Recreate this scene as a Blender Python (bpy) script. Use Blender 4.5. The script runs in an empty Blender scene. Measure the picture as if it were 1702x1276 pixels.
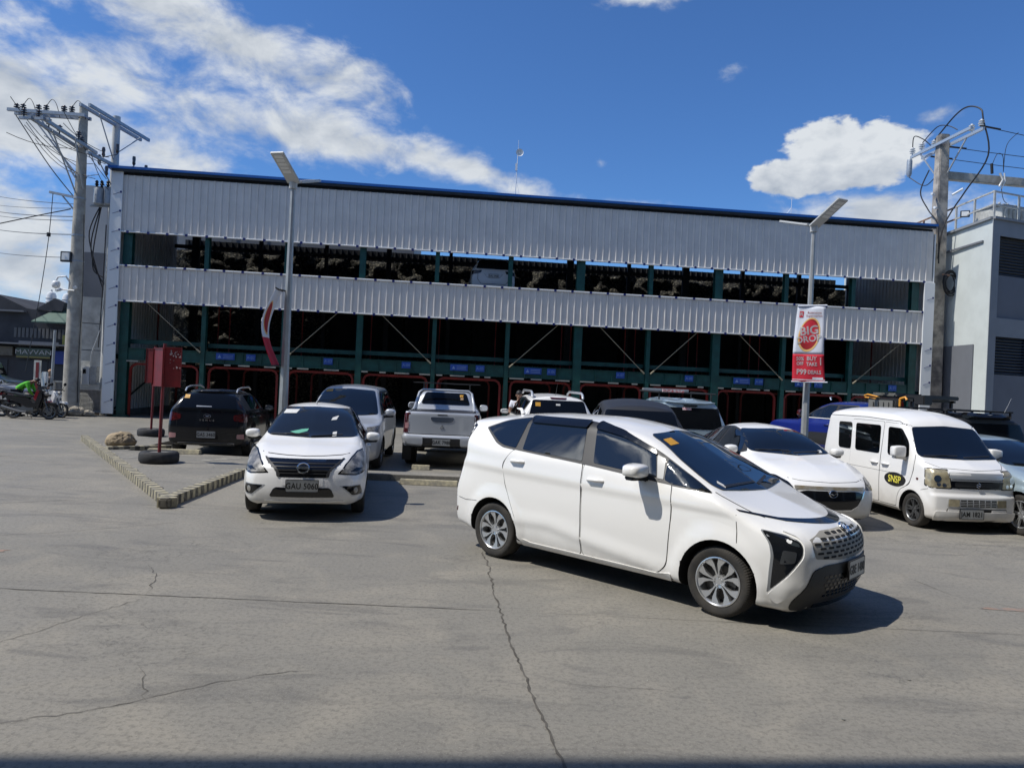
import bpy, bmesh, math, random
from math import sin, cos, pi, radians, sqrt, atan2
from mathutils import Vector, Matrix, noise
from mathutils.bvhtree import BVHTree
from mathutils.geometry import delaunay_2d_cdt

random.seed(7)
scene = bpy.context.scene
col = scene.collection

# ---------------------------------------------------------------- camera
CAM_H, FPX, ROLL = 2.0, 1220.0, 0.0455
cam_d = bpy.data.cameras.new('camera')
cam_d.sensor_fit = 'HORIZONTAL'
cam_d.sensor_width = 36.0
cam_d.lens = 36.0 * FPX / 1702.0
cam_d.clip_start = 0.05
cam_d.clip_end = 6000.0
cam = bpy.data.objects.new('camera', cam_d)
col.objects.link(cam)
# looks along +Y; the photographer held the phone tilted by 2.6 degrees
right = Vector((cos(ROLL), 0, sin(ROLL))); up = Vector((-sin(ROLL), 0, cos(ROLL))); back = Vector((0, -1, 0))
m3 = Matrix((right, up, back)).transposed()
cam.matrix_world = Matrix.Translation((0, 0, CAM_H)) @ m3.to_4x4()
scene.camera = cam

# ---------------------------------------------------------------- light
SUN = Vector((-0.552, -0.128, 0.82)).normalized()
SUN_EL = math.asin(SUN.z)
SUN_AZ = atan2(SUN.x, SUN.y)           # clockwise from +Y
sun_d = bpy.data.lights.new('sun', 'SUN')
sun_d.energy = 4.3
sun_d.angle = radians(0.53)
sun_d.color = (1.0, 0.955, 0.88)
sun = bpy.data.objects.new('sun', sun_d)
col.objects.link(sun)
sun.rotation_euler = (-SUN).to_track_quat('-Z', 'Y').to_euler()

scene.view_settings.view_transform = 'Standard'
scene.view_settings.look = 'None'
scene.view_settings.exposure = EXPOSURE = 0.0
scene.view_settings.gamma = 1.0
scene.render.engine = 'CYCLES'
scene.cycles.max_bounces = 8

# node helpers ------------------------------------------------------------
class NT:
    def __init__(s, tree):
        s.t = tree; s.n = tree.nodes; s.l = tree.links
    def add(s, typ, **kw):
        nd = s.n.new(typ)
        ins = kw.pop('ins', {})
        for k, v in kw.items(): setattr(nd, k, v)
        for k, v in ins.items():
            if hasattr(v, 'bl_idname') or hasattr(v, 'is_output'): s.l.new(v, nd.inputs[k])
            else: nd.inputs[k].default_value = v
        return nd
    def math(s, op, a, b=None, c=None, clamp=False):
        nd = s.n.new('ShaderNodeMath'); nd.operation = op; nd.use_clamp = clamp
        for i, v in enumerate((a, b, c)):
            if v is None: continue
            if hasattr(v, 'is_output'): s.l.new(v, nd.inputs[i])
            else: nd.inputs[i].default_value = v
        return nd.outputs[0]
    def mix(s, f, a, b, blend='MIX'):
        nd = s.n.new('ShaderNodeMix'); nd.data_type = 'RGBA'; nd.blend_type = blend
        for i, v in ((0, f), (6, a), (7, b)):
            if hasattr(v, 'is_output'): s.l.new(v, nd.inputs[i])
            else: nd.inputs[i].default_value = v if i == 0 else (tuple(v) + (1,))[:4]
        return nd.outputs[2]
    def noise(s, vec, scale, detail=4, rough=0.55, dist=0.0, out=0):
        nd = s.n.new('ShaderNodeTexNoise'); nd.inputs['Scale'].default_value = scale
        nd.inputs['Detail'].default_value = detail; nd.inputs['Roughness'].default_value = rough
        nd.inputs['Distortion'].default_value = dist
        if vec is not None: s.l.new(vec, nd.inputs['Vector'])
        return nd.outputs[out]
    def ramp(s, f, stops, interp='LINEAR'):
        nd = s.n.new('ShaderNodeValToRGB'); cr = nd.color_ramp; cr.interpolation = interp
        while len(cr.elements) < len(stops): cr.elements.new(0.5)
        for e, (p, c) in zip(cr.elements, stops):
            e.position = p; e.color = (tuple(c) + (1,))[:4] if hasattr(c, '__len__') else (c, c, c, 1)
        s.l.new(f, nd.inputs[0]); return nd.outputs[0]
    def mapr(s, v, a, b, c=0.0, d=1.0, smooth=True):
        nd = s.n.new('ShaderNodeMapRange'); nd.interpolation_type = 'SMOOTHSTEP' if smooth else 'LINEAR'
        s.l.new(v, nd.inputs[0])
        for i, q in enumerate((a, b, c, d)): nd.inputs[i + 1].default_value = q
        return nd.outputs[0]

# ---------------------------------------------------------------- world
world = bpy.data.worlds.new('World'); scene.world = world; world.use_nodes = True
W = NT(world.node_tree); W.n.clear()
sky = W.add('ShaderNodeTexSky', sky_type='NISHITA', sun_disc=False, sun_elevation=SUN_EL, sun_rotation=SUN_AZ,
            altitude=200.0, air_density=1.0, dust_density=0.3, ozone_density=2.5)
skyt = W.mix(1.0, sky.outputs[0], (0.52, 0.84, 1.25), 'MULTIPLY')
tc = W.add('ShaderNodeTexCoord')
sep = W.add('ShaderNodeSeparateXYZ', ins={0: tc.outputs['Generated']})
dx, dy, dz = sep.outputs
# azimuth / elevation of the view direction, in degrees
azi = W.math('MULTIPLY', W.math('ARCTAN2', dx, dy), 57.2958)
ele = W.math('MULTIPLY', W.math('ARCSINE', dz), 57.2958)
zc = W.math('MAXIMUM', dz, 0.05)
plane = W.add('ShaderNodeCombineXYZ', ins={0: W.math('DIVIDE', dx, W.math('ADD', zc, 0.25)), 1: W.math('DIVIDE', dy, W.math('ADD', zc, 0.25)), 2: 0.0}).outputs[0]
CU = [(22.6, 17.3, 3.2, 2.4), (25.8, 17.0, 3.2, 2.1), (19.9, 15.6, 2.8, 1.5), (23.0, 15.7, 5.6, 1.4)]
CL = [  # azimuth, elevation, half-width, half-height, tilt(deg, rising to the right), weight
    (-31.0, 24.6, 7.5, 2.3, -16, 0.88), (-21.5, 22.9, 6.6, 2.0, -18, 0.80), (-13.5, 21.9, 4.6, 1.8, -10, 0.62), (-34.0, 16.4, 8.0, 4.2, 0, 1.0),
    (-19.8, 17.6, 7.2, 1.9, -8, 0.72), (-11.0, 17.2, 8.2, 1.6, -8, 0.72), (-3.0, 15.8, 5.2, 1.0, -10, 0.56), (-34.4, 7.4, 5.0, 4.4, 0, 1.00),
    (8.6, 13.6, 4.4, 0.8, -4, 0.50), (9.1, 28.2, 4.4, 0.9, 0, 0.85), (-24.5, 14.0, 5.0, 1.3, -8, 0.60), (1.0, 14.4, 3.0, 0.6, -4, 0.36),
    (28.5, 12.4, 5.5, 1.7, 0, 0.90), (24.0, 13.6, 4.0, 1.3, 0, 0.50), (29.3, 19.0, 2.2, 0.6, 0, 0.50), (15.6, 22.8, 1.0, 0.6, 0, 0.40), (6.0, 17.0, .8, .4, 0, .35),
    (-75, 32, 26, 7, 6, 0.75), (-96, 29, 16, 2.2, 5, 0.92), (-90, 37, 18, 2.4, -6, 0.95), (-102, 44, 14, 2.0, 6, 0.9), (-84, 22, 12, 1.8, 0, 0.85), (-112, 36, 9, 2, 10, 0.9), (-132, 30, 18, 7, 0, 0.6), (-100, 58, 24, 6, 0, 0.6), (75, 24, 22, 9, 0, 0.7), (130, 35, 30, 9, 0, 0.75),
    (-150, 30, 30, 8, 10, 0.75), (-50, 14, 10, 8, 0, 0.7)]
wn = W.add('ShaderNodeCombineXYZ', ins={0: W.math('MULTIPLY', azi, 0.05), 1: W.math('MULTIPLY', ele, 0.085), 2: 0.0}).outputs[0]
n1 = W.noise(wn, 3.7, 9, 0.58, 0.35)
n2 = W.noise(wn, 9.0, 6, 0.62, 0.3)
blob = None
for (a0, e0, wa, he, tl, wt) in CL:
    da = W.math('SUBTRACT', azi, a0); de = W.math('SUBTRACT', ele, e0)
    ct, st = cos(radians(tl)), sin(radians(tl))
    u = W.math('ADD', W.math('MULTIPLY', da, ct / wa), W.math('MULTIPLY', de, st / wa))
    v = W.math('ADD', W.math('MULTIPLY', de, ct / he), W.math('MULTIPLY', da, -st / he))
    r2 = W.math('ADD', W.math('MULTIPLY', u, u), W.math('MULTIPLY', v, v))
    g = W.math('MULTIPLY', W.math('POWER', 2.718, W.math('MULTIPLY', r2, -1.0)), wt)
    blob = g if blob is None else W.math('MAXIMUM', blob, g) if wt > 0.9 else W.math('ADD', blob, g)
blob = W.math('MINIMUM', blob, 1.15)
nn = W.math('ADD', W.math('MULTIPLY', W.math('SUBTRACT', n1, 0.5), 1.75), W.math('MULTIPLY', W.math('SUBTRACT', n2, 0.5), 0.7))
dens = W.math('ADD', blob, nn)
mask = W.math('MULTIPLY', W.mapr(dens, 0.20, 0.95), W.mapr(blob, 0.04, 0.16))
# one heaped cumulus bank on the right
nc = W.noise(wn, 11.0, 8, 0.55, 0.2)
cu = None
for (a0, e0, wa, he) in CU:
    u = W.math('DIVIDE', W.math('SUBTRACT', azi, a0), wa)
    v = W.math('DIVIDE', W.math('SUBTRACT', ele, e0), he)
    r1 = W.math('SQRT', W.math('ADD', W.math('MULTIPLY', u, u), W.math('MULTIPLY', v, v)))
    g = W.math('SUBTRACT', 1.0, r1)
    cu = g if cu is None else W.math('SMOOTH_MAX', cu, g, 0.12)
cd = W.math('ADD', cu, W.math('MULTIPLY', W.math('SUBTRACT', nc, 0.5), 1.0))
cmask = W.mapr(cd, 0.0, 0.22)
mask = W.math('MAXIMUM', mask, cmask)
core = W.mapr(dens, 0.55, 1.35)
# cloud tone: bright tops, greyer thick bottoms
nsh = W.noise(W.add('ShaderNodeVectorMath', operation='ADD', ins={0: wn, 1: (0.0, -0.09, 0.0)}).outputs[0], 3.7, 6, 0.55, 0.35)
tone = W.math('ADD', W.math('MULTIPLY', W.math('SUBTRACT', nsh, n1), 2.4), 0.28, clamp=True)
tone = W.math('ADD', tone, W.math('MULTIPLY', core, 0.22), clamp=True)
ctone = W.math('ADD', W.math('MULTIPLY', W.mapr(ele, 17.8, 13.0), 0.75), W.math('MULTIPLY', W.math('SUBTRACT', 0.52, nc), 1.6), clamp=True)
tone = W.math('ADD', W.math('MULTIPLY', tone, W.math('SUBTRACT', 1.0, cmask)), W.math('MULTIPLY', ctone, cmask))
ccol = W.mix(tone, (0.80, 0.84, 0.88), (0.40, 0.46, 0.55))
bgs = W.add('ShaderNodeBackground', ins={'Color': skyt, 'Strength': 0.105})
sd_ = W.add('ShaderNodeVectorMath', operation='DOT_PRODUCT', ins={0: tc.outputs['Generated'], 1: tuple(SUN)}).outputs['Value']
near = W.math('POWER', W.math('MAXIMUM', sd_, 0.0), 7.0)       # clouds towards the sun are brighter
bgc = W.add('ShaderNodeBackground', ins={'Color': ccol, 'Strength': W.math('ADD', 0.92, W.math('MULTIPLY', near, 3.2))})
mx = W.add('ShaderNodeMixShader', ins={0: W.math('MULTIPLY', mask, 0.97), 1: bgs.outputs[0], 2: bgc.outputs[0]})
W.add('ShaderNodeOutputWorld', ins={0: mx.outputs[0]})

# ---------------------------------------------------------------- materials
def mat(name, rgb, rough=0.6, metal=0.0, coat=0.0, spec=0.5, var=0.0, vscale=3.0, bump=0.0, bscale=30.0,
        dirt=None, emit=None, alpha=None, coords='Object', vdark=None):
    m = bpy.data.materials.new(name); m.use_nodes = True
    T = NT(m.node_tree); b = T.n['Principled BSDF']
    b.inputs['Base Color'].default_value = (*rgb, 1); b.inputs['Roughness'].default_value = rough
    b.inputs['Metallic'].default_value = metal; b.inputs['Coat Weight'].default_value = coat
    b.inputs['Coat Roughness'].default_value = 0.04; b.inputs['Specular IOR Level'].default_value = spec
    tcn = T.add('ShaderNodeTexCoord').outputs[coords]
    c = None
    if var > 0:
        n = T.noise(tcn, vscale, 6, 0.6)
        dk = vdark or tuple(x * (1 - var) for x in rgb)
        c = T.mix(T.mapr(n, 0.35, 0.65), rgb, dk)
    if dirt:   # dust and road dirt low on the body: (rgb, z_low, z_high, amount)
        dc, z0, z1, am = dirt
        sp = T.add('ShaderNodeSeparateXYZ', ins={0: tcn})
        z = T.math('ADD', sp.outputs[2], T.math('MULTIPLY', T.math('SUBTRACT', T.noise(tcn, 6, 5, 0.6), 0.5), 0.25))
        f = T.math('MULTIPLY', T.mapr(z, z0, z1, 1.0, 0.0), am)
        c = T.mix(f, c if c is not None else rgb, dc)
        T.l.new(T.mapr(f, 0, 1, rough, 0.8), b.inputs['Roughness'])
    if c is not None: T.l.new(c, b.inputs['Base Color'])
    if bump > 0:
        bn = T.add('ShaderNodeBump', ins={'Strength': bump, 'Distance': 0.02, 'Height': T.noise(tcn, bscale, 5, 0.6)})
        T.l.new(bn.outputs[0], b.inputs['Normal'])
    if emit: b.inputs['Emission Color'].default_value = (*emit[0], 1); b.inputs['Emission Strength'].default_value = emit[1]
    return m

DUST = (0.30, 0.26, 0.20)
M = dict(
    white=mat('white_car_paint', (0.82, 0.81, 0.78), 0.32, coat=0.6, dirt=(DUST, 0.12, 0.55, 0.55)),
    pearl=mat('pearl_white_car_paint', (0.84, 0.83, 0.80), 0.28, coat=0.8, dirt=(DUST, 0.10, 0.42, 0.5)),
    silver=mat('silver_car_paint', (0.50, 0.52, 0.54), 0.35, metal=0.35, coat=0.8, dirt=(DUST, 0.1, 0.6, 0.4)),
    paleblue=mat('pale_blue_car_paint', (0.36, 0.45, 0.50), 0.35, metal=0.35, coat=0.8, dirt=(DUST, 0.1, 0.6, 0.4)),
    greyp=mat('grey_car_paint', (0.20, 0.21, 0.22), 0.4, coat=0.3, var=0.1),
    black=mat('black_car_paint', (0.006, 0.007, 0.010), 0.22, coat=0.35, spec=0.35, dirt=((.05, .045, .04), 0.05, 0.4, 0.2)),
    mattblack=mat('matt_black_roof', (0.022, 0.023, 0.026), 0.5),
    blue=mat('blue_car_paint', (0.006, 0.016, 0.16), 0.30, coat=0.7),
    glass=mat('dark_tinted_glass', (0.005, 0.006, 0.007), 0.02, spec=1.0),
    glassr=mat('dark_rear_glass', (0.005, 0.006, 0.008), 0.08, spec=0.25),
    glass2=mat('dusty_tinted_glass', (0.012, 0.015, 0.02), 0.12, spec=0.6),
    trim=mat('black_plastic_trim', (0.018, 0.018, 0.019), 0.5, bump=0.02, bscale=200),
    gloss=mat('gloss_black_trim', (0.006, 0.006, 0.007), 0.08, spec=0.6),
    gap=mat('panel_gap', (0.02, 0.02, 0.02), 0.9),
    well=mat('wheel_well', (0.012, 0.012, 0.012), 0.95),
    chrome=mat('chrome', (0.65, 0.66, 0.68), 0.12, metal=1.0),
    rim=mat('machined_alloy', (0.62, 0.63, 0.64), 0.28, metal=0.85),
    rimdark=mat('grey_alloy', (0.16, 0.165, 0.17), 0.35, metal=0.7),
    disc=mat('brake_disc', (0.10, 0.095, 0.09), 0.5, metal=0.6),
    lamp=mat('clear_headlamp', (0.33, 0.315, 0.28), 0.3, coat=0.3, var=0.75, vscale=9),
    yellowlamp=mat('yellowed_headlamp', (0.46, 0.40, 0.26), 0.2, metal=0.25, coat=0.6, var=0.3, vscale=16),
    darklamp=mat('smoked_headlamp', (0.008, 0.009, 0.011), 0.05),
    redlamp=mat('red_tail_lamp', (0.085, 0.006, 0.006), 0.12, coat=1.0, var=0.5, vscale=14),
    pinklamp=mat('pale_tail_lamp', (0.40, 0.20, 0.20), 0.15, coat=1.0),
    amber=mat('amber_lamp', (0.55, 0.18, 0.02), 0.2, coat=1.0),
    plate=mat('number_plate', (0.42, 0.43, 0.42), 0.35, metal=0.2, var=0.12, vscale=20),
    ink=mat('black_lettering', (0.012, 0.012, 0.012), 0.5),
    whiteink=mat('white_lettering', (0.75, 0.75, 0.75), 0.5),
    yellowink=mat('yellow_lettering', (0.80, 0.72, 0.10), 0.5),
    sticker=mat('orange_sticker', (0.62, 0.32, 0.03), 0.5, var=0.25, vscale=60),
    paper=mat('white_paper', (0.62, 0.62, 0.60), 0.7),
    greencloth=mat('green_cloth', (0.12, 0.42, 0.30), 0.7),
)
CLEAN = {'white': mat('clean_white_paint', (0.82, 0.81, 0.78), 0.32, coat=0.6), 'pearl': mat('clean_pearl_paint', (0.84, 0.83, 0.80), 0.28, coat=0.8),
         'silver': mat('clean_silver_paint', (0.50, 0.52, 0.54), 0.35, metal=0.35, coat=0.8), 'paleblue': mat('clean_pale_blue_paint', (0.36, 0.45, 0.50), 0.35, metal=0.35, coat=0.8)}
def tyre_material():
    m = bpy.data.materials.new('tyre_rubber'); m.use_nodes = True
    T = NT(m.node_tree); b = T.n['Principled BSDF']
    tc_ = T.add('ShaderNodeTexCoord').outputs['Object']
    n = T.noise(tc_, 5, 6, 0.65)
    T.l.new(T.mix(T.mapr(n, 0.3, 0.7), (0.018, 0.0175, 0.017), (0.046, 0.041, 0.034)), b.inputs['Base Color'])
    b.inputs['Roughness'].default_value = 0.85
    sp = T.add('ShaderNodeSeparateXYZ', ins={0: tc_})
    ang = T.math('ARCTAN2', sp.outputs[2], sp.outputs[0])
    w = T.math('SINE', T.math('MULTIPLY', ang, 84))
    rad = T.math('SQRT', T.math('ADD', T.math('POWER', sp.outputs[2], 2), T.math('POWER', sp.outputs[0], 2)))
    h = T.math('MULTIPLY', w, T.mapr(rad, 0.285, 0.30))
    g = T.math('SINE', T.math('MULTIPLY', sp.outputs[1], 190))
    h2 = T.math('ADD', h, T.math('MULTIPLY', g, T.mapr(rad, 0.30, 0.31)))
    bn = T.add('ShaderNodeBump', ins={'Strength': 0.35, 'Distance': 0.004, 'Height': h2})
    T.l.new(bn.outputs[0], b.inputs['Normal'])
    return m
M['tyre'] = tyre_material()
M['oldtyre'] = mat('old_tyre_rubber', (0.030, 0.030, 0.032), 0.8, var=0.5, vscale=9, bump=0.4, bscale=60)

# ---------------------------------------------------------------- object helpers
def link(name, me, m=None, parent=None, smooth=None):
    o = bpy.data.objects.new(name, me); col.objects.link(o)
    if m is not None and not me.materials: me.materials.append(m)
    if parent is not None: o.parent = parent
    if smooth is not None:
        for p in me.polygons: p.use_smooth = True
        me.set_sharp_from_angle(angle=radians(smooth))
    return o
def tag(o, label=None, cat=None, group=None, kind=None):
    if label: o['label'] = label
    if cat: o['category'] = cat
    if group: o['group'] = group
    if kind: o['kind'] = kind
    return o
def thing(name, label, cat, loc=(0, 0, 0), rz=0.0, group=None):
    o = bpy.data.objects.new(name, None); col.objects.link(o)
    o.empty_display_size = 0.3
    o.location = loc; o.rotation_euler = (0, 0, rz)
    return tag(o, label, cat, group)
def copy_tree(o, parent=None):
    c = o.copy(); col.objects.link(c)
    if parent is not None: c.parent = parent
    for ch in [x for x in bpy.data.objects if x.parent == o]: copy_tree(ch, c)
    return c

def catmull(P, n=6):
    out = []
    for i in range(len(P) - 1):
        a = P[max(i - 1, 0)]; b = P[i]; c = P[i + 1]; d = P[min(i + 2, len(P) - 1)]
        for j in range(n):
            t = j / n
            out.append(.5 * ((2 * b) + (c - a) * t + (2 * a - 5 * b + 4 * c - d) * t * t + (3 * b - a - 3 * c + d) * t ** 3))
    out.append(P[-1]); return out
class MB:
    """collects simple shapes into one mesh"""
    def __init__(s): s.v = []; s.f = []
    def add(s, vs, fs):
        o = len(s.v); s.v += [tuple(v) for v in vs]; s.f += [tuple(i + o for i in f) for f in fs]; return s
    def box(s, x0, x1, y0, y1, z0, z1):
        vs = [(x0, y0, z0), (x1, y0, z0), (x1, y1, z0), (x0, y1, z0), (x0, y0, z1), (x1, y0, z1), (x1, y1, z1), (x0, y1, z1)]
        return s.add(vs, [(0, 3, 2, 1), (4, 5, 6, 7), (0, 1, 5, 4), (1, 2, 6, 5), (2, 3, 7, 6), (3, 0, 4, 7)])
    def bar(s, a, b, w, h=None, up=(0, 0, 1)):
        """rectangular bar from a to b"""
        a = Vector(a); b = Vector(b); h = h or w
        d = (b - a).normalized(); u = Vector(up)
        if abs(d.dot(u)) > 0.99: u = Vector((1, 0, 0))
        sd = d.cross(u).normalized(); u = sd.cross(d).normalized()
        vs = []
        for p in (a, b):
            for i, j in ((-1, -1), (1, -1), (1, 1), (-1, 1)): vs.append(p + sd * i * w / 2 + u * j * h / 2)
        return s.add(vs, [(0, 1, 2, 3), (7, 6, 5, 4), (0, 4, 5, 1), (1, 5, 6, 2), (2, 6, 7, 3), (3, 7, 4, 0)])
    def tube(s, pts, r, n=8, cap=True, curve=False):
        pts = [Vector(p) for p in pts]
        if curve and len(pts) > 2: pts = catmull(pts)
        k = len(pts)
        rs = r if hasattr(r, '__len__') else [r] * k
        vs = []; prev = None
        for i, p in enumerate(pts):
            d = (pts[min(i + 1, k - 1)] - pts[max(i - 1, 0)]).normalized()
            if prev is None:
                u = Vector((0, 0, 1)) if abs(d.z) < 0.9 else Vector((1, 0, 0))
            else: u = prev
            sd = d.cross(u).normalized(); u = sd.cross(d).normalized(); prev = u
            for j in range(n):
                t = 2 * pi * j / n; vs.append(p + (sd * cos(t) + u * sin(t)) * rs[i])
        fs = []
        for i in range(k - 1):
            for j in range(n):
                a = i * n + j; b = i * n + (j + 1) % n; fs.append((a, b, b + n, a + n))
        if cap: fs.append(tuple(range(n - 1, -1, -1))); fs.append(tuple(range((k - 1) * n, k * n)))
        return s.add(vs, fs)
    def lathe(s, prof, n=24, axis='Z', c=(0, 0, 0), cap=False):
        """prof: (radius, height) pairs turned about an axis"""
        vs = []
        for r, h in prof:
            for j in range(n):
                t = 2 * pi * j / n
                p = (r * cos(t), r * sin(t), h) if axis == 'Z' else (r * cos(t), h, r * sin(t)) if axis == 'Y' else (h, r * cos(t), r * sin(t))
                vs.append((p[0] + c[0], p[1] + c[1], p[2] + c[2]))
        fs = []
        for i in range(len(prof) - 1):
            for j in range(n):
                a = i * n + j; b = i * n + (j + 1) % n; fs.append((a, b, b + n, a + n))
        if cap: fs.append(tuple(range(n))); fs.append(tuple(range((len(prof) - 1) * n, len(prof) * n)))
        return s.add(vs, fs)
    def prism(s, poly, h0, h1, frame=None):
        """poly of (a,b); extruded along third axis from h0 to h1. frame maps (a,b,h)->xyz"""
        fr = frame or (lambda a, b, h: (a, b, h)); n = len(poly)
        vs = [fr(a, b, h0) for a, b in poly] + [fr(a, b, h1) for a, b in poly]
        fs = [tuple(range(n - 1, -1, -1)), tuple(range(n, 2 * n))] + [(i, (i + 1) % n, (i + 1) % n + n, i + n) for i in range(n)]
        return s.add(vs, fs)
    def build(s, name, m, parent=None, smooth=None, bevel=0.0, loc=None, seg=2):
        me = bpy.data.meshes.new(name)
        me.from_pydata(s.v, [], s.f)
        bm = bmesh.new(); bm.from_mesh(me)
        bmesh.ops.recalc_face_normals(bm, faces=bm.faces)
        if bevel > 0:
            es = [e for e in bm.edges if len(e.link_faces) == 2 and e.calc_face_angle(0) > 0.5]
            bmesh.ops.bevel(bm, geom=es, offset=bevel, segments=seg, affect='EDGES', clamp_overlap=True)
        bm.to_mesh(me); bm.free()
        o = link(name, me, m, parent, smooth if smooth is not None else (35 if bevel > 0 else None))
        if loc is not None: o.location = loc
        return o

def explode(o, per=1):
    """give every loose piece of a part its own object (per = islands that make one piece)"""
    me = o.data; n = len(me.vertices); root = list(range(n))
    def f(i):
        while root[i] != i: root[i] = root[root[i]]; i = root[i]
        return i
    for e in me.edges:
        a, b = f(e.vertices[0]), f(e.vertices[1])
        if a != b: root[max(a, b)] = min(a, b)
    groups = {}
    for p in me.polygons: groups.setdefault(f(p.vertices[0]), []).append(p)
    keys = sorted(groups); out = []
    for i in range(0, len(keys), per):
        ps = [p for k in keys[i:i + per] for p in groups[k]]; idx = {}; V = []; F = []
        for p in ps:
            q = []
            for v in p.vertices:
                if v not in idx: idx[v] = len(V); V.append(tuple(me.vertices[v].co))
                q.append(idx[v])
            F.append(q)
        m2 = bpy.data.meshes.new(me.name); m2.from_pydata(V, [], F)
        sm = ps[0].use_smooth
        n2 = link(o.name.split('.')[0], m2, me.materials[0], o.parent, 35 if sm else None)
        out.append(n2)
    bpy.data.objects.remove(o)
    return out
def absorb(a, b):
    """surface pattern b becomes part of mesh a with its own material"""
    V = [tuple(v.co) for v in a.data.vertices]; F = [tuple(p.vertices) for p in a.data.polygons]; k = len(V); nf = len(F)
    V += [tuple(v.co) for v in b.data.vertices]; F += [tuple(i + k for i in p.vertices) for p in b.data.polygons]
    me = bpy.data.meshes.new(a.data.name); me.from_pydata(V, [], F)
    me.materials.append(a.data.materials[0]); me.materials.append(b.data.materials[0])
    for i, p in enumerate(me.polygons): p.material_index = 1 if i >= nf else 0
    a.data = me; bpy.data.objects.remove(b)
_tx = {}
def text_mesh(body, size=1.0, sx=1.0, ext=0.002, bold=0.0, align='CENTER', spacing=1.0):
    key = (body, size, sx, ext, bold, align, spacing)
    if key in _tx: return _tx[key].copy()
    cu = bpy.data.curves.new('lettering', 'FONT'); cu.body = body; cu.size = size; cu.extrude = ext
    cu.offset = bold; cu.align_x = align; cu.align_y = 'CENTER'; cu.resolution_u = 3; cu.space_character = spacing
    ob = bpy.data.objects.new('tmp', cu); col.objects.link(ob)
    bpy.context.view_layer.update()
    me = bpy.data.meshes.new_from_object(ob.evaluated_get(bpy.context.evaluated_depsgraph_get()))
    bpy.data.objects.remove(ob); bpy.data.curves.remove(cu)
    for v in me.vertices: v.co.x *= sx
    _tx[key] = me
    return me.copy()
def text_obj(name, body, m, parent, origin, xdir, ydir, size, **kw):
    """flat lettering with its baseline along xdir and its height along ydir"""
    me = text_mesh(body, size, **kw)
    x = Vector(xdir).normalized(); y = Vector(ydir).normalized(); z = x.cross(y)
    R = Matrix((x, y, z)).transposed()
    for v in me.vertices: v.co = R @ v.co + Vector(origin)
    me.materials.clear()
    return link(name, me, m, parent)

def pchip(pts):
    xs = [p[0] for p in pts]; ys = [p[1] for p in pts]; n = len(xs)
    h = [xs[i + 1] - xs[i] for i in range(n - 1)]; d = [(ys[i + 1] - ys[i]) / h[i] for i in range(n - 1)]
    m = [0.0] * n
    if n > 1: m[0] = d[0]; m[-1] = d[-1]
    for i in range(1, n - 1):
        if d[i - 1] * d[i] > 0:
            w1 = 2 * h[i] + h[i - 1]; w2 = h[i] + 2 * h[i - 1]; m[i] = (w1 + w2) / (w1 / d[i - 1] + w2 / d[i])
    def f(x):
        if x <= xs[0]: return ys[0]
        if x >= xs[-1]: return ys[-1]
        i = 0
        while x > xs[i + 1]: i += 1
        t = (x - xs[i]) / h[i]
        return ys[i] * (1 + 2 * t) * (1 - t) ** 2 + h[i] * m[i] * t * (1 - t) ** 2 + ys[i + 1] * t * t * (3 - 2 * t) + h[i] * m[i + 1] * t * t * (t - 1)
    return f
def sst(a, b, x):
    t = max(0.0, min(1.0, (x - a) / (b - a))); return t * t * (3 - 2 * t)
def rounded(poly, r=0.03, n=4):
    """round the corners of a closed polygon; a point may carry its own radius as a third value"""
    out = []; k = len(poly)
    for i in range(k):
        p = Vector(poly[i][:2]); a = Vector(poly[i - 1][:2]); b = Vector(poly[(i + 1) % k][:2])
        rr = poly[i][2] if len(poly[i]) > 2 else r
        da = (a - p); db = (b - p); q = min(rr, da.length * 0.48, db.length * 0.48)
        if q < 1e-4: out.append(tuple(p)); continue
        s = p + da.normalized() * q; e = p + db.normalized() * q
        for j in range(n + 1):
            t = j / n; w = s * (1 - t) ** 2 + p * 2 * t * (1 - t) + e * t * t; out.append((w.x, w.y))
    return out
def inside(p, poly):
    x, y = p; c = False; j = len(poly) - 1
    for i in range(len(poly)):
        xi, yi = poly[i]; xj, yj = poly[j]
        if (yi > y) != (yj > y) and x < (xj - xi) * (y - yi) / (yj - yi) + xi: c = not c
        j = i
    return c
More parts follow.
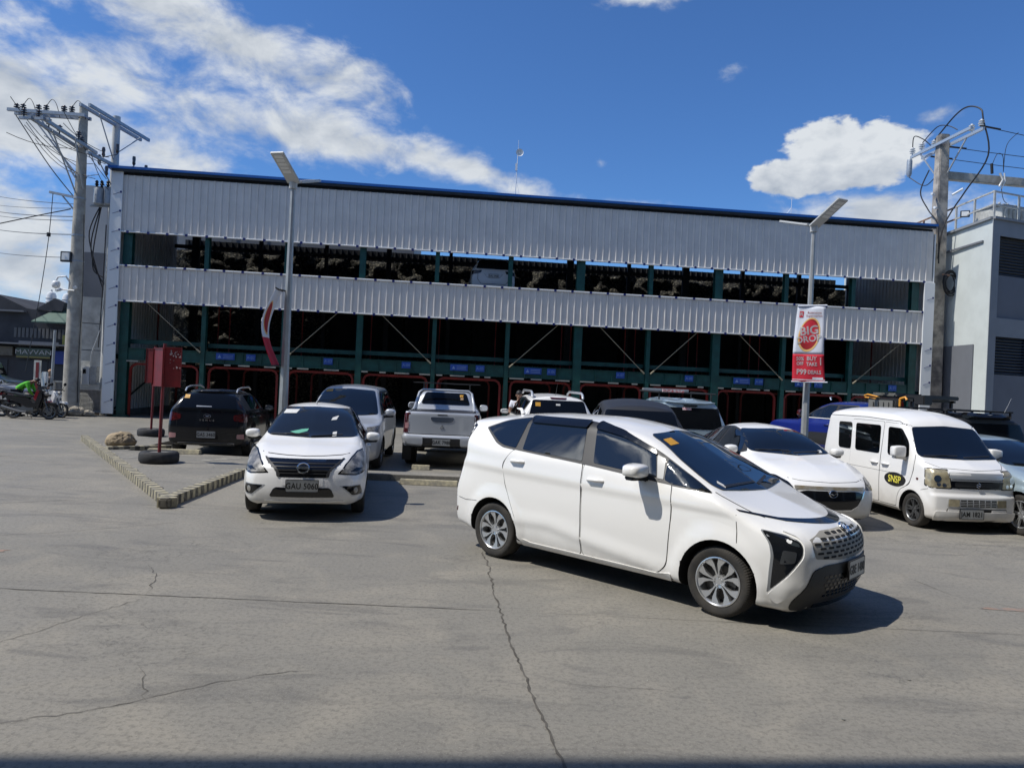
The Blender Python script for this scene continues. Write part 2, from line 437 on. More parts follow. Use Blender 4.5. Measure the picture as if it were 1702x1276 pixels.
# ---------------------------------------------------------------- ground
def concrete_ground():
    m = bpy.data.materials.new('worn_concrete'); m.use_nodes = True
    T = NT(m.node_tree); b = T.n['Principled BSDF']
    co = T.add('ShaderNodeTexCoord').outputs['Object']
    big = T.noise(co, 0.16, 5, 0.55, 0.6)
    mid = T.noise(co, 0.9, 7, 0.62, 0.8)
    mp = T.add('ShaderNodeMapping', ins={0: co, 3: (0.5, 1.6, 1.0)}).outputs[0]
    streak = T.noise(mp, 1.3, 6, 0.65, 1.2)
    fine = T.noise(co, 26, 8, 0.75)
    speck = T.noise(co, 75, 6, 0.7)
    c1 = T.mix(T.mapr(big, .35, .65), (.243, .227, .192), (.192, .183, .158))
    c2 = T.mix(T.math('MULTIPLY', T.mapr(mid, .45, .70), .65), c1, (.295, .270, .222))
    c3 = T.mix(T.math('MULTIPLY', T.mapr(streak, .50, .68), .55), c2, (.120, .115, .105))
    c4 = T.mix(T.math('MULTIPLY', T.mapr(fine, .47, .60), .46), c3, (.105, .098, .083))
    c5 = T.mix(T.math('MULTIPLY', T.mapr(speck, .54, .64), .55), c4, (.330, .308, .262))
    # hairline crazing
    vor = T.add('ShaderNodeTexVoronoi', feature='DISTANCE_TO_EDGE'); vor.inputs['Scale'].default_value = 3.1
    wob = T.add('ShaderNodeVectorMath', operation='ADD', ins={0: co, 1: T.add('ShaderNodeVectorMath', operation='SCALE', ins={0: T.noise(co, 2.5, 6, .7, out=1), 3: .55}).outputs[0]}).outputs[0]
    T.l.new(wob, vor.inputs['Vector'])
    hair = T.math('MULTIPLY', T.mapr(vor.outputs['Distance'], 0.0, 0.012, 1, 0), T.mapr(T.noise(co, .45, 3, .5), .52, .66))
    c6 = T.mix(T.math('MULTIPLY', hair, .55), c5, (.06, .058, .055))
    tk = T.add('ShaderNodeTexVoronoi', feature='F1'); tk.inputs['Scale'].default_value = 5.0
    T.l.new(T.add('ShaderNodeMapping', ins={0: wob, 3: (1.0, 2.6, 1.0)}).outputs[0], tk.inputs['Vector'])
    tick = T.math('MULTIPLY', T.mapr(tk.outputs['Distance'], .05, .10, 1, 0), T.mapr(T.noise(co, 2.2, 2, .5), .50, .60))
    c6 = T.mix(T.math('MULTIPLY', tick, .6), c6, (.06, .055, .045))
    spots = T.noise(co, 6.5, 3, .5, 1.5)
    c7 = T.mix(T.math('MULTIPLY', T.mapr(spots, .68, .76), .5), c6, (.085, .082, .078))
    T.l.new(c7, b.inputs['Base Color'])
    T.l.new(T.mapr(mid, .3, .7, .62, .82), b.inputs['Roughness'])
    b.inputs['Specular IOR Level'].default_value = 0.35
    h = T.math('ADD', T.math('MULTIPLY', fine, .6), T.math('ADD', T.math('MULTIPLY', speck, .3), T.math('MULTIPLY', hair, -.8)))
    T.l.new(T.add('ShaderNodeBump', ins={'Strength': .55, 'Distance': .008, 'Height': h}).outputs[0], b.inputs['Normal'])
    return m
M['concrete'] = concrete_ground()
g = MB(); g.add([(-500, -60, 0), (500, -60, 0), (500, 1500, 0), (-500, 1500, 0)], [(0, 1, 2, 3)])
tag(g.build('ground', M['concrete']), kind='structure')

def jag(pts, w, amp, step, seed, z=0.004, taper=True):
    """an irregular crack following a polyline"""
    rnd = random.Random(seed); P = [Vector(p) for p in pts]; out = []
    for a, b in zip(P, P[1:]):
        n = max(1, int((b - a).length / step)); d = (b - a).normalized(); nr = Vector((-d.y, d.x))
        for i in range(n):
            q = a.lerp(b, i / n); f = min(1, i / 2)
            w1 = noise.noise(Vector((q.x * 2.2, q.y * 2.2, seed * 7.7))) * 1.1 + noise.noise(Vector((q.x * 13, q.y * 13, seed * 3.1))) * .9 + rnd.uniform(-.35, .35)
            out.append(q + nr * amp * w1 * f)
    out.append(P[-1])
    V = []; F = []; m = len(out)
    for i, p in enumerate(out):
        d = (out[min(i + 1, m - 1)] - out[max(i - 1, 0)]).normalized(); nr = Vector((-d.y, d.x))
        e = min(1, i / 3, (m - 1 - i) / 3) if taper else 1
        hw = max(.0013, w * .68 * rnd.uniform(.45, 1.3) * max(.25, e)) / 2
        q = p + nr * rnd.uniform(-.3, .3) * w
        V += [(*(q + nr * hw), z), (*(q - nr * hw), z)]
    for i in range(m - 1): F.append((2 * i, 2 * i + 1, 2 * i + 3, 2 * i + 2))
    return V, F
CR = [  # (points on the ground, width, waviness, step)
    ([(-8.2, 6.45), (-4.6, 6.45), (-1.6, 6.46), (-.02, 6.46)], .020, .006, .12),
    ([(-.02, 6.46), (2.0, 6.44), (4.4, 6.46), (9, 6.50)], .008, .002, .3),
    ([(-.26, 8.7), (-.12, 7.45), (-.02, 6.46), (.13, 5.3), (.28, 4.4), (.36, 3.95), (.45, 3.2)], .026, .020, .05),
    ([(-8.9, 9.25), (-6.8, 10.5), (-6.1, 11.0)], .014, .004, .15),
    ([(-9.6, 10.9), (-4.4, 10.62), (-1.2, 10.55), (3.0, 10.5)], .010, .003, .25),
    ([(-14.5, 14.8), (-9.8, 15.5)], .045, .008, .3),
    ([(-6.1, 8.2), (-5.3, 8.7), (-4.2, 9.6)], .010, .03, .08),
    ([(-3.6, 7.45), (-3.35, 7.1), (-3.15, 6.5)], .010, .03, .05),
    ([(-3.1, 6.42), (-3.35, 5.75), (-3.55, 5.2), (-3.6, 4.85), (-3.72, 4.45), (-3.7, 4.35)], .009, .035, .05),
    ([(-3.0, 4.15), (-2.75, 4.05), (-2.4, 4.22), (-2.0, 4.55), (-1.6, 4.85), (-1.25, 5.0)], .009, .03, .05),
    ([(-3.3, 4.28), (-3.1, 4.30), (-2.95, 4.10), (-2.8, 3.95), (-2.7, 3.7)], .008, .02, .05),
    ([(4.55, 8.75), (4.7, 7.7), (5.6, 6.9)], .008, .004, .2),
    ([(4.6, 9.0), (7.2, 8.8), (12, 8.5)], .006, .003, .3),
    ([(-2.4, 4.9), (-2.1, 4.4)], .006, .03, .05), ([(.4, 4.95), (1.2, 4.9)], .006, .02, .06),
    ([(-18, 22), (-9, 20.2), (-6, 20.8)], .02, .02, .3),
]
cv = MB()
for k, (p, w, a, st) in enumerate(CR): cv.add(*jag(p, w, a, st, k))
tag(cv.build('ground_cracks', mat('crack_dirt', (.062, .056, .046), .95, var=.5, vscale=5, vdark=(.12, .11, .095))), kind='structure')
pv = MB()
for (x, y, sx, sy, r) in ((-5.55, 7.72, .38, .10, .1), (5.15, 7.25, .5, .05, .05), (5.9, 7.15, .5, .06, 0)):
    rnd = random.Random(int(x * 10)); n = 22
    pv.add([(x + sx * cos(2 * pi * i / n) * rnd.uniform(.7, 1.15), y + sy * sin(2 * pi * i / n) * rnd.uniform(.6, 1.2), .0035) for i in range(n)], [tuple(range(n))])
tag(pv.build('faded_paint', mat('faded_red_paint', (.30, .20, .15), .9, var=.45, vscale=9, vdark=(.19, .18, .165))), kind='structure')
# bits of litter
lv = MB(); rnd = random.Random(5)
for k in range(26):
    x = rnd.uniform(-7, 6); y = rnd.uniform(4.2, 11); s_ = rnd.uniform(.008, .022); a = rnd.uniform(0, 3)
    lv.add([(x + s_ * cos(a + q) * (1 if q < 2 else .4), y + s_ * sin(a + q) * .6, .004 + .003 * (q > 2)) for q in (0, 1.7, 3.1, 4.6)], [(0, 1, 2, 3)])
tag(lv.build('leaf_litter', mat('litter', (.34, .33, .28), .8, var=.8, vscale=1.5, vdark=(.06, .05, .04))), kind='stuff')

# ---------------------------------------------------------------- raised islands with striped kerb
M['kerbc'] = mat('pale_concrete_slab', (.215, .205, .185), .85, var=.35, vscale=1.5, bump=.3, bscale=40)
M['kerby'] = mat('faded_yellow_kerb_paint', (.46, .41, .27), .85, var=.5, vscale=11, vdark=(.25, .23, .18))
M['kerbk'] = mat('worn_black_kerb_paint', (.055, .05, .042), .85, var=.6, vscale=10, vdark=(.16, .15, .12))
def island(poly, z, name='traffic_island'):
    return tag(MB().prism(poly, -.02, z).build(name, M['concrete'], bevel=.012), kind='structure')
t = MB(); t.prism([(-4.94, 10.42), (-4.82, 10.44), (-4.80, 10.56), (-4.88, 10.62), (-5.00, 10.56)], 0.004, .146)
tag(t.build('kerb_tip', mat('chipped_dark_concrete', (.20, .18, .14), .95, var=.5, vscale=12, bump=.8, bscale=20), None, bevel=.02), kind='structure')
isl = [(-4.87, 10.50), (-5.05, 14.15), (-5.6, 16.2), (-8.5, 16.4), (-8.8, 19.5), (-10.6, 20.0), (-11.25, 19.3)]
island(isl, .135)
def kerb_strip(a, b, w=.15, z=.142, stp=.115, proud=.012, inner=1):
    """painted blocks, alternately yellow and black, along an island edge"""
    a = Vector(a); b = Vector(b); L = (b - a).length; d = (b - a) / L; n = Vector((-d.y, d.x)) * inner
    Y, K = MB(), MB(); i = 0; s = 0.0; rnd = random.Random(int(a.x * 7 + b.y))
    while s < L:
        e = min(L, s + stp * rnd.uniform(.85, 1.15)); mb = Y if i % 2 == 0 else K
        q = proud - (.002 if i % 2 else 0)
        ww = w * rnd.uniform(.8, 1.1)
        zz = z + rnd.uniform(0, .003) - (.002 if i % 2 else 0)
        p = [a + d * s - n * q, a + d * e - n * q, a + d * e + n * ww, a + d * s + n * ww]
        mb.add([(v.x, v.y, .004) for v in p] + [(v.x, v.y, zz) for v in p], [(0, 1, 5, 4), (1, 2, 6, 5), (2, 3, 7, 6), (3, 0, 4, 7), (4, 5, 6, 7)])
        s = e; i += 1
    return Y, K
def kerb(name, label, segs, cat='kerb', **kw):
    r = thing(name, label, cat)
    YY, KK = MB(), MB()
    for a, b in segs:
        Y, K = kerb_strip(a, b, **kw); YY.add(Y.v, Y.f); KK.add(K.v, K.f)
    a = YY.build('painted_kerb', M['kerby'], r); b = KK.build('painted_kerb', M['kerbk'], r); absorb(a, b)
    return r
kerb('kerb_edging', 'yellow and black striped kerb edging the pointed traffic island', [((-4.87, 10.50), (-11.25, 19.3)), ], inner=-1)
kerb('kerb_edging', 'striped kerb edging along the right flank of the traffic island', [((-4.85, 10.52), (-5.03, 14.1))], inner=1)
kerb('kerb_edging', 'short striped kerb between the boulder and the black crossover', [((-8.9, 16.3), (-7.9, 17.2))], inner=1, z=.20)
island([(-5.0, 14.20), (7.5, 15.0), (7.5, 15.45), (-5.0, 14.72)], .125, 'median_kerb')
# wheel stops
for (x, y, a, lb) in ((-7.35, 16.15, .10, 'yellow wheel stop behind the black crossover'), (-1.5, 14.02, .03, 'yellow wheel stop below the plain kerb behind the saloon'), (-1.95, 16.4, .05, 'broken wheel stop under the pickup')):
    t = MB().prism([(-.09, 0), (.09, 0), (.06, .10), (-.06, .10)], -.55 if 'broken' not in lb else -.2, .55 if 'broken' not in lb else .2, lambda p, q, h: (h, p, q))
    o = t.build('wheel_stop', M['kerby'], None, bevel=.01); o.location = (x, y, .135 if 'crossover' in lb else .0); o.rotation_euler = (0, 0, a)
    tag(o, lb, 'wheel stop', 'wheel stops')
pm = MB()
for (x0, y0, x1, y1) in ((-7.9, 14.9, -7.1, 15.9), (-6.35, 15.0, -5.8, 15.9)):
    d = Vector((x1 - x0, y1 - y0)).normalized() ; n = Vector((-d.y, d.x)) * .05
    pm.add([(x0 + n.x, y0 + n.y, .1395), (x0 - n.x, y0 - n.y, .1395), (x1 - n.x, y1 - n.y, .1395), (x1 + n.x, y1 + n.y, .1395)], [(0, 1, 2, 3)])
tag(pm.build('parking_lines', mat('faded_line_paint', (.42, .40, .33), .85, var=.6, vscale=12, vdark=(.22, .21, .19))), kind='structure')
# ---------------------------------------------------------------- mechanical car park
M['clad'] = mat('white_steel_cladding', (.68, .645, .595), .42, spec=.5, var=.10, vscale=1.2)
def streaky(m, s=(2.2, 2.2, .12), dark=.82, amt=.55):
    T = NT(m.node_tree); b = T.n['Principled BSDF']; src = b.inputs['Base Color'].links[0].from_socket
    co = T.add('ShaderNodeTexCoord').outputs['Object']
    mp = T.add('ShaderNodeMapping', ins={0: co, 3: s}).outputs[0]
    n = T.noise(mp, 2.0, 6, .65); n2 = T.noise(co, 14, 3, .5)
    c1 = T.mix(T.math('MULTIPLY', T.mapr(n, .48, .72), amt), src, tuple(.66 * dark * q for q in (1, .96, .88)))
    c2 = T.mix(T.math('MULTIPLY', T.mapr(n2, .66, .74), .25), c1, (.25, .24, .22))
    T.l.new(c2, b.inputs['Base Color'])
streaky(M['clad'])
M['flash'] = mat('white_flashing', (.70, .71, .70), .4)
M['film'] = mat('blue_printed_film', (.012, .02, .13), .5)
M['steelg'] = mat('green_painted_steel', (.006, .066, .056), .45, var=.35, vscale=3)
M['steelr'] = mat('red_painted_steel', (.27, .022, .016), .5, var=.3, vscale=4)
M['bluesheet'] = mat('blue_roof_sheet', (.012, .10, .36), .4)
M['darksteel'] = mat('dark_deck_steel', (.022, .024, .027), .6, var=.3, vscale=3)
M['signblue'] = mat('blue_sign', (.010, .055, .27), .45)
M['rod'] = mat('dull_brass_rod', (.30, .26, .17), .5)
M['mesh'] = mat('dark_shade_sheet', (.016, .017, .018), .95, var=.5, vscale=1.5)  # near-black colour stands in for shade on the rear wall
def rock_material():
    m = bpy.data.materials.new('rubble_wall'); m.use_nodes = True
    T = NT(m.node_tree); b = T.n['Principled BSDF']; co = T.add('ShaderNodeTexCoord').outputs['Object']
    v = T.add('ShaderNodeTexVoronoi', feature='F1'); v.inputs['Scale'].default_value = 8.5; T.l.new(co, v.inputs['Vector'])
    n = T.noise(co, 7, 6, .7)
    c = T.mix(T.mapr(n, .35, .7), (.07, .066, .052), (.24, .225, .175))
    c = T.mix(T.mapr(v.outputs['Distance'], .25, .55), c, (.02, .02, .018))
    T.l.new(c, b.inputs['Base Color']); b.inputs['Roughness'].default_value = .95
    T.l.new(T.add('ShaderNodeBump', ins={'Strength': 1.0, 'Distance': .12, 'Height': n}).outputs[0], b.inputs['Normal'])
    return m
M['rubble'] = rock_material()
AX, AY = -15.889, 28.81; BL = 34.26; BANG = atan2(.09950661, .9950369)
cp = thing('car_park', 'long steel car park with white ribbed cladding, green posts and blue roof edge', 'car park', (AX, AY, 0), BANG)
def at_building(u, v, z=0):
    return Vector((AX + u * cos(BANG) - v * sin(BANG), AY + u * sin(BANG) + v * cos(BANG), z))
def ribbed(u0, u1, z0, z1, v=0.0, pitch=.277, rib=.038, depth=.036, across='u', n0=0):
    """trapezoidal sheet with upright ribs standing out towards -v"""
    prof = []; u = u0
    prof.append((u0, 0))
    while u + pitch < u1:
        c_ = u + pitch * .5
        prof += [(c_ - rib, 0), (c_ - rib * .45, -depth), (c_ + rib * .45, -depth), (c_ + rib, 0)]
        # shallow stiffener between ribs
        u += pitch
    prof.append((u1, 0))
    V = []; F = []
    for (a, d) in prof:
        for z in (z0, z1):
            V.append((a, v + d, z) if across == 'u' else (v - d * n0, a, z))
    for i in range(len(prof) - 1): F.append((2 * i, 2 * i + 2, 2 * i + 3, 2 * i + 1))
    return V, F
PU = [.51, 3.53, 6.64, 9.65, 12.68, 15.71, 18.68, 21.70, 24.67, 27.69, 30.74, 33.60]
for (z0, z1) in ((7.31, 9.50), (4.60, 5.95)):
    x0 = 0.0
    V, F = ribbed(.02, BL - .02, z0, z1, -.02)
    o = MB().add(V, F).build('cladding', M['clad'], cp)
    sol = o.modifiers.new('thickness', 'SOLIDIFY'); sol.thickness = .004
# flashings with printed film marks
t = MB(); f = MB()
for (z, h) in ((7.28, .05), (5.955, .06), (4.565, .05)):
    t.box(.0, BL, -.085, .02, z - h / 2, z + h / 2)
    u = .5; k = 0
    while u < BL:
        f.box(u, u + .10, -.092, -.083, z - .055, z + .040); u += .72 if k % 3 else .78; k += 1
fl_ = t.build('flashing', M['flash'], cp, bevel=.012, seg=1); absorb(fl_, f.build('film', M['film'], cp)); explode_later = fl_
t = MB(); f = MB()
def trim_marks(u, f):
    z = .6
    while z < 9.4:
        if not (u > 10 and z > 7.2) and not (4.5 < z < 6.0 and u > 10):
            f.bar((u - .12, -.104, z - .05), (u + .12, -.104, z + .045), .008, .020, up=(0, -1, 0))
            f.box(u + .13, u + .20, -.108, -.10, z + .03, z + .11)
        z += .74
    return f
a_ = MB().box(-.14, .30, -.10, -.03, .12, 9.62).box(-.14, -.08, -.03, 1.0, .12, 9.62).build('corner_trim', M['flash'], cp, bevel=.008, seg=1)
absorb(a_, trim_marks(.08, MB()).build('film', M['film'], cp))
a_ = MB().box(33.88, 34.36, -.10, -.03, .12, 7.25).box(34.30, 34.36, -.03, 1.0, .12, 9.4).build('corner_trim', M['flash'], cp, bevel=.008, seg=1)
absorb(a_, trim_marks(34.12, MB()).build('film', M['film'], cp))
# roof with blue edge
t = MB()
t.prism([(-.22, 9.70), (-.22, 9.80), (6.92, 9.47), (6.92, 9.37)], -.25, BL + .05, lambda a, b, h: (h, a, b))
t.build('roof', M['bluesheet'], cp)
MB().box(-.10, BL - .02, -.19, -.14, 9.60, 9.695).box(-.1, BL - .02, .05, .25, 9.40, 9.62).build('eaves_beam', M['darksteel'], cp)
# posts
for i, u in enumerate(PU):
    w = .34 if i in (0, 6, 8, 11) else (.24 if i == 3 else .17)
    t = MB()
    t.box(u - w / 2, u + w / 2, .10, .124, .08, 9.40).box(u - w / 2, u + w / 2, .33, .354, .08, 9.40).box(u - .012, u + .012, .124, .33, .08, 9.40)
    t.box(u - w / 2 - .08, u + w / 2 + .08, .02, .44, .005, .08)
    t.build('post', M['steelg'], cp)
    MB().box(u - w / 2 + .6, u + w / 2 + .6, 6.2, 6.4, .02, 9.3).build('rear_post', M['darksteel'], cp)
# beams (each bay its own length)
for i in range(len(PU) - 1):
    a, b = PU[i] + .10, PU[i + 1] - .10
    t = MB().box(a, b, .14, .155, 2.30, 2.72).box(a, b, .09, .25, 2.27, 2.30).box(a, b, .09, .25, 2.72, 2.745)
    for k in (1, 2, 3): t.box(a + (b - a) * k / 4 - .01, a + (b - a) * k / 4 + .01, .09, .14, 2.30, 2.72)
    t.build('beam', M['steelg'], cp)
    jog = .0 if i % 3 else .02
    MB().box(a, b, .42, .55, 2.90 + jog, 3.07 + jog).build('rail_beam', M['steelg'], cp)
    # reflector strips under the beam
    t = MB(); rnd = random.Random(i)
    u = a + .05
    while u < b - .3:
        l = rnd.choice((.25, .45, .6)); t.box(u, min(b, u + l), .075, .088, 2.20, 2.255); u += l + rnd.uniform(.15, .7)
    explode(t.build('reflector_strip', mat('dirty_white_strip', (.30, .29, .25), .7) if i == 0 else bpy.data.materials['dirty_white_strip'], cp))
# decks
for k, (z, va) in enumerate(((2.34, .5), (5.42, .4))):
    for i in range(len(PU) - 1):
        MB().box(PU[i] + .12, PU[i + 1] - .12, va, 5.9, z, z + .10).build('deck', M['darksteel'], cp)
# red door frames
def portal(u0, u1, v, ztop, w=.085):
    t = MB()
    r = .22
    p = [(u0, v, .03), (u0, v, ztop - r), (u0 + r * .3, v, ztop - r * .35), (u0 + r, v, ztop), (u1 - r, v, ztop), (u1 - r * .3, v, ztop - r * .35), (u1, v, ztop - r), (u1, v, .03)]
    for a, b in zip(p, p[1:]): t.bar(a, b, w, w, up=(0, 1, 0))
    return t
for i in range(len(PU) - 1):
    a, b = PU[i], PU[i + 1]
    portal(a + .22, b - .22, .35, 2.12).build('red_frame', M['steelr'], cp)
    portal(a + .34, b - .34, 5.2, 2.10).build('red_frame', M['steelr'], cp)
    t = MB()
    for q in (.18, 2.72): t.box(a + q, a + q + .045, 3.0, 3.045, 2.5, 5.4)
    explode(t.build('red_guide', M['steelr'], cp))
# brace rods
for (u0, z0, u1, z1) in ((1.27, 4.61, 3.41, 2.72), (8.74, 4.55, 6.86, 2.72), (10.54, 4.55, 12.55, 2.72), (17.8, 4.55, 15.86, 2.72), (19.59, 4.55, 21.53, 2.72), (23.8, 4.55, 21.87, 2.72), (25.66, 4.55, 27.63, 2.72), (33.0, 4.55, 30.9, 2.72)):
    t = MB().tube([(u0, .08, z0), (u1, .08, z1)], .016, 6)
    d = Vector((u1 - u0, 0, z1 - z0)).normalized()
    t.tube([Vector((u1, .08, z1)) - d * .16, Vector((u1, .08, z1)) + d * .05], .035, 8)
    t.build('brace_rod', M['rod'], cp)
# blue signs on the beam
def plate_sign(u, w, tri):
    o = MB().box(u - w / 2, u + w / 2, .055, .075, 2.44, 2.70).build('bay_sign', M['signblue'], cp)
    t = MB(); zc = 2.565
    if tri:
        t.prism([(-w / 2 + .07, -.06), (-w / 2 + .21, -.06), (-w / 2 + .14, .075)], .048, .054, lambda a, b, h: (u + a, h, zc + b))
        for k in range(3): t.box(u - w / 2 + .27, u + w / 2 - .06, .048, .054, zc - .07 + k * .06, zc - .05 + k * .06)
        t.build('sign_marks', mat('pale_blue_print', (.13, .21, .42), .6) if 'pale_blue_print' not in bpy.data.materials else bpy.data.materials['pale_blue_print'], o)
    else:
        text_obj('lettering', 'A-%02d' % int(1 + u / 3.0), M['pbl'], o, (u, .050, zc), (1, 0, 0), (0, 0, 1), .17, sx=.9)
M['pbl'] = mat('pale_blue_lettering', (.10, .19, .42), .6)
for u in (5.42, 8.46, 11.59, 14.62, 17.6, 20.54, 23.52, 26.62, 29.3, 32.7): plate_sign(u, .36, False)
for u in (4.43, 13.75, 16.82, 25.85, 28.6): plate_sign(u, .72, True)
# end walls, seen from inside
for u, sg in ((.0, 1), (BL, -1)):
    V, F = ribbed(.1, 6.9, .15, 9.3, u, across='v', n0=sg)
    o = MB().add(V, F).build('end_wall', M['clad'], cp); o.modifiers.new('t', 'SOLIDIFY').thickness = .004
    MB().box(u - .1 if sg > 0 else u - .15, u + .15 if sg > 0 else u + .1, .45, 6.9, 0, .22).build('wall_kerb', M['kerbc'], cp)
    t = MB()
    for z in (2.3, 5.4): t.box(u + sg * .06 - .04, u + sg * .06 + .04, .4, 6.8, z, z + .18)
    t.bar((u + sg * .08, .6, .3), (u + sg * .08, 6.0, 2.2), .05)
    t.build('side_girt', M['steelg'], cp)
# rear: ribbed strip, rubble wall and dark sheets painting its shade
V, F = ribbed(.1, BL - .1, 7.72, 8.22, 7.75, pitch=.30, depth=.05)
V = [(a, b, z + (.21 if z > 8 else 0)) for a, b, z in V]
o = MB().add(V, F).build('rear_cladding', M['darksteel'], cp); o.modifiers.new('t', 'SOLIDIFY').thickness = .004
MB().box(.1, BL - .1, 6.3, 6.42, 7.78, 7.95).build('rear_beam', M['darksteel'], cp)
V = []; F = []; nx, nz = 260, 56
for j in range(nz + 1):
    for i in range(nx + 1):
        x = -1 + (BL + 2) * i / nx; z = 7.85 * j / nz
        d = noise.fractal(Vector((x * 1.1, z * 1.4, 0)), 1.0, 2.0, 5) * .35 + noise.noise(Vector((x * 4, z * 4, 3))) * .10
        V.append((x, 7.3 + d + noise.noise(Vector((x * 9, z * 9, 1))) * .06, z))
for j in range(nz):
    for i in range(nx):
        a = j * (nx + 1) + i; F.append((a, a + 1, a + nx + 2, a + nx + 1))
rw = thing('retaining_wall', 'rough rubble retaining wall behind the open car park', 'wall', (AX, AY, 0), BANG)
MB().add(V, F).build('stonework', M['rubble'], rw, 60)
t = MB(); rnd = random.Random(3)
x = 2.2
while x < BL:
    w = rnd.uniform(1.2, 3.6)
    zt = rnd.uniform(6.75, 7.15); n = 14
    for (a, b) in ((zt, 3.1), (2.9, .05)):
        if (x < 7 and b > 1 and rnd.random() < .8): continue
        if a < 3 and x < 9 and rnd.random() < .35: continue
        vs = []; 
        for i in range(n + 1): vs.append((x + w * i / n, 6.55 + rnd.uniform(0, .05), a + rnd.uniform(-.14, .10)))
        for i in range(n + 1): vs.append((x + w * i / n, 6.55, b))
        t.add(vs, [(i, i + 1, n + 2 + i, n + 1 + i) for i in range(n)])
    x += w + rnd.uniform(0, .15)
t.build('shade_sheet', M['mesh'], rw)  # added dark sheets: shade over the lower rubble, put into colour
# mast on the roof
p = at_building(15.81, .8, 9.6)
ms = thing('roof_mast', 'thin white antenna mast with small dish on the roof edge', 'antenna', p)
MB().tube([(0, 0, 0), (.05, 0, 2.35)], [.022, .016], 6).tube([(.05, 0, 2.3), (.06, 0, 2.75)], .008, 5).build('mast', M['flash'], ms, 50)
MB().lathe([(.001, -.02), (.10, -.03), (.16, -.10)], 16, 'Y', c=(.12, 0, 2.2)).build('dish', M['flash'], ms, 50)
MB().tube([(.04, 0, 1.0), (.35, .5, -.1)], .004, 4).tube([(.04, 0, 1.6), (-.4, .4, -.1)], .004, 4).box(-.04, .05, -.04, .04, 1.45, 1.75).build('guy_wires', M['flash'], ms)
p = at_building(28.4, 1.5, 9.5)
tag(MB().tube([p, p + Vector((.02, 0, 1.4))], .012, 5).tube([p + Vector((-.7, 0, 0)), p + Vector((0, 0, 1.0))], .006, 4).build('roof_aerial', M['flash']), 'short thin aerial standing behind the right street lamp', 'antenna')

# ---------------------------------------------------------------- pale building on the right
M['palewall'] = mat('pale_green_render', (.58, .62, .60), .85, var=.10, vscale=.8, bump=.15, bscale=25)
M['greywall'] = mat('grey_render', (.24, .255, .27), .85, var=.12, vscale=.7, bump=.15, bscale=25)
M['greywall2'] = mat('dark_grey_render', (.15, .16, .18), .85, var=.10, vscale=.7)
M['louvre'] = mat('dark_louvre', (.035, .045, .065), .4)
rb = thing('commercial_building', 'pale two storey building with dark louvred openings and rooftop railing', 'building', (19.34, 30.0, 0), 0)
fd_ = Vector((cos(radians(20)), sin(radians(20)), 0))         # along the front face
ld_ = Vector((.02, 1, 0)).normalized()
def rbp(f, l, z): return fd_ * f + ld_ * l + Vector((0, 0, z))
HT = 9.66
t = MB(); c_ = [rbp(0, 0, 0), rbp(14, 0, 0), rbp(14, 14, 0), rbp(0, 14, 0)]
t.add([v for v in c_] + [v + Vector((0, 0, HT)) for v in c_], [(0, 4, 7, 3), (3, 7, 6, 2), (2, 6, 5, 1), (4, 5, 6, 7)])
t.build('wall', M['palewall'], rb)
t = MB(); n_ = Vector((fd_.y, -fd_.x, 0))
def facebox(t, f0, f1, z0, z1, d0, d1):
    """box on the front face; d measured outwards"""
    vs = [rbp(f, 0, z) + n_ * d for d in (d0, d1) for f, z in ((f0, z0), (f1, z0), (f1, z1), (f0, z1))]
    t.add(vs, [(0, 1, 2, 3), (7, 6, 5, 4), (0, 4, 5, 1), (1, 5, 6, 2), (2, 6, 7, 3), (3, 7, 4, 0)])
# front face as a frame of piers and bands with recessed bays
facebox(t, 0, .42, 0, HT, 0, .02); facebox(t, 4.6, 5.4, 0, HT, 0, .02); facebox(t, 9.8, 10.4, 0, HT, 0, .02)
for (a, b) in ((.42, 4.6), (5.4, 9.8), (10.4, 14)):
    facebox(t, a, b, 8.98, HT, 0, .02); facebox(t, a, b, 4.85, 5.62, 0, .02)
t.build('facade_frame', M['greywall'], rb)
t = MB()
for (a, b) in ((.42, 4.6), (5.4, 9.8), (10.4, 14)): facebox(t, a, b, 5.62, 7.4, -.14, -.10); facebox(t, a, b, 0, 3.3, -.14, -.10); facebox(t, a, b, 7.4, 8.98, -.30, -.28); facebox(t, a, b, 3.3, 4.85, -.30, -.28)
t.build('recessed_panel', M['greywall2'], rb)
for (a, b) in ((.42, 2.4), (2.46, 4.6)):
    for (z0, z1) in ((7.4, 8.98), (3.3, 4.85)):
        t = MB(); z = z0 + .05
        while z < z1 - .05:
            vs = [rbp(a, 0, z) + n_ * -.14, rbp(b, 0, z) + n_ * -.14, rbp(b, 0, z + .085) + n_ * -.26, rbp(a, 0, z + .085) + n_ * -.26]
            t.add(vs + [v + Vector((0, 0, .012)) for v in vs], [(0, 1, 2, 3), (7, 6, 5, 4), (0, 4, 5, 1)]); z += .125
        facebox(t, a, a + .04, z0, z1, -.26, -.10); facebox(t, b - .04, b, z0, z1, -.26, -.10)
        t.build('louvre', M['louvre'], rb)
# left face: recessed lower bay, thin dark bar
t = MB(); t.box(-.03, .0, .9, 3.6, 0, 4.55); 
t.build('recessed_panel', M['greywall2'], rb)
MB().box(-.06, 0, .55, 4.4, 8.78, 8.86).build('thin_run', M['greywall2'], rb)  # plain dark bar along the upper side wall
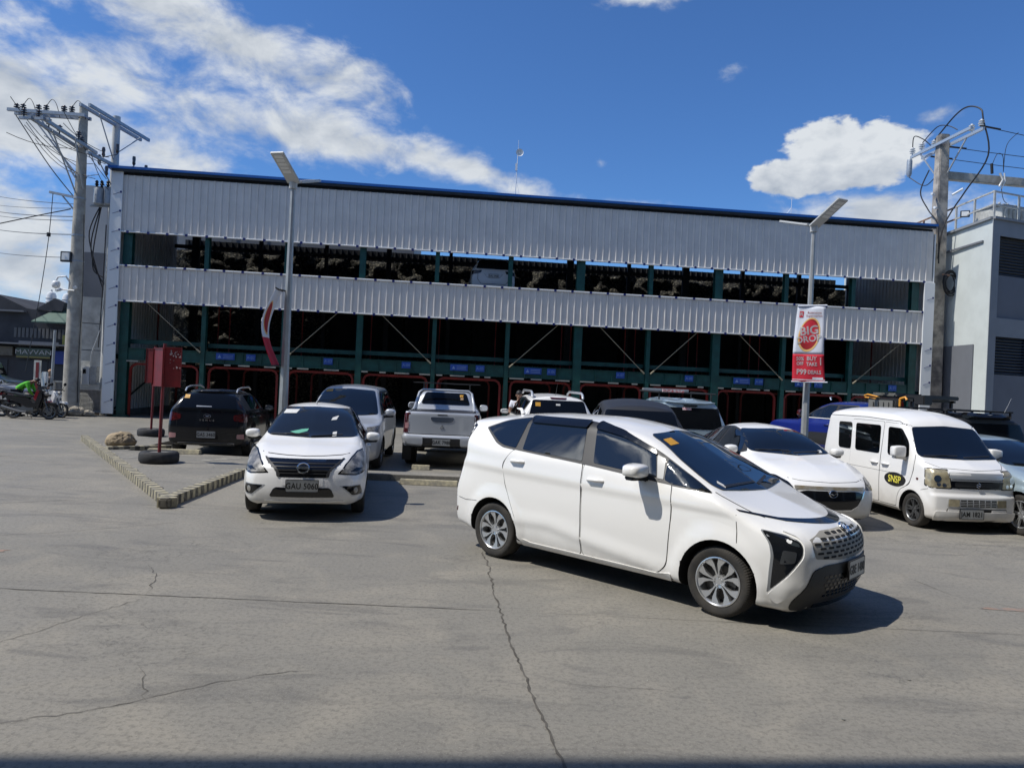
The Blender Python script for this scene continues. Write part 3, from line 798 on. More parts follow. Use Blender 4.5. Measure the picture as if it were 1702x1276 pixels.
# parapet and roof
t = MB()
for a, b in ((rbp(0, 0, HT), rbp(0, 14, HT)), (rbp(0, 0, HT), rbp(14, 0, HT))): t.bar(a + Vector((0, 0, .02)), b + Vector((0, 0, .02)), .22, .10)
t.build('coping', M['greywall'], rb)
M['railp'] = mat('pale_railing_paint', (.50, .50, .47), .6, var=.3, vscale=5)
M['rust'] = mat('rusty_railing', (.34, .20, .13), .8, var=.5, vscale=6)
rl = thing('rooftop_railing', 'pale tubular railing round the roof of the right building', 'railing', (19.34, 30.0, 0))
for k, lpos in enumerate((.02, 1.35, 2.7, 4.05, 5.4)):
    MB().bar(rbp(.05, lpos, HT), rbp(.05, lpos, HT + 1.12), .07).build('upright', M['railp'] if k < 3 else M['rust'], rl)
for k in range(1, 9): MB().bar(rbp(k * 1.5, .05, HT), rbp(k * 1.5, .05, HT + 1.12), .07).build('upright', M['railp'], rl)
for z in (.58, 1.12):
    MB().bar(rbp(.05, 0, HT + z), rbp(.05, 2.7, HT + z), .06).bar(rbp(0, .05, HT + z), rbp(13, .05, HT + z), .06).build('rail', M['railp'], rl)
    MB().bar(rbp(.05, 2.7, HT + z), rbp(.05, 7.5, HT + z), .06).build('rail', M['rust'], rl)
un = thing('rooftop_transformer', 'pale metal transformer cabinet on the right roof behind the railing', 'transformer', rb.location + rbp(2.4, 1.8, HT + .05), radians(20))
t = MB().box(-1.1, 2.2, -.6, .7, .10, .95)
for k in range(12): t.box(-1.0 + k * .26, -.96 + k * .26, -.68, -.6, .18, .85)
t.build('cabinet', M['railp'], un, bevel=.02)
MB().box(-1.15, 2.25, -.68, .75, .95, 1.0).box(-1.0, -.8, -.5, .6, .0, .10).box(1.8, 2.0, -.5, .6, 0, .10).build('lid', M['greywall'], un)
t = MB()
for k in range(3): t.lathe([(.001, 1.3), (.05, 1.28), (.06, 1.22), (.03, 1.18), (.07, 1.14), (.03, 1.10), (.07, 1.06), (.04, 1.0)], 10, 'Z', c=(-.5 + k * .5, 0, 0))
t.build('bushing', M['railp'], un)
fl = thing('floodlight', 'small black floodlight clamped to the rooftop railing', 'floodlight', rb.location + rbp(-.02, 1.95, HT + .62))
MB().prism(rounded([(-.16, -.14), (.16, -.14), (.16, .14), (-.16, .14)], .02), -.04, .04, lambda a, b, h: (h * .5 + a, h - a * .5, b)).build('housing', M['trim'], fl)
MB().prism([(-.12, -.10), (.12, -.10), (.12, .10), (-.12, .10)], -.046, -.040, lambda a, b, h: (h * .5 + a, h - a * .5, b)).build('lens', M['flash'], fl)

# ---------------------------------------------------------------- grey hall behind the left poles
hb = thing('grey_hall', 'tall grey panelled hall behind the utility poles', 'building', (-19.3, 36.5, 0), BANG)
MB().box(-2.6, 14, 0, 12, 0, 10.85).build('wall', mat('light_grey_panel', (.30, .32, .34), .7, var=.12, vscale=.5), hb)
MB().box(-2.62, 14, -.03, 0, 0, 7.55).build('lower_wall', mat('dark_grey_panel', (.095, .105, .125), .7, var=.15, vscale=.6), hb)
t = MB(); rnd = random.Random(4)
for i in range(2):
    for j in range(5):
        if i == 1 and j > 1: continue
        if j > 3: continue
        t.box(-2.45 + i * 1.5, -1.0 + i * 1.5, -.07, -.035, .1 + j * 1.32, 1.38 + j * 1.32)
t.build('render_patch', mat('pale_patched_render', (.27, .29, .30), .8, var=.35, vscale=1.2), hb)
t = MB()
for i in range(8): t.box(-2.6 + i * 1.5, -2.57 + i * 1.5, -.05, -.028, 7.6, 10.8)
t.build('panel_joint', M['greywall2'], hb)

# ---------------------------------------------------------------- canopy over the place the photograph is taken from
cn = thing('entrance_canopy', 'flat concrete canopy over the entrance where the viewer stands', 'canopy', (0, 0, 0))
MB().prism([(-40, -9), (40, -9), (40, 5.84), (-40, -.56)], 12.0, 12.6).build('roof_slab', M['palewall'], cn)
MB().box(-40, 40, -9.3, -8.9, 0, 12.0).build('back_wall', M['greywall'], cn)
t = MB()
for x in (-18, -9, 9, 18): t.box(x - .3, x + .3, -3.3, -2.7, 0, 12.0)
t.build('column', M['palewall'], cn)
# ---------------------------------------------------------------- vehicles
class Car:
    """A vehicle built in its own space: s = metres behind the front bumper, y = left, z = up.
    The body is lofted through sections; every lamp, pane and door is a shell laid on that body."""
    def __init__(c, name, label, cat, spec, pos, yaw, paint, z0=0.0):
        c.sp = spec; c.L = spec['L']; c.paint = paint
        hx = c.L / 2
        c.root = thing(name, label, cat, (pos[0] - cos(yaw) * hx, pos[1] - sin(yaw) * hx, z0), yaw)
        c.body()
    def X(c, s): return c.L / 2 - s
    def body(c):
        sp = c.sp; L = c.L
        top = pchip(sp['top']); belt = pchip(sp['belt']); rail = pchip(sp['rail']); drop = pchip(sp['drop'])
        plan = pchip(sp['plan']); sill = pchip(sp['sill']); zm = sp.get('zmid', 0.62); crown = pchip(sp.get('crown', [(0, .03), (L, .03)]))
        rf, rr = sp.get('rf', 0.09), sp.get('rr', 0.09)
        tuck = sp.get('tuck', 0.045); sh = sp.get('shoulder', 0.03)
        fp = pchip(sp['fprof']); rp = pchip(sp['rprof']); fa = sp.get('fa', 0.14); ra = sp.get('ra', 0.10)
        fpow = sp.get('fpow', 2.4); lf = sp.get('lf', 0.9); lr = sp.get('lr', 0.9)
        st = [0, .004, .012, .026, .045, .068, .09]
        S = [x for x in st]; x = 0.12
        while x < L - 0.11: S.append(x); x += 0.045
        S += [L - q for q in reversed(st)]
        creases = sp.get('crease', [])
        ax = sp['axles']; Ra = sp['Ra']
        def section(s):
            q = 1.0
            if s < rf: q = sqrt(max(0, 1 - (1 - s / rf) ** 2))
            dw = rf * (1 - q) if s < rf else 0
            e = L - s
            if e < rr: q2 = sqrt(max(0, 1 - (1 - e / rr) ** 2)); dw = rr * (1 - q2)
            w = plan(s) - dw; zt = top(s) - dw * 0.9; zb = sill(s) + dw * 0.5
            zb_ = min(belt(s), zt - 0.035); wr = min(rail(s), w - 0.03) - dw * 0.5; zr = zt - drop(s)
            zr = max(zr, zb_ + 0.012)
            zmm = min(zm, zb_ - 0.1)
            C = [(w - tuck - 0.10, zb - 0.02, .04), (w - tuck, zb + 0.015, .05), (w - 0.012, zb + 0.16, .12), (w, zmm, .18),
                 (w - sh, zb_, .07), (wr, zr, sp.get('rr_rail', 0.09)), (wr * 0.5, zt - crown(s) * 0.30, .2), (0, zt, 0)]
            cnt = [2, 3, 15, 13, 12, 7, 6]
            out = []
            # cut corners
            P = [Vector(p[:2]) for p in C]; segs = []
            cut = [None] * len(P)
            for i in range(1, len(P) - 1):
                a = P[i - 1] - P[i]; b = P[i + 1] - P[i]; r = min(C[i][2], a.length * .45, b.length * .45)
                cut[i] = (P[i] + a.normalized() * r if a.length > 1e-6 else P[i], P[i] + b.normalized() * r if b.length > 1e-6 else P[i])
            for i in range(len(P) - 1):
                a = P[i] if i == 0 else cut[i][1]; b = P[i + 1] if i + 1 == len(P) - 1 else cut[i + 1][0]
                for j in range(cnt[i] + 1): out.append(a.lerp(b, j / cnt[i]))
                if i + 1 < len(P) - 1:
                    for j in (1, 2, 3):
                        t = j / 4; out.append(cut[i + 1][0] * (1 - t) ** 2 + P[i + 1] * 2 * t * (1 - t) + cut[i + 1][1] * t * t)
            return [(p.x, p.y) for p in out]
        def place(s, y, z):
            """final position of a section point, with nose and tail shape, arch flares and creases"""
            wref = plan(0.9); f = abs(y) / wref
            e = L - s
            kf = max(0.0, 1 - s / lf); kr = max(0.0, 1 - e / lr)
            s2 = s + kf * (fa * f ** fpow + fp(z)) - kr * (ra * f ** 2.6 + rp(z))
            if abs(y) > plan(s) * 0.6:
                d = 0.0
                for a in ax:
                    rho = sqrt((s2 - a) ** 2 + (z - sp['zax']) ** 2)
                    d = max(d, sp.get('flare', .015) * (1 - sst(Ra + .035, Ra + sp.get('fw', .11), rho)))
                for (ln, amp, wd) in creases:
                    zc = ln(s2) if callable(ln) else ln
                    if zc is None: continue
                    t = (z - zc) / wd
                    if -1 < t < 1: d += amp * (1 - sst(0, 1, t) if t > 0 else 1 - sst(0, .55, -t))
                y += math.copysign(d, y)
            return (c.X(s2), y, z)
        V = []; F = []
        ring0 = [section(s) for s in S]; n = len(ring0[0])
        for i, s in enumerate(S):
            for (y, z) in ring0[i]: V.append(place(s, -y, z))       # right side
        for i in range(len(S) - 1):
            for j in range(n - 1):
                a = i * n + j; F.append((a, a + n, a + n + 1, a + 1))
        # end caps (right half), grid from ring to centreline
        K = 9
        for i, flip in ((0, 0), (len(S) - 1, 1)):
            base = len(V); g = []
            for j, (y, z) in enumerate(ring0[i]):
                row = [i * n + j]
                if j < n - 1:
                    for k in range(1, K + 1):
                        V.append(place(S[i], -y * (1 - k / K), z)); row.append(len(V) - 1)
                g.append(row)
            for j in range(n - 2):
                for k in range(K):
                    q = (g[j][k], g[j][k + 1], g[j + 1][k + 1], g[j + 1][k]); F.append(q if flip else q[::-1])
            j = n - 2
            for k in range(K): F.append((g[j][k], g[j][k + 1], g[j + 1][0]))
        # bottom: close with a flat floor
        for i in range(len(S)):
            p = V[i * n]; V.append((p[0], 0.0, p[2]))
        b0 = len(V) - len(S)
        for i in range(len(S) - 1): F.append((i * n, b0 + i, b0 + i + 1, (i + 1) * n))
        # mirror
        nv = len(V); V2 = V + [(x, -y, z) for x, y, z in V]
        F2 = F + [tuple(q + nv for q in f[::-1]) for f in F]
        me = bpy.data.meshes.new('body'); me.from_pydata(V2, [], F2)
        bm = bmesh.new(); bm.from_mesh(me)
        bmesh.ops.remove_doubles(bm, verts=bm.verts, dist=0.0004)
        bmesh.ops.dissolve_degenerate(bm, edges=bm.edges, dist=0.0002)
        bmesh.ops.recalc_face_normals(bm, faces=bm.faces)
        bm.to_mesh(me)
        c.bvh = BVHTree.FromBMesh(bm); bm.free()
        o = link('body', me, c.paint, c.root)
        me.materials.append(M['well'])
        # wheel arches
        cm = MB()
        for a in ax:
            for sgn in (-1, 1):
                y0, y1 = (-1.3, -(plan(a) - 0.30)) if sgn < 0 else (plan(a) - 0.30, 1.3)
                N = 40; vs = []
                pf = []
                for j in range(N):
                    t = 2 * pi * j / N; pf.append((c.X(a) + Ra * cos(t), sp['zax'] + Ra * sin(t)))
                if sp.get('archflat'):
                    pf = rounded([(c.X(a) - Ra, -.2), (c.X(a) + Ra, -.2), (c.X(a) + Ra, .5), (c.X(a) + Ra * .6, sp['zax'] + Ra), (c.X(a) - Ra * .6, sp['zax'] + Ra), (c.X(a) - Ra, .5)], .12)
                cm.prism(pf, y0, y1, frame=lambda p, q, h: (p, h, q))
        cut = cm.build('cutter', M['well'])
        cut.parent = c.root
        md = o.modifiers.new('arches', 'BOOLEAN'); md.operation = 'DIFFERENCE'; md.object = cut; md.solver = 'EXACT'
        bpy.context.view_layer.update()
        me2 = bpy.data.meshes.new_from_object(o.evaluated_get(bpy.context.evaluated_depsgraph_get()))
        o.modifiers.clear()
        if len(me2.polygons) > 100:
            o.data = me2
        bpy.data.objects.remove(cut)
        me = o.data
        me.materials.clear(); me.materials.append(c.paint); me.materials.append(M['well'])
        for p in me.polygons:
            mi = 0
            ce = p.center
            for a in ax:
                rho = sqrt((ce.x - c.X(a)) ** 2 + (ce.z - sp['zax']) ** 2)
                if (rho < Ra + 0.002 and abs(ce.y) < plan(a) + .1) : mi = 1
            if abs(p.normal.z) > 0.9 and ce.z < sill(L / 2) + .05: mi = 1
            p.material_index = mi; p.use_smooth = True
        me.set_sharp_from_angle(angle=radians(32))
        c.bodyo = o
        c.plan = plan; c.top = top
    # ---- shells laid on the body
    def frame(c, az):
        a = radians(az); o = Vector((cos(a), sin(a), 0)); t = Vector((-sin(a), cos(a), 0)); return o, t
    def cast(c, az, h, z, off):
        if az == 'T':
            org = Vector((c.X(h), z, 4)); d = Vector((0, 0, -1))
        else:
            o, t = c.frame(az); org = o * 5 + t * h + Vector((0, 0, z)); d = -o
        hit = c.bvh.ray_cast(org, d)
        if hit[0] is None:
            near = c.bvh.find_nearest(org + d * (5 - c.sp['plan'][1][1])) if az != 'T' else c.bvh.find_nearest(org + d * 2.5)
            # step onto the closest silhouette point
            best = None
            for k in range(60):
                p = org + d * (3 + 4 * k / 60)
                q = c.bvh.find_nearest(p)
                if q[0] is not None and (best is None or q[3] < best[3]): best = q
            hit = best
        p, nrm = hit[0], hit[1]
        if nrm.dot(d) > 0: nrm = -nrm
        return p + nrm * off, nrm
    def shell(c, name, poly, az, m, off=0.004, parent=None, step=0.05, mirror=False, thick=0.012, r=0.02, smooth=40, holes=(), label=None, rn=4):
        """poly in (h, z) seen from azimuth az (0 front, 180 rear, -90 right side, 'T' top: (s, y)).
        For the sides give (s, z): they are turned into h here."""
        if rn: poly = rounded(poly, r, rn)
        side = az in (-90, 90)
        if side: poly = [((c.X(p[0])) * (1 if az == -90 else -1), p[1]) for p in poly]
        # boundary subdivision
        pts = []
        for i in range(len(poly)):
            a = Vector(poly[i]); b = Vector(poly[(i + 1) % len(poly)]); k = max(1, int((b - a).length / step))
            for j in range(k): pts.append(a.lerp(b, j / k))
        nb = len(pts)
        xs = [p.x for p in pts]; ys = [p.y for p in pts]
        bp = [(p.x, p.y) for p in pts]
        y = min(ys) + step * .5; row = 0
        allp = list(pts)
        while y < max(ys):
            x = min(xs) + (step * .5 if row % 2 else step * .25)
            while x < max(xs):
                if inside((x, y), bp):
                    dmin = min((Vector((x, y)) - p).length_squared for p in pts)
                    if dmin > (step * .45) ** 2: allp.append(Vector((x, y)))
                x += step
            y += step * .87; row += 1
        edges = [(i, (i + 1) % nb) for i in range(nb)]
        vo, eo, fo, ov, oe, of = delaunay_2d_cdt(allp, edges, [], 0, 1e-6)
        V = []; N = []
        for p in vo:
            q, nm = c.cast(az, p.x, p.y, off); V.append(q); N.append(nm)
        F = []
        for f in fo:
            ce = (vo[f[0]] + vo[f[1]] + vo[f[2]]) / 3
            if inside((ce.x, ce.y), bp): F.append(tuple(f))
        # skirt so that the shell has thickness
        rim = []
        idx = {}
        for i in range(nb):
            t = ov  # original vertex map
        order = []
        lookup = {}
        for k, lst in enumerate(ov):
            for q in lst: lookup[q] = k
        order = [lookup[i] for i in range(nb) if i in lookup]
        base = len(V)
        for k in order: V.append(V[k] - N[k] * (thick + off))
        mm = len(order)
        for i in range(mm):
            a = order[i]; b = order[(i + 1) % mm]; F.append((a, b, base + (i + 1) % mm, base + i))
        me = bpy.data.meshes.new(name); me.from_pydata([tuple(v) for v in V], [], F)
        bm = bmesh.new(); bm.from_mesh(me); bmesh.ops.recalc_face_normals(bm, faces=bm.faces)
        # make sure outward
        s_ = sum(f.normal.dot(N[f.verts[0].index]) * f.calc_area() for f in bm.faces if all(v.index < base for v in f.verts)) if bm.faces else 1
        if s_ < 0: bmesh.ops.reverse_faces(bm, faces=bm.faces)
        bm.to_mesh(me); bm.free()
        o = link(name, me, m, parent or c.root, smooth)
        if label: o['label'] = label
        res = [o]
        if mirror:
            me2 = me.copy()
            for v in me2.vertices: v.co.y *= -1
            me2.flip_normals()
            o2 = link(name, me2, None, mirror if not isinstance(mirror, bool) else (parent or c.root), smooth); res.append(o2)
        return res
    def line(c, name, pts, az, m, w=0.008, off=0.002, parent=None, mirror=False, thick=.004):
        """a narrow strip along an open polyline of (h, z) or (s, z) points"""
        P = [Vector(p) for p in pts]; Lf = []; Rt = []
        for i, p in enumerate(P):
            d = (P[min(i + 1, len(P) - 1)] - P[max(i - 1, 0)]).normalized(); nrm = Vector((-d.y, d.x)) * w / 2
            Lf.append(p + nrm); Rt.append(p - nrm)
        poly = [(p.x, p.y) for p in Lf] + [(p.x, p.y) for p in reversed(Rt)]
        return c.shell(name, poly, az, m, off, parent, 0.06, mirror, thick, rn=0)
    def wheels(c, R=0.316, width=0.205, rimr=0.215, style='star', yo=None, steer=0.0, m=None, five=5):
        yo = yo or (c.plan(c.sp['axles'][0]) - 0.02)
        m = m or M['rim']
        # tyre (axis along y, outer face at y=0 going inwards +)
        t = MB(); w = width
        prof = [(rimr + .004, .030), (rimr + .010, .008), (rimr + .022, .004), (R - .045, -.006), (R - .022, .000), (R - .008, .012), (R - .001, .03), (R, w * .5),
                (R - .001, w - .03), (R - .012, w - .010), (R - .05, w), (rimr + .01, w - .01), (rimr - .01, w - .02)]
        t.lathe(prof, 56, 'Y')
        rm = MB()
        rm.lathe([(rimr + .004, .012), (rimr + .006, .004), (rimr - .004, .002), (rimr - .012, .010), (rimr - .020, .03), (rimr - .024, w - .03), (rimr - .01, w - .02)], 48, 'Y')
        def spoke(poly, d0=.012, d1=.045, dish=.02):
            n = len(poly)
            fr = lambda a, b, h: (a, h + dish * (1 - min(1, sqrt(a * a + b * b) / rimr)) * 0 + (dish * (1 - sqrt(a * a + b * b) / rimr)), b)
            rm.prism(poly, d0, d1, fr)
        ro = rimr - .010
        if style == 'star':       # five pairs of forked spokes with twisted wide ends
            for k in range(5):
                a0 = 2 * pi * k / 5 + pi / 2
                for sg in (-1, 1):
                    pr = []
                    for (r, t_) in ((.045, -.02), (.09, .04), (.14, .13), (ro, .345), (ro, -.03), (.155, -.10), (.11, -.10), (.05, -.36)):
                        tt = a0 + sg * (t_ + .20 if r > .06 else t_ + .40)
                        pr.append((r * cos(tt), r * sin(tt)))
                    spoke(pr if sg > 0 else pr[::-1])
        elif style == 'multi':    # ten thin double spokes
            for k in range(five * 2):
                a0 = 2 * pi * (k // 2) / five + pi / 2 + (.17 if k % 2 else -.17)
                p = [];
                for (r, hw) in ((.04, .012), (ro, .011)):
                    p.append((r, hw))
                pr = [(.035, -.010), (ro, -.011), (ro, .011), (.035, .010)]
                spoke([(x * cos(a0) - y * sin(a0), x * sin(a0) + y * cos(a0)) for x, y in pr])
        else:                     # five broad spokes
            for k in range(five):
                a0 = 2 * pi * k / five + pi / 2
                pr = [(.03, -.030), (ro, -.048), (ro, .048), (.03, .030)]
                spoke([(x * cos(a0) - y * sin(a0), x * sin(a0) + y * cos(a0)) for x, y in pr])
        rm.lathe([(.001, .028), (.030, .028), (.034, .034), (.060, .030), (.068, .05), (.068, .075)], 24, 'Y')
        for k in range(5):
            a0 = 2 * pi * k / 5 + pi / 2
            rm.lathe([(.001, .022), (.009, .022), (.010, .034)], 8, 'Y', c=(.047 * cos(a0), 0, .047 * sin(a0)))
        d = MB().lathe([(.001, .085), (.140, .085), (.140, .105), (rimr - .03, .11), (rimr - .03, .12)], 40, 'Y')
        d.prism([(.06, .02), (.145, .05), (.145, -.05), (.06, -.03)], .06, .085, lambda a, b, h: (a, h, b))
        first = None
        for i, a in enumerate(c.sp['axles']):
            for sg in (-1, 1):
                if first is None:
                    o = rm.build('wheel', m, c.root, 30)
                    ty = t.build('tyre', M['tyre'], o, 50)
                    dd = d.build('brake_disc', M['disc'], o, 30)
                    first = o
                else: o = copy_tree(first, c.root)
                o.location = (c.X(a), sg * yo, R)
                o.rotation_euler = (0, 0.37 * i + .2 * sg, (0 if sg < 0 else pi) + (steer if i == 0 else 0))
    def plate(c, txt, end=1, z=0.5, y=0.0, w=0.40, h=0.15, out=0.03, tilt=0.0, m=None):
        az = 0 if end > 0 else 180
        p, n = c.cast(az, y * (1 if end > 0 else -1), z, 0.0)
        x = p.x + end * out
        t = MB().prism(rounded([(-w / 2, -h / 2), (w / 2, -h / 2), (w / 2, h / 2), (-w / 2, h / 2)], .015), -.006, .006, lambda a, b, hh: (hh, a, b))
        pl = t.build('number_plate', m or M['plate'], c.root, None)
        pl.location = (x, y, z)
        fr = MB()
        for q in ((-w / 2 - .006, w / 2 + .006, -h / 2 - .008, -h / 2), (-w / 2 - .006, w / 2 + .006, h / 2, h / 2 + .008),
                  (-w / 2 - .008, -w / 2, -h / 2, h / 2), (w / 2, w / 2 + .008, -h / 2, h / 2)):
            fr.box(-.008, .007, q[0], q[1], q[2], q[3])
        fr.box(*sorted((-end * (out + .02), -end * .007)), -w * .4, w * .4, -h * .4, h * .4)
        fr.build('plate_frame', M['trim'], pl)
        if txt:
            text_obj('lettering', txt, M['ink'], pl, (end * .0075, 0, -.006), (0, end * 1.0, 0), (0, 0, 1), h * .74, sx=.80, bold=.0022, spacing=1.08, ext=.001)
        return pl
    def mirror(c, s, z, side=-1, m=None, size=(.10, .21, .13), outx=0.03, low=None, e=.62):
        """door mirror: a rounded housing on a foot"""
        p, n = c.cast(-90 if side < 0 else 90, c.X(s) * (1 if side < 0 else -1), z, 0)
        y0 = p.y; lx, ly, lz = size
        bm = bmesh.new(); bmesh.ops.create_icosphere(bm, subdivisions=3, radius=1.0)
        for v in bm.verts:
            q = v.co
            x = math.copysign(abs(q.x) ** e, q.x); y = math.copysign(abs(q.y) ** e, q.y); zz = math.copysign(abs(q.z) ** e, q.z)
            if x < -.35: x = -.35 - (abs(x) - .35) * .15
            tp = 1 - .22 * (y * (-1) + 1) / 2 if True else 1
            v.co = Vector((x * lx, y * ly / 2, zz * lz / 2 * (1 - .18 * max(0, -y))))
        me = bpy.data.meshes.new('door_mirror'); bm.to_mesh(me); bm.free()
        if side > 0:
            for v in me.vertices: v.co.y *= -1
            me.flip_normals()
        o = link('door_mirror', me, m or next((CLEAN[k] for k in CLEAN if M[k] == c.paint), c.paint), c.root, 60)
        o.location = (c.X(s) + outx, y0 + side * (ly / 2 + .045), z + lz * .45)
        f = MB()
        f.bar((.0 - outx * 0, -side * (ly / 2 + .07), -lz * .62), (.0, side * ly * .32, -lz * .50), .10, .045); f.bar((.02 - outx, -side * (ly / 2 + .06), -lz * .75), (.0, -side * ly * .36, -lz * .45), .07, .05)
        f.build('mirror_foot', low or M['trim'], o, bevel=.012)
        g = MB().prism(rounded([(-ly * .40, -lz * .36), (ly * .40, -lz * .40), (ly * .40, lz * .36), (-ly * .40, lz * .40)], .03), -lx * .41, -lx * .49, lambda a, b, h: (h, a, b))
        g.build('mirror_glass', M['chrome'], o)
        return o
    def handle(c, s, z, door, side=-1, m=None, ln=.20):
        p, n = c.cast(-90 if side < 0 else 90, c.X(s) * (1 if side < 0 else -1), z, 0)
        b = MB()
        pts = [(c.X(s) + ln / 2, p.y + side * .004, z), (c.X(s) + ln * .36, p.y + side * .034, z + .004), (c.X(s) - ln * .30, p.y + side * .036, z + .004), (c.X(s) - ln / 2, p.y + side * .004, z)]
        b.tube(pts, [.014, .017, .018, .014], 8)
        o = b.build('handle', m or c.paint, door, 60)
        return o
def base_spec(**kw):
    d = dict(rf=.09, rr=.08, fa=.16, ra=.08, fpow=2.4, lf=.9, lr=.9, flare=.014, fw=.10, zmid=.62, shoulder=.03, tuck=.045,
             fprof=[(.15, .10), (.3, .03), (.45, 0), (.6, .02), (.8, .09), (1.0, .2)],
             rprof=[(.2, .06), (.4, 0), (.65, 0), (.95, .05), (1.2, .12), (1.5, .10), (1.7, .05)],
             crown=[(0, .03), (.9, .06), (1.8, .05), (4.4, .05)], zax=.32, Ra=.37)
    d.update(kw); return d
def spec_star():
    return base_spec(L=4.46, W=1.78,
        top=[(0, .86), (.15, .905), (.45, .99), (.78, 1.075), (.95, 1.135), (1.4, 1.375), (1.78, 1.555), (2.1, 1.635), (2.6, 1.69), (3.2, 1.685), (3.8, 1.645), (4.46, 1.575)],
        belt=[(0, .74), (.3, .86), (.7, .985), (1.0, 1.06), (1.5, 1.095), (2.4, 1.15), (3.4, 1.20), (4.0, 1.24), (4.46, 1.28)],
        rail=[(0, .60), (.4, .64), (.8, .745), (1.1, .735), (1.6, .665), (2.1, .61), (3.2, .60), (4.0, .585), (4.46, .57)],
        drop=[(0, .03), (.8, .03), (1.2, .05), (1.8, .07), (2.6, .075), (4.46, .06)],
        crown=[(0, .04), (.9, .08), (1.8, .05), (4.46, .05)],
        plan=[(0, .80), (.12, .845), (.35, .875), (.75, .885), (1.5, .885), (3.6, .885), (4.1, .865), (4.46, .82)],
        sill=[(0, .17), (.4, .19), (1.3, .215), (3.2, .215), (3.9, .24), (4.46, .30)],
        fprof=[(.15, .12), (.28, .05), (.42, .0), (.62, .005), (.76, .04), (.86, .12), (.95, .20)],
        rprof=[(.2, .06), (.4, .0), (.65, .0), (.95, .07), (1.15, .13), (1.4, .10), (1.55, .03), (1.7, .02)],
        fa=.24, ra=.10, fpow=2.2, lf=1.0, lr=1.0, axles=(.88, 3.66), zax=.318, Ra=.375, flare=.022, fw=.13,
        zmid=.70, shoulder=.035, tuck=.04,
        crease=[(lambda s: .93 + .028 * s, .012, .12),
                (lambda s: .24 + (min(s, 2.85) - 1.1) * .155 - max(0, s - 2.85) * .04 if s < 3.9 else None, .014, .16)])
def spec_almera():
    return base_spec(L=4.425, W=1.695,
        top=[(0, .80), (.12, .86), (.5, .965), (1.05, 1.045), (1.2, 1.085), (1.55, 1.27), (1.95, 1.455), (2.3, 1.52), (2.7, 1.535), (3.1, 1.48), (3.5, 1.30), (3.85, 1.10), (4.2, 1.06), (4.425, 1.02)],
        belt=[(0, .64), (.4, .80), (1, .91), (2, .945), (3.4, .99), (4.4, .95)],
        rail=[(0, .58), (.4, .62), (1.1, .70), (1.6, .62), (2.1, .55), (2.8, .54), (3.3, .56), (3.8, .62), (4.425, .60)],
        drop=[(0, .03), (1.0, .03), (1.6, .06), (2.2, .07), (3.0, .07), (3.8, .04), (4.425, .04)],
        plan=[(0, .72), (.15, .785), (.4, .83), (.9, .845), (3.5, .845), (4.1, .82), (4.425, .76)],
        sill=[(0, .235), (.5, .235), (1.3, .21), (3.2, .21), (4.0, .24), (4.425, .30)],
        fprof=[(.15, .09), (.25, .02), (.40, 0), (.55, .015), (.70, .06), (.82, .14), (1.0, .2)],
        fa=.20, axles=(.86, 3.46), zax=.305, Ra=.345, zmid=.60)
def spec_van():
    return base_spec(L=3.395, W=1.475,
        top=[(0, .97), (.1, 1.02), (.38, 1.12), (.5, 1.19), (.75, 1.48), (.97, 1.72), (1.12, 1.79), (1.5, 1.865), (2.2, 1.885), (3.0, 1.87), (3.395, 1.83)],
        belt=[(0, .86), (.3, 1.0), (.8, 1.04), (3.395, 1.06)],
        rail=[(0, .64), (.4, .672), (.7, .660), (1.0, .640), (1.4, .632), (3.395, .625)],
        drop=[(0, .03), (.5, .04), (.9, .08), (1.4, .10), (3.395, .10)],
        crown=[(0, .04), (.5, .08), (1.2, .07), (3.4, .07)], rr_rail=.11,
        plan=[(0, .70), (.12, .725), (.3, .735), (3.2, .735), (3.395, .715)],
        sill=[(0, .20), (.5, .20), (2.9, .22), (3.395, .26)],
        fprof=[(.15, .03), (.3, 0), (.55, .0), (.62, .035), (.9, .05), (1.0, .09)],
        rprof=[(.2, .03), (.45, 0), (1, .02), (1.8, .10)],
        fa=.10, ra=.05, fpow=2.6, lf=.5, rf=.05, rr=.06, axles=(.55, 2.95), zax=.275, Ra=.315, zmid=.7, shoulder=.02, tuck=.02, flare=.02, fw=.13,
        crease=[(lambda s: .80, .006, .04)])
def spec_mazda():
    return base_spec(L=4.58, W=1.795,
        top=[(0, .73), (.12, .80), (.5, .91), (1.15, 1.015), (1.35, 1.06), (1.7, 1.25), (2.1, 1.40), (2.5, 1.465), (2.9, 1.475), (3.3, 1.41), (3.8, 1.22), (4.1, 1.12), (4.4, 1.08), (4.58, 1.02)],
        belt=[(0, .62), (.4, .79), (1, .90), (2, .945), (3.4, 1.0), (4.4, .96)],
        rail=[(0, .58), (.5, .66), (1.2, .74), (1.7, .64), (2.2, .56), (2.9, .54), (3.4, .56), (4.0, .64), (4.58, .6)],
        drop=[(0, .03), (1.2, .03), (1.7, .06), (2.3, .07), (3.2, .07), (4.0, .04), (4.58, .04)],
        plan=[(0, .74), (.15, .82), (.4, .875), (.9, .895), (3.6, .895), (4.2, .86), (4.58, .78)],
        sill=[(0, .16), (.5, .18), (1.3, .19), (3.4, .19), (4.2, .24), (4.58, .30)],
        fprof=[(.15, .10), (.25, .02), (.40, 0), (.55, .01), (.68, .05), (.78, .12), (1.0, .2)],
        fa=.26, axles=(.95, 3.65), zax=.32, Ra=.365, zmid=.58, flare=.02)
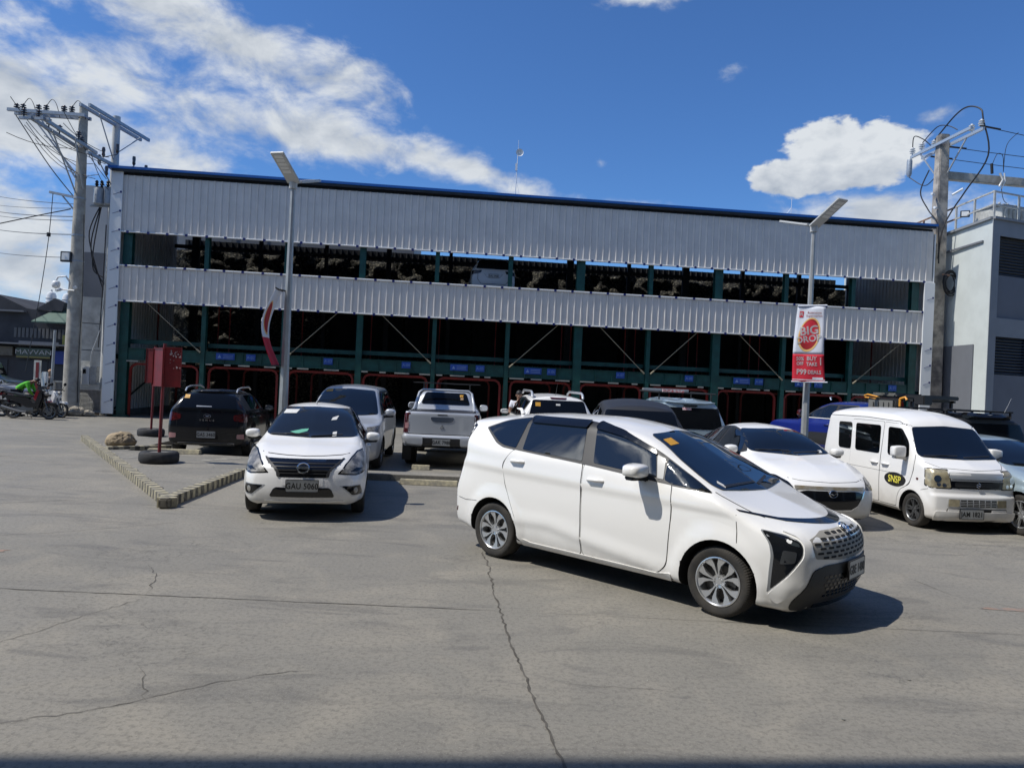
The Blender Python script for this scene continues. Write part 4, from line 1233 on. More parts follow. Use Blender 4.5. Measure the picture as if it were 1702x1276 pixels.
def spec_suv(L=4.4, W=1.80, H=1.70, hood=1.0, belt=1.0, ws=(1.15, 1.95), tail=.96, rw=.62, fo=.85, ro=.85, R=.34, clear=.22, rake=.22, spec_kw=None):
    h = W / 2
    d = base_spec(L=L, W=W,
        top=[(0, hood - .13), (.12, hood - .07), (.5, hood - .01), (ws[0] - .1, hood + .05), (ws[0] + .08, hood + .12), ((ws[0] + ws[1]) / 2, (hood + H) / 2 + .04), (ws[1], H - .09),
             (ws[1] + .35, H - .02), (ws[1] + .9, H), (L * .8, H - .015), (L, H * tail)],
        belt=[(0, hood - .22), (.4, hood - .08), (1, belt - .02), (L * .5, belt), (L * .8, belt + .05), (L, belt + .08)],
        rail=[(0, h - .24), (.5, h - .16), (ws[0], h - .13), ((ws[0] + ws[1]) / 2, h - .20), (ws[1] + .2, rw), (L * .8, rw), (L, rw - .03)],
        drop=[(0, .03), (ws[0], .04), (ws[1], .07), (L, .07)],
        plan=[(0, h - .10), (.12, h - .05), (.35, h - .015), (.7, h), (L - .7, h), (L - .3, h - .01), (L, h - .05)],
        sill=[(0, clear), (.5, clear + .02), (L - .8, clear + .03), (L, clear + .12)],
        fprof=[(.2, .08), (.4, 0), (.6, .01), (hood - .15, .06), (hood, .12)],
        rprof=[(.2, .06), (.45, 0), (.7, 0), (belt, .04), (belt + .1, .06), (H, .06 + rake)],
        axles=(fo, L - ro), zax=R, Ra=R + .055, zmid=.68, rr=.07)
    if spec_kw: d.update(spec_kw)
    return d
def P3(c, az, pts):
    """(s, y, z) points on the body, seen from azimuth az"""
    a = radians(az)
    return [(-(c.X(s)) * sin(a) + y * cos(a), z) for s, y, z in pts]
def sym(half):
    """right half outline (y >= 0) mirrored to a closed outline"""
    return [tuple(p) for p in half] + [(-p[0],) + tuple(p[1:]) for p in reversed(half)]
def merge(name, objs, m, parent):
    """join shells of one part into one mesh"""
    vs = []; fs = []
    for o in objs:
        k = len(vs); vs += [tuple(v.co) for v in o.data.vertices]; fs += [tuple(i + k for i in p.vertices) for p in o.data.polygons]
        me = o.data; bpy.data.objects.remove(o); bpy.data.meshes.remove(me)
    me = bpy.data.meshes.new(name); me.from_pydata(vs, [], fs)
    return link(name, me, m, parent, 40)
def door(c, poly, handle=None, paint=None, mirror=True, r=.05, hm=None):
    """a door skin proud of the body with a dark shut line round it"""
    cx = sum(p[0] for p in poly) / len(poly); cz = sum(p[1] for p in poly) / len(poly)
    big = []
    for p in poly:
        v = Vector((p[0] - cx, p[1] - cz)); v += v.normalized() * .008; big.append((cx + v.x, cz + v.y))
    c.shell('door_seal', big, -90, M['gap'], .0015, mirror=mirror, thick=.003, r=r)
    ds = c.shell('door', poly, -90, paint or c.paint, .0045, mirror=mirror, thick=.004, r=r, step=.035)
    if handle:
        c.handle(handle[0], handle[1], ds[0], -1, hm)
        if mirror: c.handle(handle[0], handle[1], ds[1], 1, hm)
    return ds
def panes(c, trim, glass, mirror=True, m=None, r=.02):
    if trim: c.shell('window_trim', trim, -90, M['trim'], .006, mirror=mirror, r=.03, thick=.006, step=.035)
    for g in glass:
        c.shell('side_window', g, -90, m or M['glass'], .010, mirror=mirror, r=r, thick=.006, step=.035)
def emblem_ring(c, name, az, h, z, r, m=None, off=.012, sq=.8, bar=True):
    p, n = c.cast(az, h, z, off)
    t = MB(); k = 28
    u = Vector((-n.y, n.x, 0)).normalized(); w = n.cross(u).normalized()
    if w.z < 0: w = -w
    t.tube([p + u * r * cos(2 * pi * i / k) + w * r * sq * sin(2 * pi * i / k) for i in range(k + 1)], r * .14, 6, cap=False)
    return t, p, u, w, n
def sticker(c, az, pts, m, name='sticker', off=.013, text=None, parent=None):
    return c.shell(name, pts, az, m, off, rn=0, thick=.003, parent=parent, smooth=None)
def wipers(c, pts_list, az=0):
    t = []
    for pts in pts_list:
        t += c.shell('wiper', [pts[0], pts[1], (pts[1][0] + .004, pts[1][1] + .012), (pts[0][0] - .002, pts[0][1] + .016)], az, M['trim'], .016, rn=0, thick=.01, step=.08)
    return merge('wipers', t, M['trim'], c.root)

# ======================================================= white people carrier in the foreground
c = Car('people_carrier', 'white people carrier nearest the viewer with split dark headlamps and plate GBE 1480', 'car', spec_star(), (3.148, 6.616), -.74, M['pearl'])
c.wheels(steer=-.04)
door(c, [(3.30, .27, .10), (3.265, .46, .2), (3.50, .855, .2), (3.565, 1.09, .1), (3.44, 1.26), (2.455, 1.21), (2.405, .27)], (3.345, 1.135))
door(c, [(2.385, .27), (2.435, 1.21), (1.40, 1.13), (1.372, .86, .1), (1.40, .36, .1), (1.50, .27)], (2.262, 1.055))
panes(c, [(4.03, 1.465), (3.74, 1.575, .1), (3.37, 1.63, .1), (2.60, 1.645, .2), (2.10, 1.565, .2), (1.64, 1.405, .1), (.99, 1.085), (1.40, 1.11), (2.43, 1.195), (3.33, 1.25), (3.62, 1.27), (3.75, 1.31)],
      [[(3.99, 1.462), (3.73, 1.562, .1), (3.40, 1.612), (3.42, 1.275), (3.60, 1.29), (3.70, 1.315, .05)],
       [(3.355, 1.60), (2.565, 1.60), (2.475, 1.225), (3.315, 1.268)],
       [(2.44, 1.60), (2.09, 1.53, .1), (1.66, 1.375), (1.575, 1.16), (2.33, 1.222)],
       [(1.52, 1.335), (1.015, 1.093), (1.405, 1.122), (1.49, 1.15)]])
c.shell('pillar_panel', [(1.645, 1.37), (1.545, 1.335), (1.500, 1.150), (1.565, 1.155)], -90, M['greyp'], .0115, mirror=True, r=.01)
for vz in ([(3.40, 1.625), (2.55, 1.628), (2.55, 1.560), (3.33, 1.560)], [(2.45, 1.628), (2.09, 1.555, .1), (1.66, 1.395), (1.64, 1.36), (2.07, 1.50, .1), (2.44, 1.56)]):
    c.shell('rain_visor', vz, -90, M['gloss'], .028, mirror=True, r=.02, thick=.02)
# windscreen and bonnet
WS = [(-.475, 1.545), (0, 1.580), (.475, 1.545, .05), (.655, 1.30, .3), (.70, 1.135), (.66, 1.108), (.35, 1.088, .2), (0, 1.082, .2), (-.35, 1.088, .2), (-.66, 1.108), (-.70, 1.135), (-.655, 1.30, .3)]
ws = c.shell('windscreen', WS, 0, M['glass'], .009, r=.06, step=.035)[0]
sticker(c, 0, [(-.46, 1.50), (-.33, 1.515), (-.35, 1.465), (-.49, 1.450)], M['sticker'], parent=ws)
wipers(c, [[(-.56, 1.115), (-.02, 1.130)], [(.02, 1.112), (.46, 1.150)]])
sticker(c, 0, [(-.60, 1.15), (-.56, 1.165), (-.54, 1.125), (-.58, 1.115)], M['paper'], 'inspection_sticker', parent=ws)
c.line('bonnet_line', [(.985, -.765), (.93, -.76), (.62, -.70), (.55, -.672)], 'T', M['gap'], .010, .0015, mirror=True)
# light bar across the nose
bar = [P3(c, 0, [(.2, y, 0)])[0][0] for y in (0,)]
def nose_z(y): return .884 + .045 * (abs(y) / .7) ** 2 + .028 * max(0, (abs(y) - .55) / .25)
ys = [-.80 + 1.6 * i / 32 for i in range(33)]
poly = [(y, nose_z(y) + .006 + .012 * (1 - abs(y) / .8)) for y in ys] + [(y, nose_z(y) - .010 - .006 * (1 - abs(y) / .8)) for y in reversed(ys)]
c.shell('light_bar', poly, 0, M['gloss'], .005, rn=0, step=.05)
lamp = [(.522, -.822, .840), (.348, -.744, .808), (.242, -.703, .768), (.210, -.708, .728), (.200, -.735, .659), (.231, -.791, .574), (.404, -.854, .352), (.384, -.854, .640), (.418, -.844, .741)]
big = [(.54, -.822, .848), (.345, -.738, .818), (.236, -.698, .775), (.203, -.703, .730), (.193, -.730, .655), (.225, -.789, .566), (.430, -.862, .315), (.412, -.856, .640), (.440, -.846, .745)]
c.shell('headlamp_bezel', P3(c, -38, big), -38, M['greyp'], .002, mirror=True, r=.03, thick=.003)
hl = c.shell('headlight', P3(c, -38, lamp), -38, M['darklamp'], .005, mirror=True, r=.03)
inn = [(.30, -.735, .775), (.245, -.715, .752), (.238, -.722, .728), (.31, -.76, .745)]
c.shell('led_cluster', P3(c, -38, inn), -38, M['chrome'], .0075, mirror=True, r=.008, thick=.002)
fin = [(.38, -.735, .838), (.26, -.690, .800), (.205, -.695, .750), (.190, -.725, .655), (.222, -.787, .562), (.425, -.862, .305), (.34, -.825, .235), (.19, -.735, .42), (.15, -.68, .54), (.14, -.645, .62), (.155, -.635, .76), (.22, -.635, .815)]
c.shell('lamp_surround', P3(c, -38, fin), -38, c.paint, .016, mirror=True, r=.03, thick=.02, step=.04)
inn = [(.36, -.80, .70), (.255, -.745, .69), (.262, -.765, .60), (.36, -.825, .58)]
c.shell('lamp_reflector', P3(c, -38, inn), -38, mat('lamp_interior', (.09, .095, .10), .25, metal=.5), .0075, mirror=True, r=.02, thick=.002)
# grille: silver bars with slots
gb = sym([(0, .842), (.40, .835), (.62, .775), (.61, .625), (.30, .600), (0, .595)])
c.shell('grille', rounded([(y, z) for y, z in [(0, .80), (.40, .795), (.60, .765), (.60, .63), (.30, .60), (0, .595)]], .02) + [(-y, z) for y, z in reversed(rounded([(0, .842), (.40, .838), (.635, .780), (.615, .63), (.30, .60), (0, .595)], .02))], 0, mat('satin_silver_grille', (.37, .35, .31), .65, spec=.15), .003, rn=0)
sl = []
for r_, (z, hw, n) in enumerate([(.818, .36, 7), (.782, .54, 10), (.745, .59, 11), (.708, .59, 11), (.671, .58, 11), (.634, .57, 11)]):
    stp = 2 * hw / n
    for i in range(n):
        y = -hw + stp * (i + .5) + (.25 * stp if r_ % 2 else -.25 * stp)
        if abs(y) > hw: continue
        w_ = stp * .37
        sl += c.shell('slot', [(y - w_, z), (y - w_ + .010, z + .009), (y + w_ - .010, z + .009), (y + w_, z), (y + w_ - .010, z - .009), (y - w_ + .010, z - .009)], 0, M['gloss'], .005, rn=0, step=.09, thick=.003)
merge('grille_slots', sl, M['gap'], c.root)
lb = [(.02, .572), (.48, .570), (.64, .535), (.735, .36), (.765, .26), (.75, .19), (.6, .175), (.02, .17)]
c.shell('lower_bumper', [(-y, z) for y, z in lb] [::-1] + lb if False else lb + [(-y, z) for y, z in reversed(lb)], 0, M['trim'], .010, r=.04, thick=.02)
mesh_ = []
for r_ in range(6):
    for i in range(17):
        y = -.50 + i * .0625 + (.031 if r_ % 2 else 0); z = .47 - r_ * .033
        if abs(y) < .58 - .02 * r_: mesh_ += c.shell('hole', [(y - .022, z), (y - .014, z + .011), (y + .014, z + .011), (y + .022, z), (y + .014, z - .011), (y - .014, z - .011)], 0, M['gloss'], .0125, rn=0, step=.09, thick=.002)
merge('lower_grille', mesh_, M['gloss'], c.root)
c.shell('skid_plate', [(.55, .235), (.55, .20), (-.55, .20), (-.55, .235)], 0, M['gloss'], .016, r=.01)
c.plate('GBE 1480', 1, .50, -.02, w=.40, h=.15, out=.035)
t, p, u, w, n = emblem_ring(c, 'emblem', 0, .0, .832, .068, sq=.62, off=.02)
for sx in (-.45, .45): t.tube([p + u * (sx * .06 - .008) - w * .022, p + u * (sx * .06 + .008) + w * .022], .005, 6)
t.tube([p - u * .026 + w * .004, p + u * .026 - w * .004], .005, 6)
t.build('emblem', M['chrome'], c.root, 40)
for sd in (-1, 1):
    c.mirror(1.70, 1.165, sd, size=(.12, .27, .135), outx=-.02, e=.55)
# tail: lamps, glass, dark pillar strip
c.shell('rear_window', sym([(0, 1.50), (.50, 1.47), (.60, 1.22), (0, 1.20)])[1:] if False else sym([(.50, 1.49), (.60, 1.22)]), 180, M['glass'], .004, r=.06)
c.shell('tail_light', P3(c, -140, [(4.40, -.60, 1.52), (4.30, -.70, 1.30), (4.42, -.80, 1.10), (4.44, -.84, .80), (4.40, -.86, .78), (4.38, -.83, 1.10), (4.22, -.72, 1.32), (4.28, -.66, 1.48)]), -140, M['gloss'], .004, mirror=True, r=.01)
c.plate('GBE 1480', -1, .78, 0, out=.02)
c.line('wing_seam', [(.74, .935), (.715, .80), (.70, .70)], -90, M['gap'], .006, .0015, mirror=True)
c.shell('sill_cover', [(3.22, .30), (3.22, .225), (1.34, .225), (1.34, .30), (1.5, .275), (3.1, .275)], -90, c.paint, .012, mirror=True, r=.02, thick=.015)
c.line('bumper_line', [(3.93, .62), (4.15, .60), (4.34, .62)], -90, M['gap'], .006, .0015, mirror=True)
c.line('sill_line', [(3.24, .245), (1.32, .245)], -90, M['gap'], .008, .001, mirror=True)
c.shell('rear_reflector', [(4.30, .50), (4.38, .50), (4.38, .44), (4.32, .44)], -90, M['redlamp'], .004, mirror=True, r=.01)
tube = MB().tube([(c.X(3.6), .45, 1.675), (c.X(3.75), .45, 1.71), (c.X(3.85), .45, 1.70)], .012, 6); 
MB().tube([(c.X(3.95), -.1, 1.63), (c.X(3.99), -.1, 1.69), (c.X(4.06), -.1, 1.695)], [.03, .02, .008], 8).build('antenna_fin', c.paint, c.root, 50)

# ======================================================= white saloon, plate GAU 5060
c = Car('saloon_car', 'white saloon facing the viewer beside the striped kerb, plate GAU 5060', 'car', spec_almera(), (-2.78, 9.95), -1.39, M['white'])
c.wheels(R=.305, width=.185, rimr=.195, style='multi', m=M['rimdark'])
WS = [(-.50, 1.462), (0, 1.482), (.50, 1.462, .05), (.62, 1.28, .3), (.685, 1.10), (.60, 1.072), (0, 1.055), (-.60, 1.072), (-.685, 1.10), (-.62, 1.28, .3)]
ws = c.shell('windscreen', WS, 0, M['glass2'], .009, r=.05, step=.035)[0]
sticker(c, 0, [(-.48, 1.42), (-.26, 1.432), (-.30, 1.375), (-.50, 1.365)], M['paper'], 'registration_sticker', parent=ws)
sticker(c, 0, [(-.33, 1.115), (-.16, 1.155), (-.06, 1.165), (-.08, 1.13), (-.22, 1.09)], M['greencloth'], 'green_cloth', parent=ws)
sticker(c, 0, [(.30, 1.125), (.36, 1.135), (.36, 1.075), (.30, 1.07)], M['paper'], 'white_tag', parent=ws)
sticker(c, 0, [(.27, 1.33), (.36, 1.36), (.33, 1.30), (.25, 1.29)], M['paper'], 'mirror_tag', parent=ws)
wipers(c, [[(-.60, 1.075), (-.05, 1.085)], [(.0, 1.06), (.45, 1.09)]])
panes(c, [(3.55, 1.22), (3.2, 1.40, .2), (2.6, 1.47, .2), (2.1, 1.43, .2), (1.65, 1.24), (1.42, 1.06), (1.62, 1.00), (3.4, 1.04)],
      [[(3.48, 1.22), (3.2, 1.37, .1), (2.95, 1.41), (2.95, 1.06), (3.36, 1.08)], [(2.90, 1.42), (2.53, 1.445), (2.53, 1.05), (2.90, 1.06)],
       [(2.46, 1.445), (2.12, 1.405, .1), (1.68, 1.23), (1.55, 1.08), (1.66, 1.025), (2.46, 1.045)]])
door(c, [(2.48, .27), (2.50, .99), (1.55, .96), (1.42, .9, .1), (1.38, .5, .2), (1.48, .27)], (2.36, .86), r=.05)
door(c, [(3.18, .27), (3.05, .45, .2), (3.25, .75, .2), (3.42, .95), (2.53, .99), (2.51, .27)], (3.2, .88), r=.04)
c.line('bonnet_line', [(-.60, .90), (-.50, .885), (-.25, .872), (0, .868), (.25, .872), (.50, .885), (.60, .90)], 0, M['gap'], .008, .0015)
lamp = [(.87, .775, .925), (.67, .805, .825), (.48, .815, .68), (.25, .66, .645), (.10, .485, .662), (.24, .56, .77), (.42, .655, .85), (.66, .73, .91)]
big = [(.93, .78, .945), (.67, .815, .825), (.46, .82, .655), (.25, .665, .625), (.07, .46, .650), (.22, .545, .775), (.42, .645, .862), (.66, .72, .925)]
a_ = 32
c.shell('headlamp_bezel', P3(c, a_, big), a_, M['gloss'], .002, mirror=True, r=.02, thick=.003)
hl = c.shell('headlight', P3(c, a_, lamp), a_, M['lamp'], .005, mirror=True, r=.03)
c.shell('indicator', P3(c, a_, [(.40, .80, .71), (.28, .69, .675), (.20, .60, .68), (.30, .68, .72)]), a_, M['darklamp'], .008, mirror=True, r=.01, thick=.002)
c.shell('grille', rounded(sym([(.535, .835), (.49, .79), (.35, .675), (.325, .618), (.31, .600)]), .015), 0, M['gloss'], .004, rn=0)
vb = [(.54, .842), (.51, .842), (.335, .70), (.30, .625), (.315, .60), (.345, .61), (.36, .68)]
c.shell('grille_surround', vb, 0, M['trim'], .012, mirror=True, r=.01)
sl = []
for k in range(4):
    z = .645 + k * .042; hw = .33 + k * .05
    sl += c.shell('slat', [(-hw, z), (hw, z), (hw, z + .010), (-hw, z + .010)], 0, M['trim'], .012, rn=0, step=.08)
merge('grille_slats', sl, M['trim'], c.root)
t, p, u, w, n = emblem_ring(c, 'emblem', 0, 0, .716, .078, sq=.92, off=.03)
t.prism([(-.085, -.018), (.085, -.018), (.085, .018), (-.085, .018)], -.004, .008, lambda a, b, h: tuple(p + u * a + w * b + n * h))
em = t.build('emblem', M['chrome'], c.root, 40)
text_obj('lettering', 'NISSAN', M['gloss'], em, p + n * .0095, u if u.y > 0 else -u, w, .034, sx=.95)
c.shell('lower_intake', rounded(sym([(.35, .465), (.385, .44), (.425, .355), (.41, .335)]), .02), 0, M['gloss'], .004, rn=0)
c.shell('plate_panel', sym([(.27, .59), (.27, .49)]), 0, M['white'], .004, r=.01)
fo = [(.07, .52, .485), (.24, .76, .490), (.37, .798, .362), (.13, .668, .358)]
c.shell('fog_lamp_frame', P3(c, 30, [(.05, .49, .495), (.26, .775, .502), (.38, .808, .35), (.12, .665, .338)]), 30, M['silver'], .003, mirror=True, r=.02, thick=.004)
fg = c.shell('fog_lamp_recess', P3(c, 30, fo), 30, M['gloss'], .006, mirror=True, r=.02)
for sd, par in ((1, fg[0]), (-1, fg[1])):
    p, n = c.cast(30, P3(c, 30, [(.19, .69, 0)])[0][0], .425, .008)
    if sd < 0: p.y *= -1; n.y *= -1
    t = MB(); k = 20; u = Vector((-n.y, n.x, 0)).normalized(); w = n.cross(u)
    t.add([p + u * .042 * cos(2 * pi * i / k) + w * .042 * sin(2 * pi * i / k) for i in range(k)] + [p + n * .012], [(i, (i + 1) % k, k) for i in range(k)])
    t.build('fog_lamp', M['lamp'], par, 40)
c.plate('GAU 5060', 1, .492, 0, w=.42, h=.155, out=.022)
c.line('chin_line', [(-.50, .285), (-.2, .275), (.2, .275), (.55, .285)], 0, M['chrome'], .012, .006)
for sd in (-1, 1): c.mirror(1.56, 1.01, sd, size=(.10, .21, .135), outx=-.02)
c.line('roof_line', [(1.98, -.49), (2.6, -.505), (3.1, -.50)], 'T', M['gap'], .012, .002, mirror=True)
MB().tube([(c.X(2.15), -.02, 1.515), (c.X(2.34), -.02, 1.66)], [.005, .002], 6).build('antenna', M['ink'], c.root, 50)
c.line('bumper_seam', [(.93, .90), (.80, .78), (.60, .68), (.52, .66)], -90, M['gap'], .006, .0015, mirror=True)
c.shell('rear_window', sym([(.50, 1.42), (.62, 1.14)]), 180, M['glass'], .004, r=.06)

# ======================================================= white microvan SNSP
c = Car('microvan', 'boxy white microvan with black oval SNSP badge on its front door', 'van', spec_van(), (7.33, 11.40), -1.46, M['white'])
c.wheels(R=.275, width=.165, rimr=.178, style='multi', m=M['rimdark'], five=5)
ws = c.shell('windscreen', [(-.56, 1.585), (0, 1.62), (.56, 1.585, .06), (.64, 1.30, .3), (.672, 1.13), (.3, 1.115), (0, 1.11), (-.3, 1.115), (-.672, 1.13), (-.64, 1.30, .3)], 0, M['glass'], .009, r=.05, step=.035)[0]
wipers(c, [[(-.60, 1.135), (-.05, 1.15)], [(.05, 1.13), (.55, 1.16)]])
panes(c, None, [[(2.88, 1.575), (2.44, 1.58), (2.37, 1.09), (2.77, 1.09)], [(2.31, 1.575), (1.55, 1.575), (1.49, 1.085), (2.22, 1.085)],
                [(1.34, 1.565), (.98, 1.555), (.75, 1.33, .1), (.71, 1.13), (.73, 1.10), (1.26, 1.09)]], r=.06)
door(c, [(2.42, 1.64), (1.47, 1.64), (1.455, 1.05), (1.44, .27), (2.36, .27), (2.37, .55), (2.36, 1.04)], (1.60, .925), r=.04)
door(c, [(1.45, 1.64), (.93, 1.62, .1), (.62, 1.30, .1), (.56, 1.10), (.56, .90, .1), (.64, .66, .1), (.86, .56, .1), (.93, .45), (.95, .27), (1.42, .27), (1.435, 1.05)], (1.29, .925), r=.04)
panes(c, None, [[(2.31, 1.575), (1.55, 1.575), (1.49, 1.085), (2.22, 1.085)], [(1.34, 1.565), (.98, 1.555), (.75, 1.33, .1), (.71, 1.13), (.73, 1.10), (1.26, 1.09)]], r=.06)
for o in [x for x in c.root.children if x.name.startswith('side_window')][6:]:
    pass
c.line('slide_rail', [(3.10, .80), (2.40, .80)], -90, M['gap'], .016, .003, mirror=True)
c.line('roof_gutter', [(3.30, 1.685), (2.0, 1.70), (1.1, 1.665), (.92, 1.60)], -90, M['gap'], .010, .002, mirror=True)
c.line('body_crease', [(2.35, .80), (1.0, .80)], -90, M['gap'], .004, .007, mirror=True)
ov = [(1.0 + .285 * cos(t * pi / 16), .70 + .115 * sin(t * pi / 16)) for t in range(32)]
bd = c.shell('door_badge', ov, -90, M['ink'], .0085, rn=0, mirror=True, thick=.003)
p, n = c.cast(-90, c.X(1.0), .70, .013)
text_obj('lettering', 'SNSP', M['yellowink'], bd[0], (p.x, p.y - .002, p.z - .005), (1, 0, 0), (0, 0, 1), .165, sx=.92, bold=.0015)
text_obj('lettering', 'SNSP', M['yellowink'], bd[1], (p.x, -p.y + .002, p.z - .005), (-1, 0, 0), (0, 0, 1), .165, sx=.92, bold=.0015)
a_ = -25
hl = [(.29, -.705, .965), (.13, -.47, .962), (.075, -.455, .84), (.065, -.43, .695), (.16, -.70, .69), (.255, -.728, .72)]
c.shell('headlamp_bezel', P3(c, a_, [(.31, -.71, .98), (.13, -.45, .978), (.07, -.44, .84), (.06, -.41, .68), (.155, -.70, .675), (.275, -.73, .70)]), a_, M['gap'], .0015, mirror=True, r=.02, thick=.003)
hs = c.shell('headlight', P3(c, a_, hl), a_, M['yellowlamp'], .006, mirror=True, r=.03)
for k, (sy, zz, rr_) in enumerate(((-.62, .83, .055), (-.60, .745, .03), (-.51, .735, .03))):
    p, n = c.cast(a_, P3(c, a_, [(.13, sy, 0)])[0][0], zz, .009)
    for sd in (1, -1):
        q = Vector((p.x, p.y * sd, p.z)); nn_ = Vector((n.x, n.y * sd, n.z)); u = Vector((-nn_.y, nn_.x, 0)).normalized(); w = nn_.cross(u)
        MB().add([q + u * rr_ * cos(2 * pi * i / 16) + w * rr_ * sin(2 * pi * i / 16) for i in range(16)] + [q - nn_ * .001], [(i, (i + 1) % 16, 16) for i in range(16)]).build('reflector', M['chrome'], hs[0] if sd == 1 else hs[1], 40)
c.shell('bonnet_strip', sym([(.45, .935), (.47, .85)]), 0, M['silver'], .003, r=.01)
c.shell('grille', sym([(.44, .835), (.45, .69)]), 0, M['gloss'], .004, r=.02)
c.shell('grille_mesh', sym([(.38, .79), (.37, .712)]), 0, M['trim'], .008, r=.03)
c.shell('grille_bar', sym([(.435, .83), (.435, .805)]), 0, M['greyp'], .016, r=.004)
t = MB(); p, n = c.cast(0, 0, .75, .016)
for (a, b) in (((-.035, .012), (.0, .036)), ((.0, .036), (.035, .014)), ((-.032, .010), (.032, -.010)), ((-.035, -.014), (.0, -.036)), ((.0, -.036), (.035, -.012))):
    t.tube([p + Vector((0, a[0], a[1])), p + Vector((0, b[0], b[1]))], .005, 6)
t.build('emblem', M['chrome'], c.root, 40)
c.line('bonnet_line', [(-.66, 1.06), (-.52, .99), (0, .97), (.52, .99), (.66, 1.06)], 0, M['gap'], .005, .0015)
c.shell('lower_intake', sym([(.49, .535), (.50, .405)]), 0, M['silver'], .003, r=.02)
c.shell('intake_opening', sym([(.30, .52), (.30, .42)]), 0, M['gloss'], .006, r=.01)
sl = []
for z in (.445, .47, .495): sl += c.shell('slat', sym([(.30, z + .004), (.30, z - .004)]), 0, M['silver'], .012, rn=0)
for y in (-.2, -.1, 0, .1, .2): sl += c.shell('slat', [(y - .004, .52), (y + .004, .52), (y + .004, .42), (y - .004, .42)], 0, M['silver'], .012, rn=0)
merge('intake_slats', sl, M['silver'], c.root)
c.shell('fog_lamp', [(.32, .525), (.48, .525), (.485, .415), (.32, .415)], 0, M['yellowlamp'], .010, mirror=True, r=.01)
c.shell('bumper_lip', sym([(.66, .335), (.67, .20)]), 0, M['white'], .022, r=.02, thick=.03)
c.shell('bumper_slot', sym([(.50, .385), (.52, .30)]), 0, M['gap'], .003, r=.02)
c.shell('bumper_insert', [(.22, .375), (.49, .375), (.50, .30), (.22, .30)], 0, M['white'], .012, mirror=True, r=.02)
c.plate('JAM 1821', 1, .31, -.14, w=.39, h=.145, out=.035)
c.line('bumper_seam', [(.05, .685), (.20, .66), (.34, .62)], -90, M['gap'], .006, .0015, mirror=True)
c.shell('side_repeater', [(.47, .80), (.42, .80), (.42, .765), (.47, .765)], -90, M['redlamp'], .006, mirror=True, r=.015)
c.line('sill_line', [(2.6, .235), (.9, .235)], -90, M['gap'], .005, .002, mirror=True)
for sd in (-1, 1): c.mirror(.80, 1.10, sd, size=(.085, .22, .19), outx=.02, low=M['white'], e=.32)

# ======================================================= white saloon behind the foreground car
c = Car('saloon_car', 'white saloon with yellowed nose strip parked between the microvan and people carrier', 'car', spec_mazda(), (4.93, 11.1), -1.48, M['white'])
c.wheels(R=.32, width=.205, rimr=.215, style='multi', m=M['rimdark'])
ws = c.shell('windscreen', [(-.52, 1.385), (0, 1.41), (.52, 1.385, .05), (.64, 1.24, .3), (.715, 1.06), (.60, 1.045), (0, 1.02), (-.60, 1.045), (-.715, 1.06), (-.64, 1.24, .3)], 0, M['glass'], .009, r=.05, step=.035)[0]
wipers(c, [[(-.62, 1.06), (-.05, 1.07)], [(.0, 1.04), (.52, 1.07)]])
sticker(c, 0, [(.50, 1.09), (.56, 1.095), (.56, 1.06), (.50, 1.055)], M['paper'], 'inspection_sticker', parent=ws)
panes(c, [(3.85, 1.14), (3.3, 1.36, .2), (2.7, 1.42, .2), (2.2, 1.36, .2), (1.75, 1.20), (1.50, 1.04), (1.7, .99), (3.6, 1.06)],
      [[(3.70, 1.15), (3.42, 1.28, .1), (3.40, 1.10), (3.55, 1.09)], [(3.35, 1.30, .05), (2.75, 1.395), (2.72, 1.05), (3.33, 1.08)], [(2.66, 1.395), (2.22, 1.335, .1), (1.80, 1.19), (1.66, 1.05), (1.74, 1.01), (2.64, 1.04)]])
door(c, [(2.62, .26), (2.66, .99), (1.60, .96), (1.50, .9, .1), (1.46, .5, .2), (1.54, .26)], (2.5, .88))
door(c, [(3.32, .26), (3.22, .45, .2), (3.42, .75, .2), (3.58, .97), (2.69, .99), (2.65, .26)], (3.42, .90))
c.shell('headlight', P3(c, 30, [(.62, .86, .79), (.40, .86, .64), (.25, .72, .60), (.12, .56, .62), (.22, .60, .70), (.42, .72, .775)]), 30, M['darklamp'], .005, mirror=True, r=.03)
c.shell('lamp_insert', P3(c, 30, [(.46, .84, .73), (.36, .83, .65), (.24, .70, .63), (.28, .69, .68)]), 30, M['lamp'], .008, mirror=True, r=.02, thick=.002)
gp = [(0, .60), (.40, .595), (.53, .565), (.46, .42), (.36, .32), (0, .30)]
c.shell('grille', rounded(gp[1:-1] + [(-y, z) for y, z in reversed(gp[1:-1])], .04), 0, M['gloss'], .004, rn=0)
c.shell('nose_strip', rounded([(.56, .66), (.55, .60), (.30, .615), (-.30, .615), (-.55, .60), (-.56, .66)], .02), 0, mat('yellowed_chrome', (.55, .42, .22), .2, metal=.7, var=.5, vscale=4, vdark=(.75, .74, .70)), .006, rn=0)
c.line('chrome_wing', [(.54, .60), (.50, .50), (.42, .38), (.30, .315), (0, .305)], 0, M['chrome'], .02, .012, mirror=True)
t, p, u, w, n = emblem_ring(c, 'emblem', 0, 0, .555, .062, sq=.8, off=.025)
t.tube([p - u * .055 + w * .006, p - u * .02 - w * .004, p + w * -.018, p + u * .02 - w * .004, p + u * .055 + w * .006], .006, 6)
t.build('emblem', M['chrome'], c.root, 40)
c.shell('fog_lamp_recess', P3(c, 30, [(.22, .70, .44), (.42, .86, .42), (.40, .86, .27), (.20, .72, .26)]), 30, M['gloss'], .004, mirror=True, r=.04)
for sd in (-1, 1): c.mirror(1.66, 1.0, sd, size=(.11, .22, .14), outx=-.02)
c.line('bonnet_line', [(-.60, .755), (-.45, .73), (0, .715), (.45, .73), (.60, .755)], 0, M['gap'], .006, .0015)
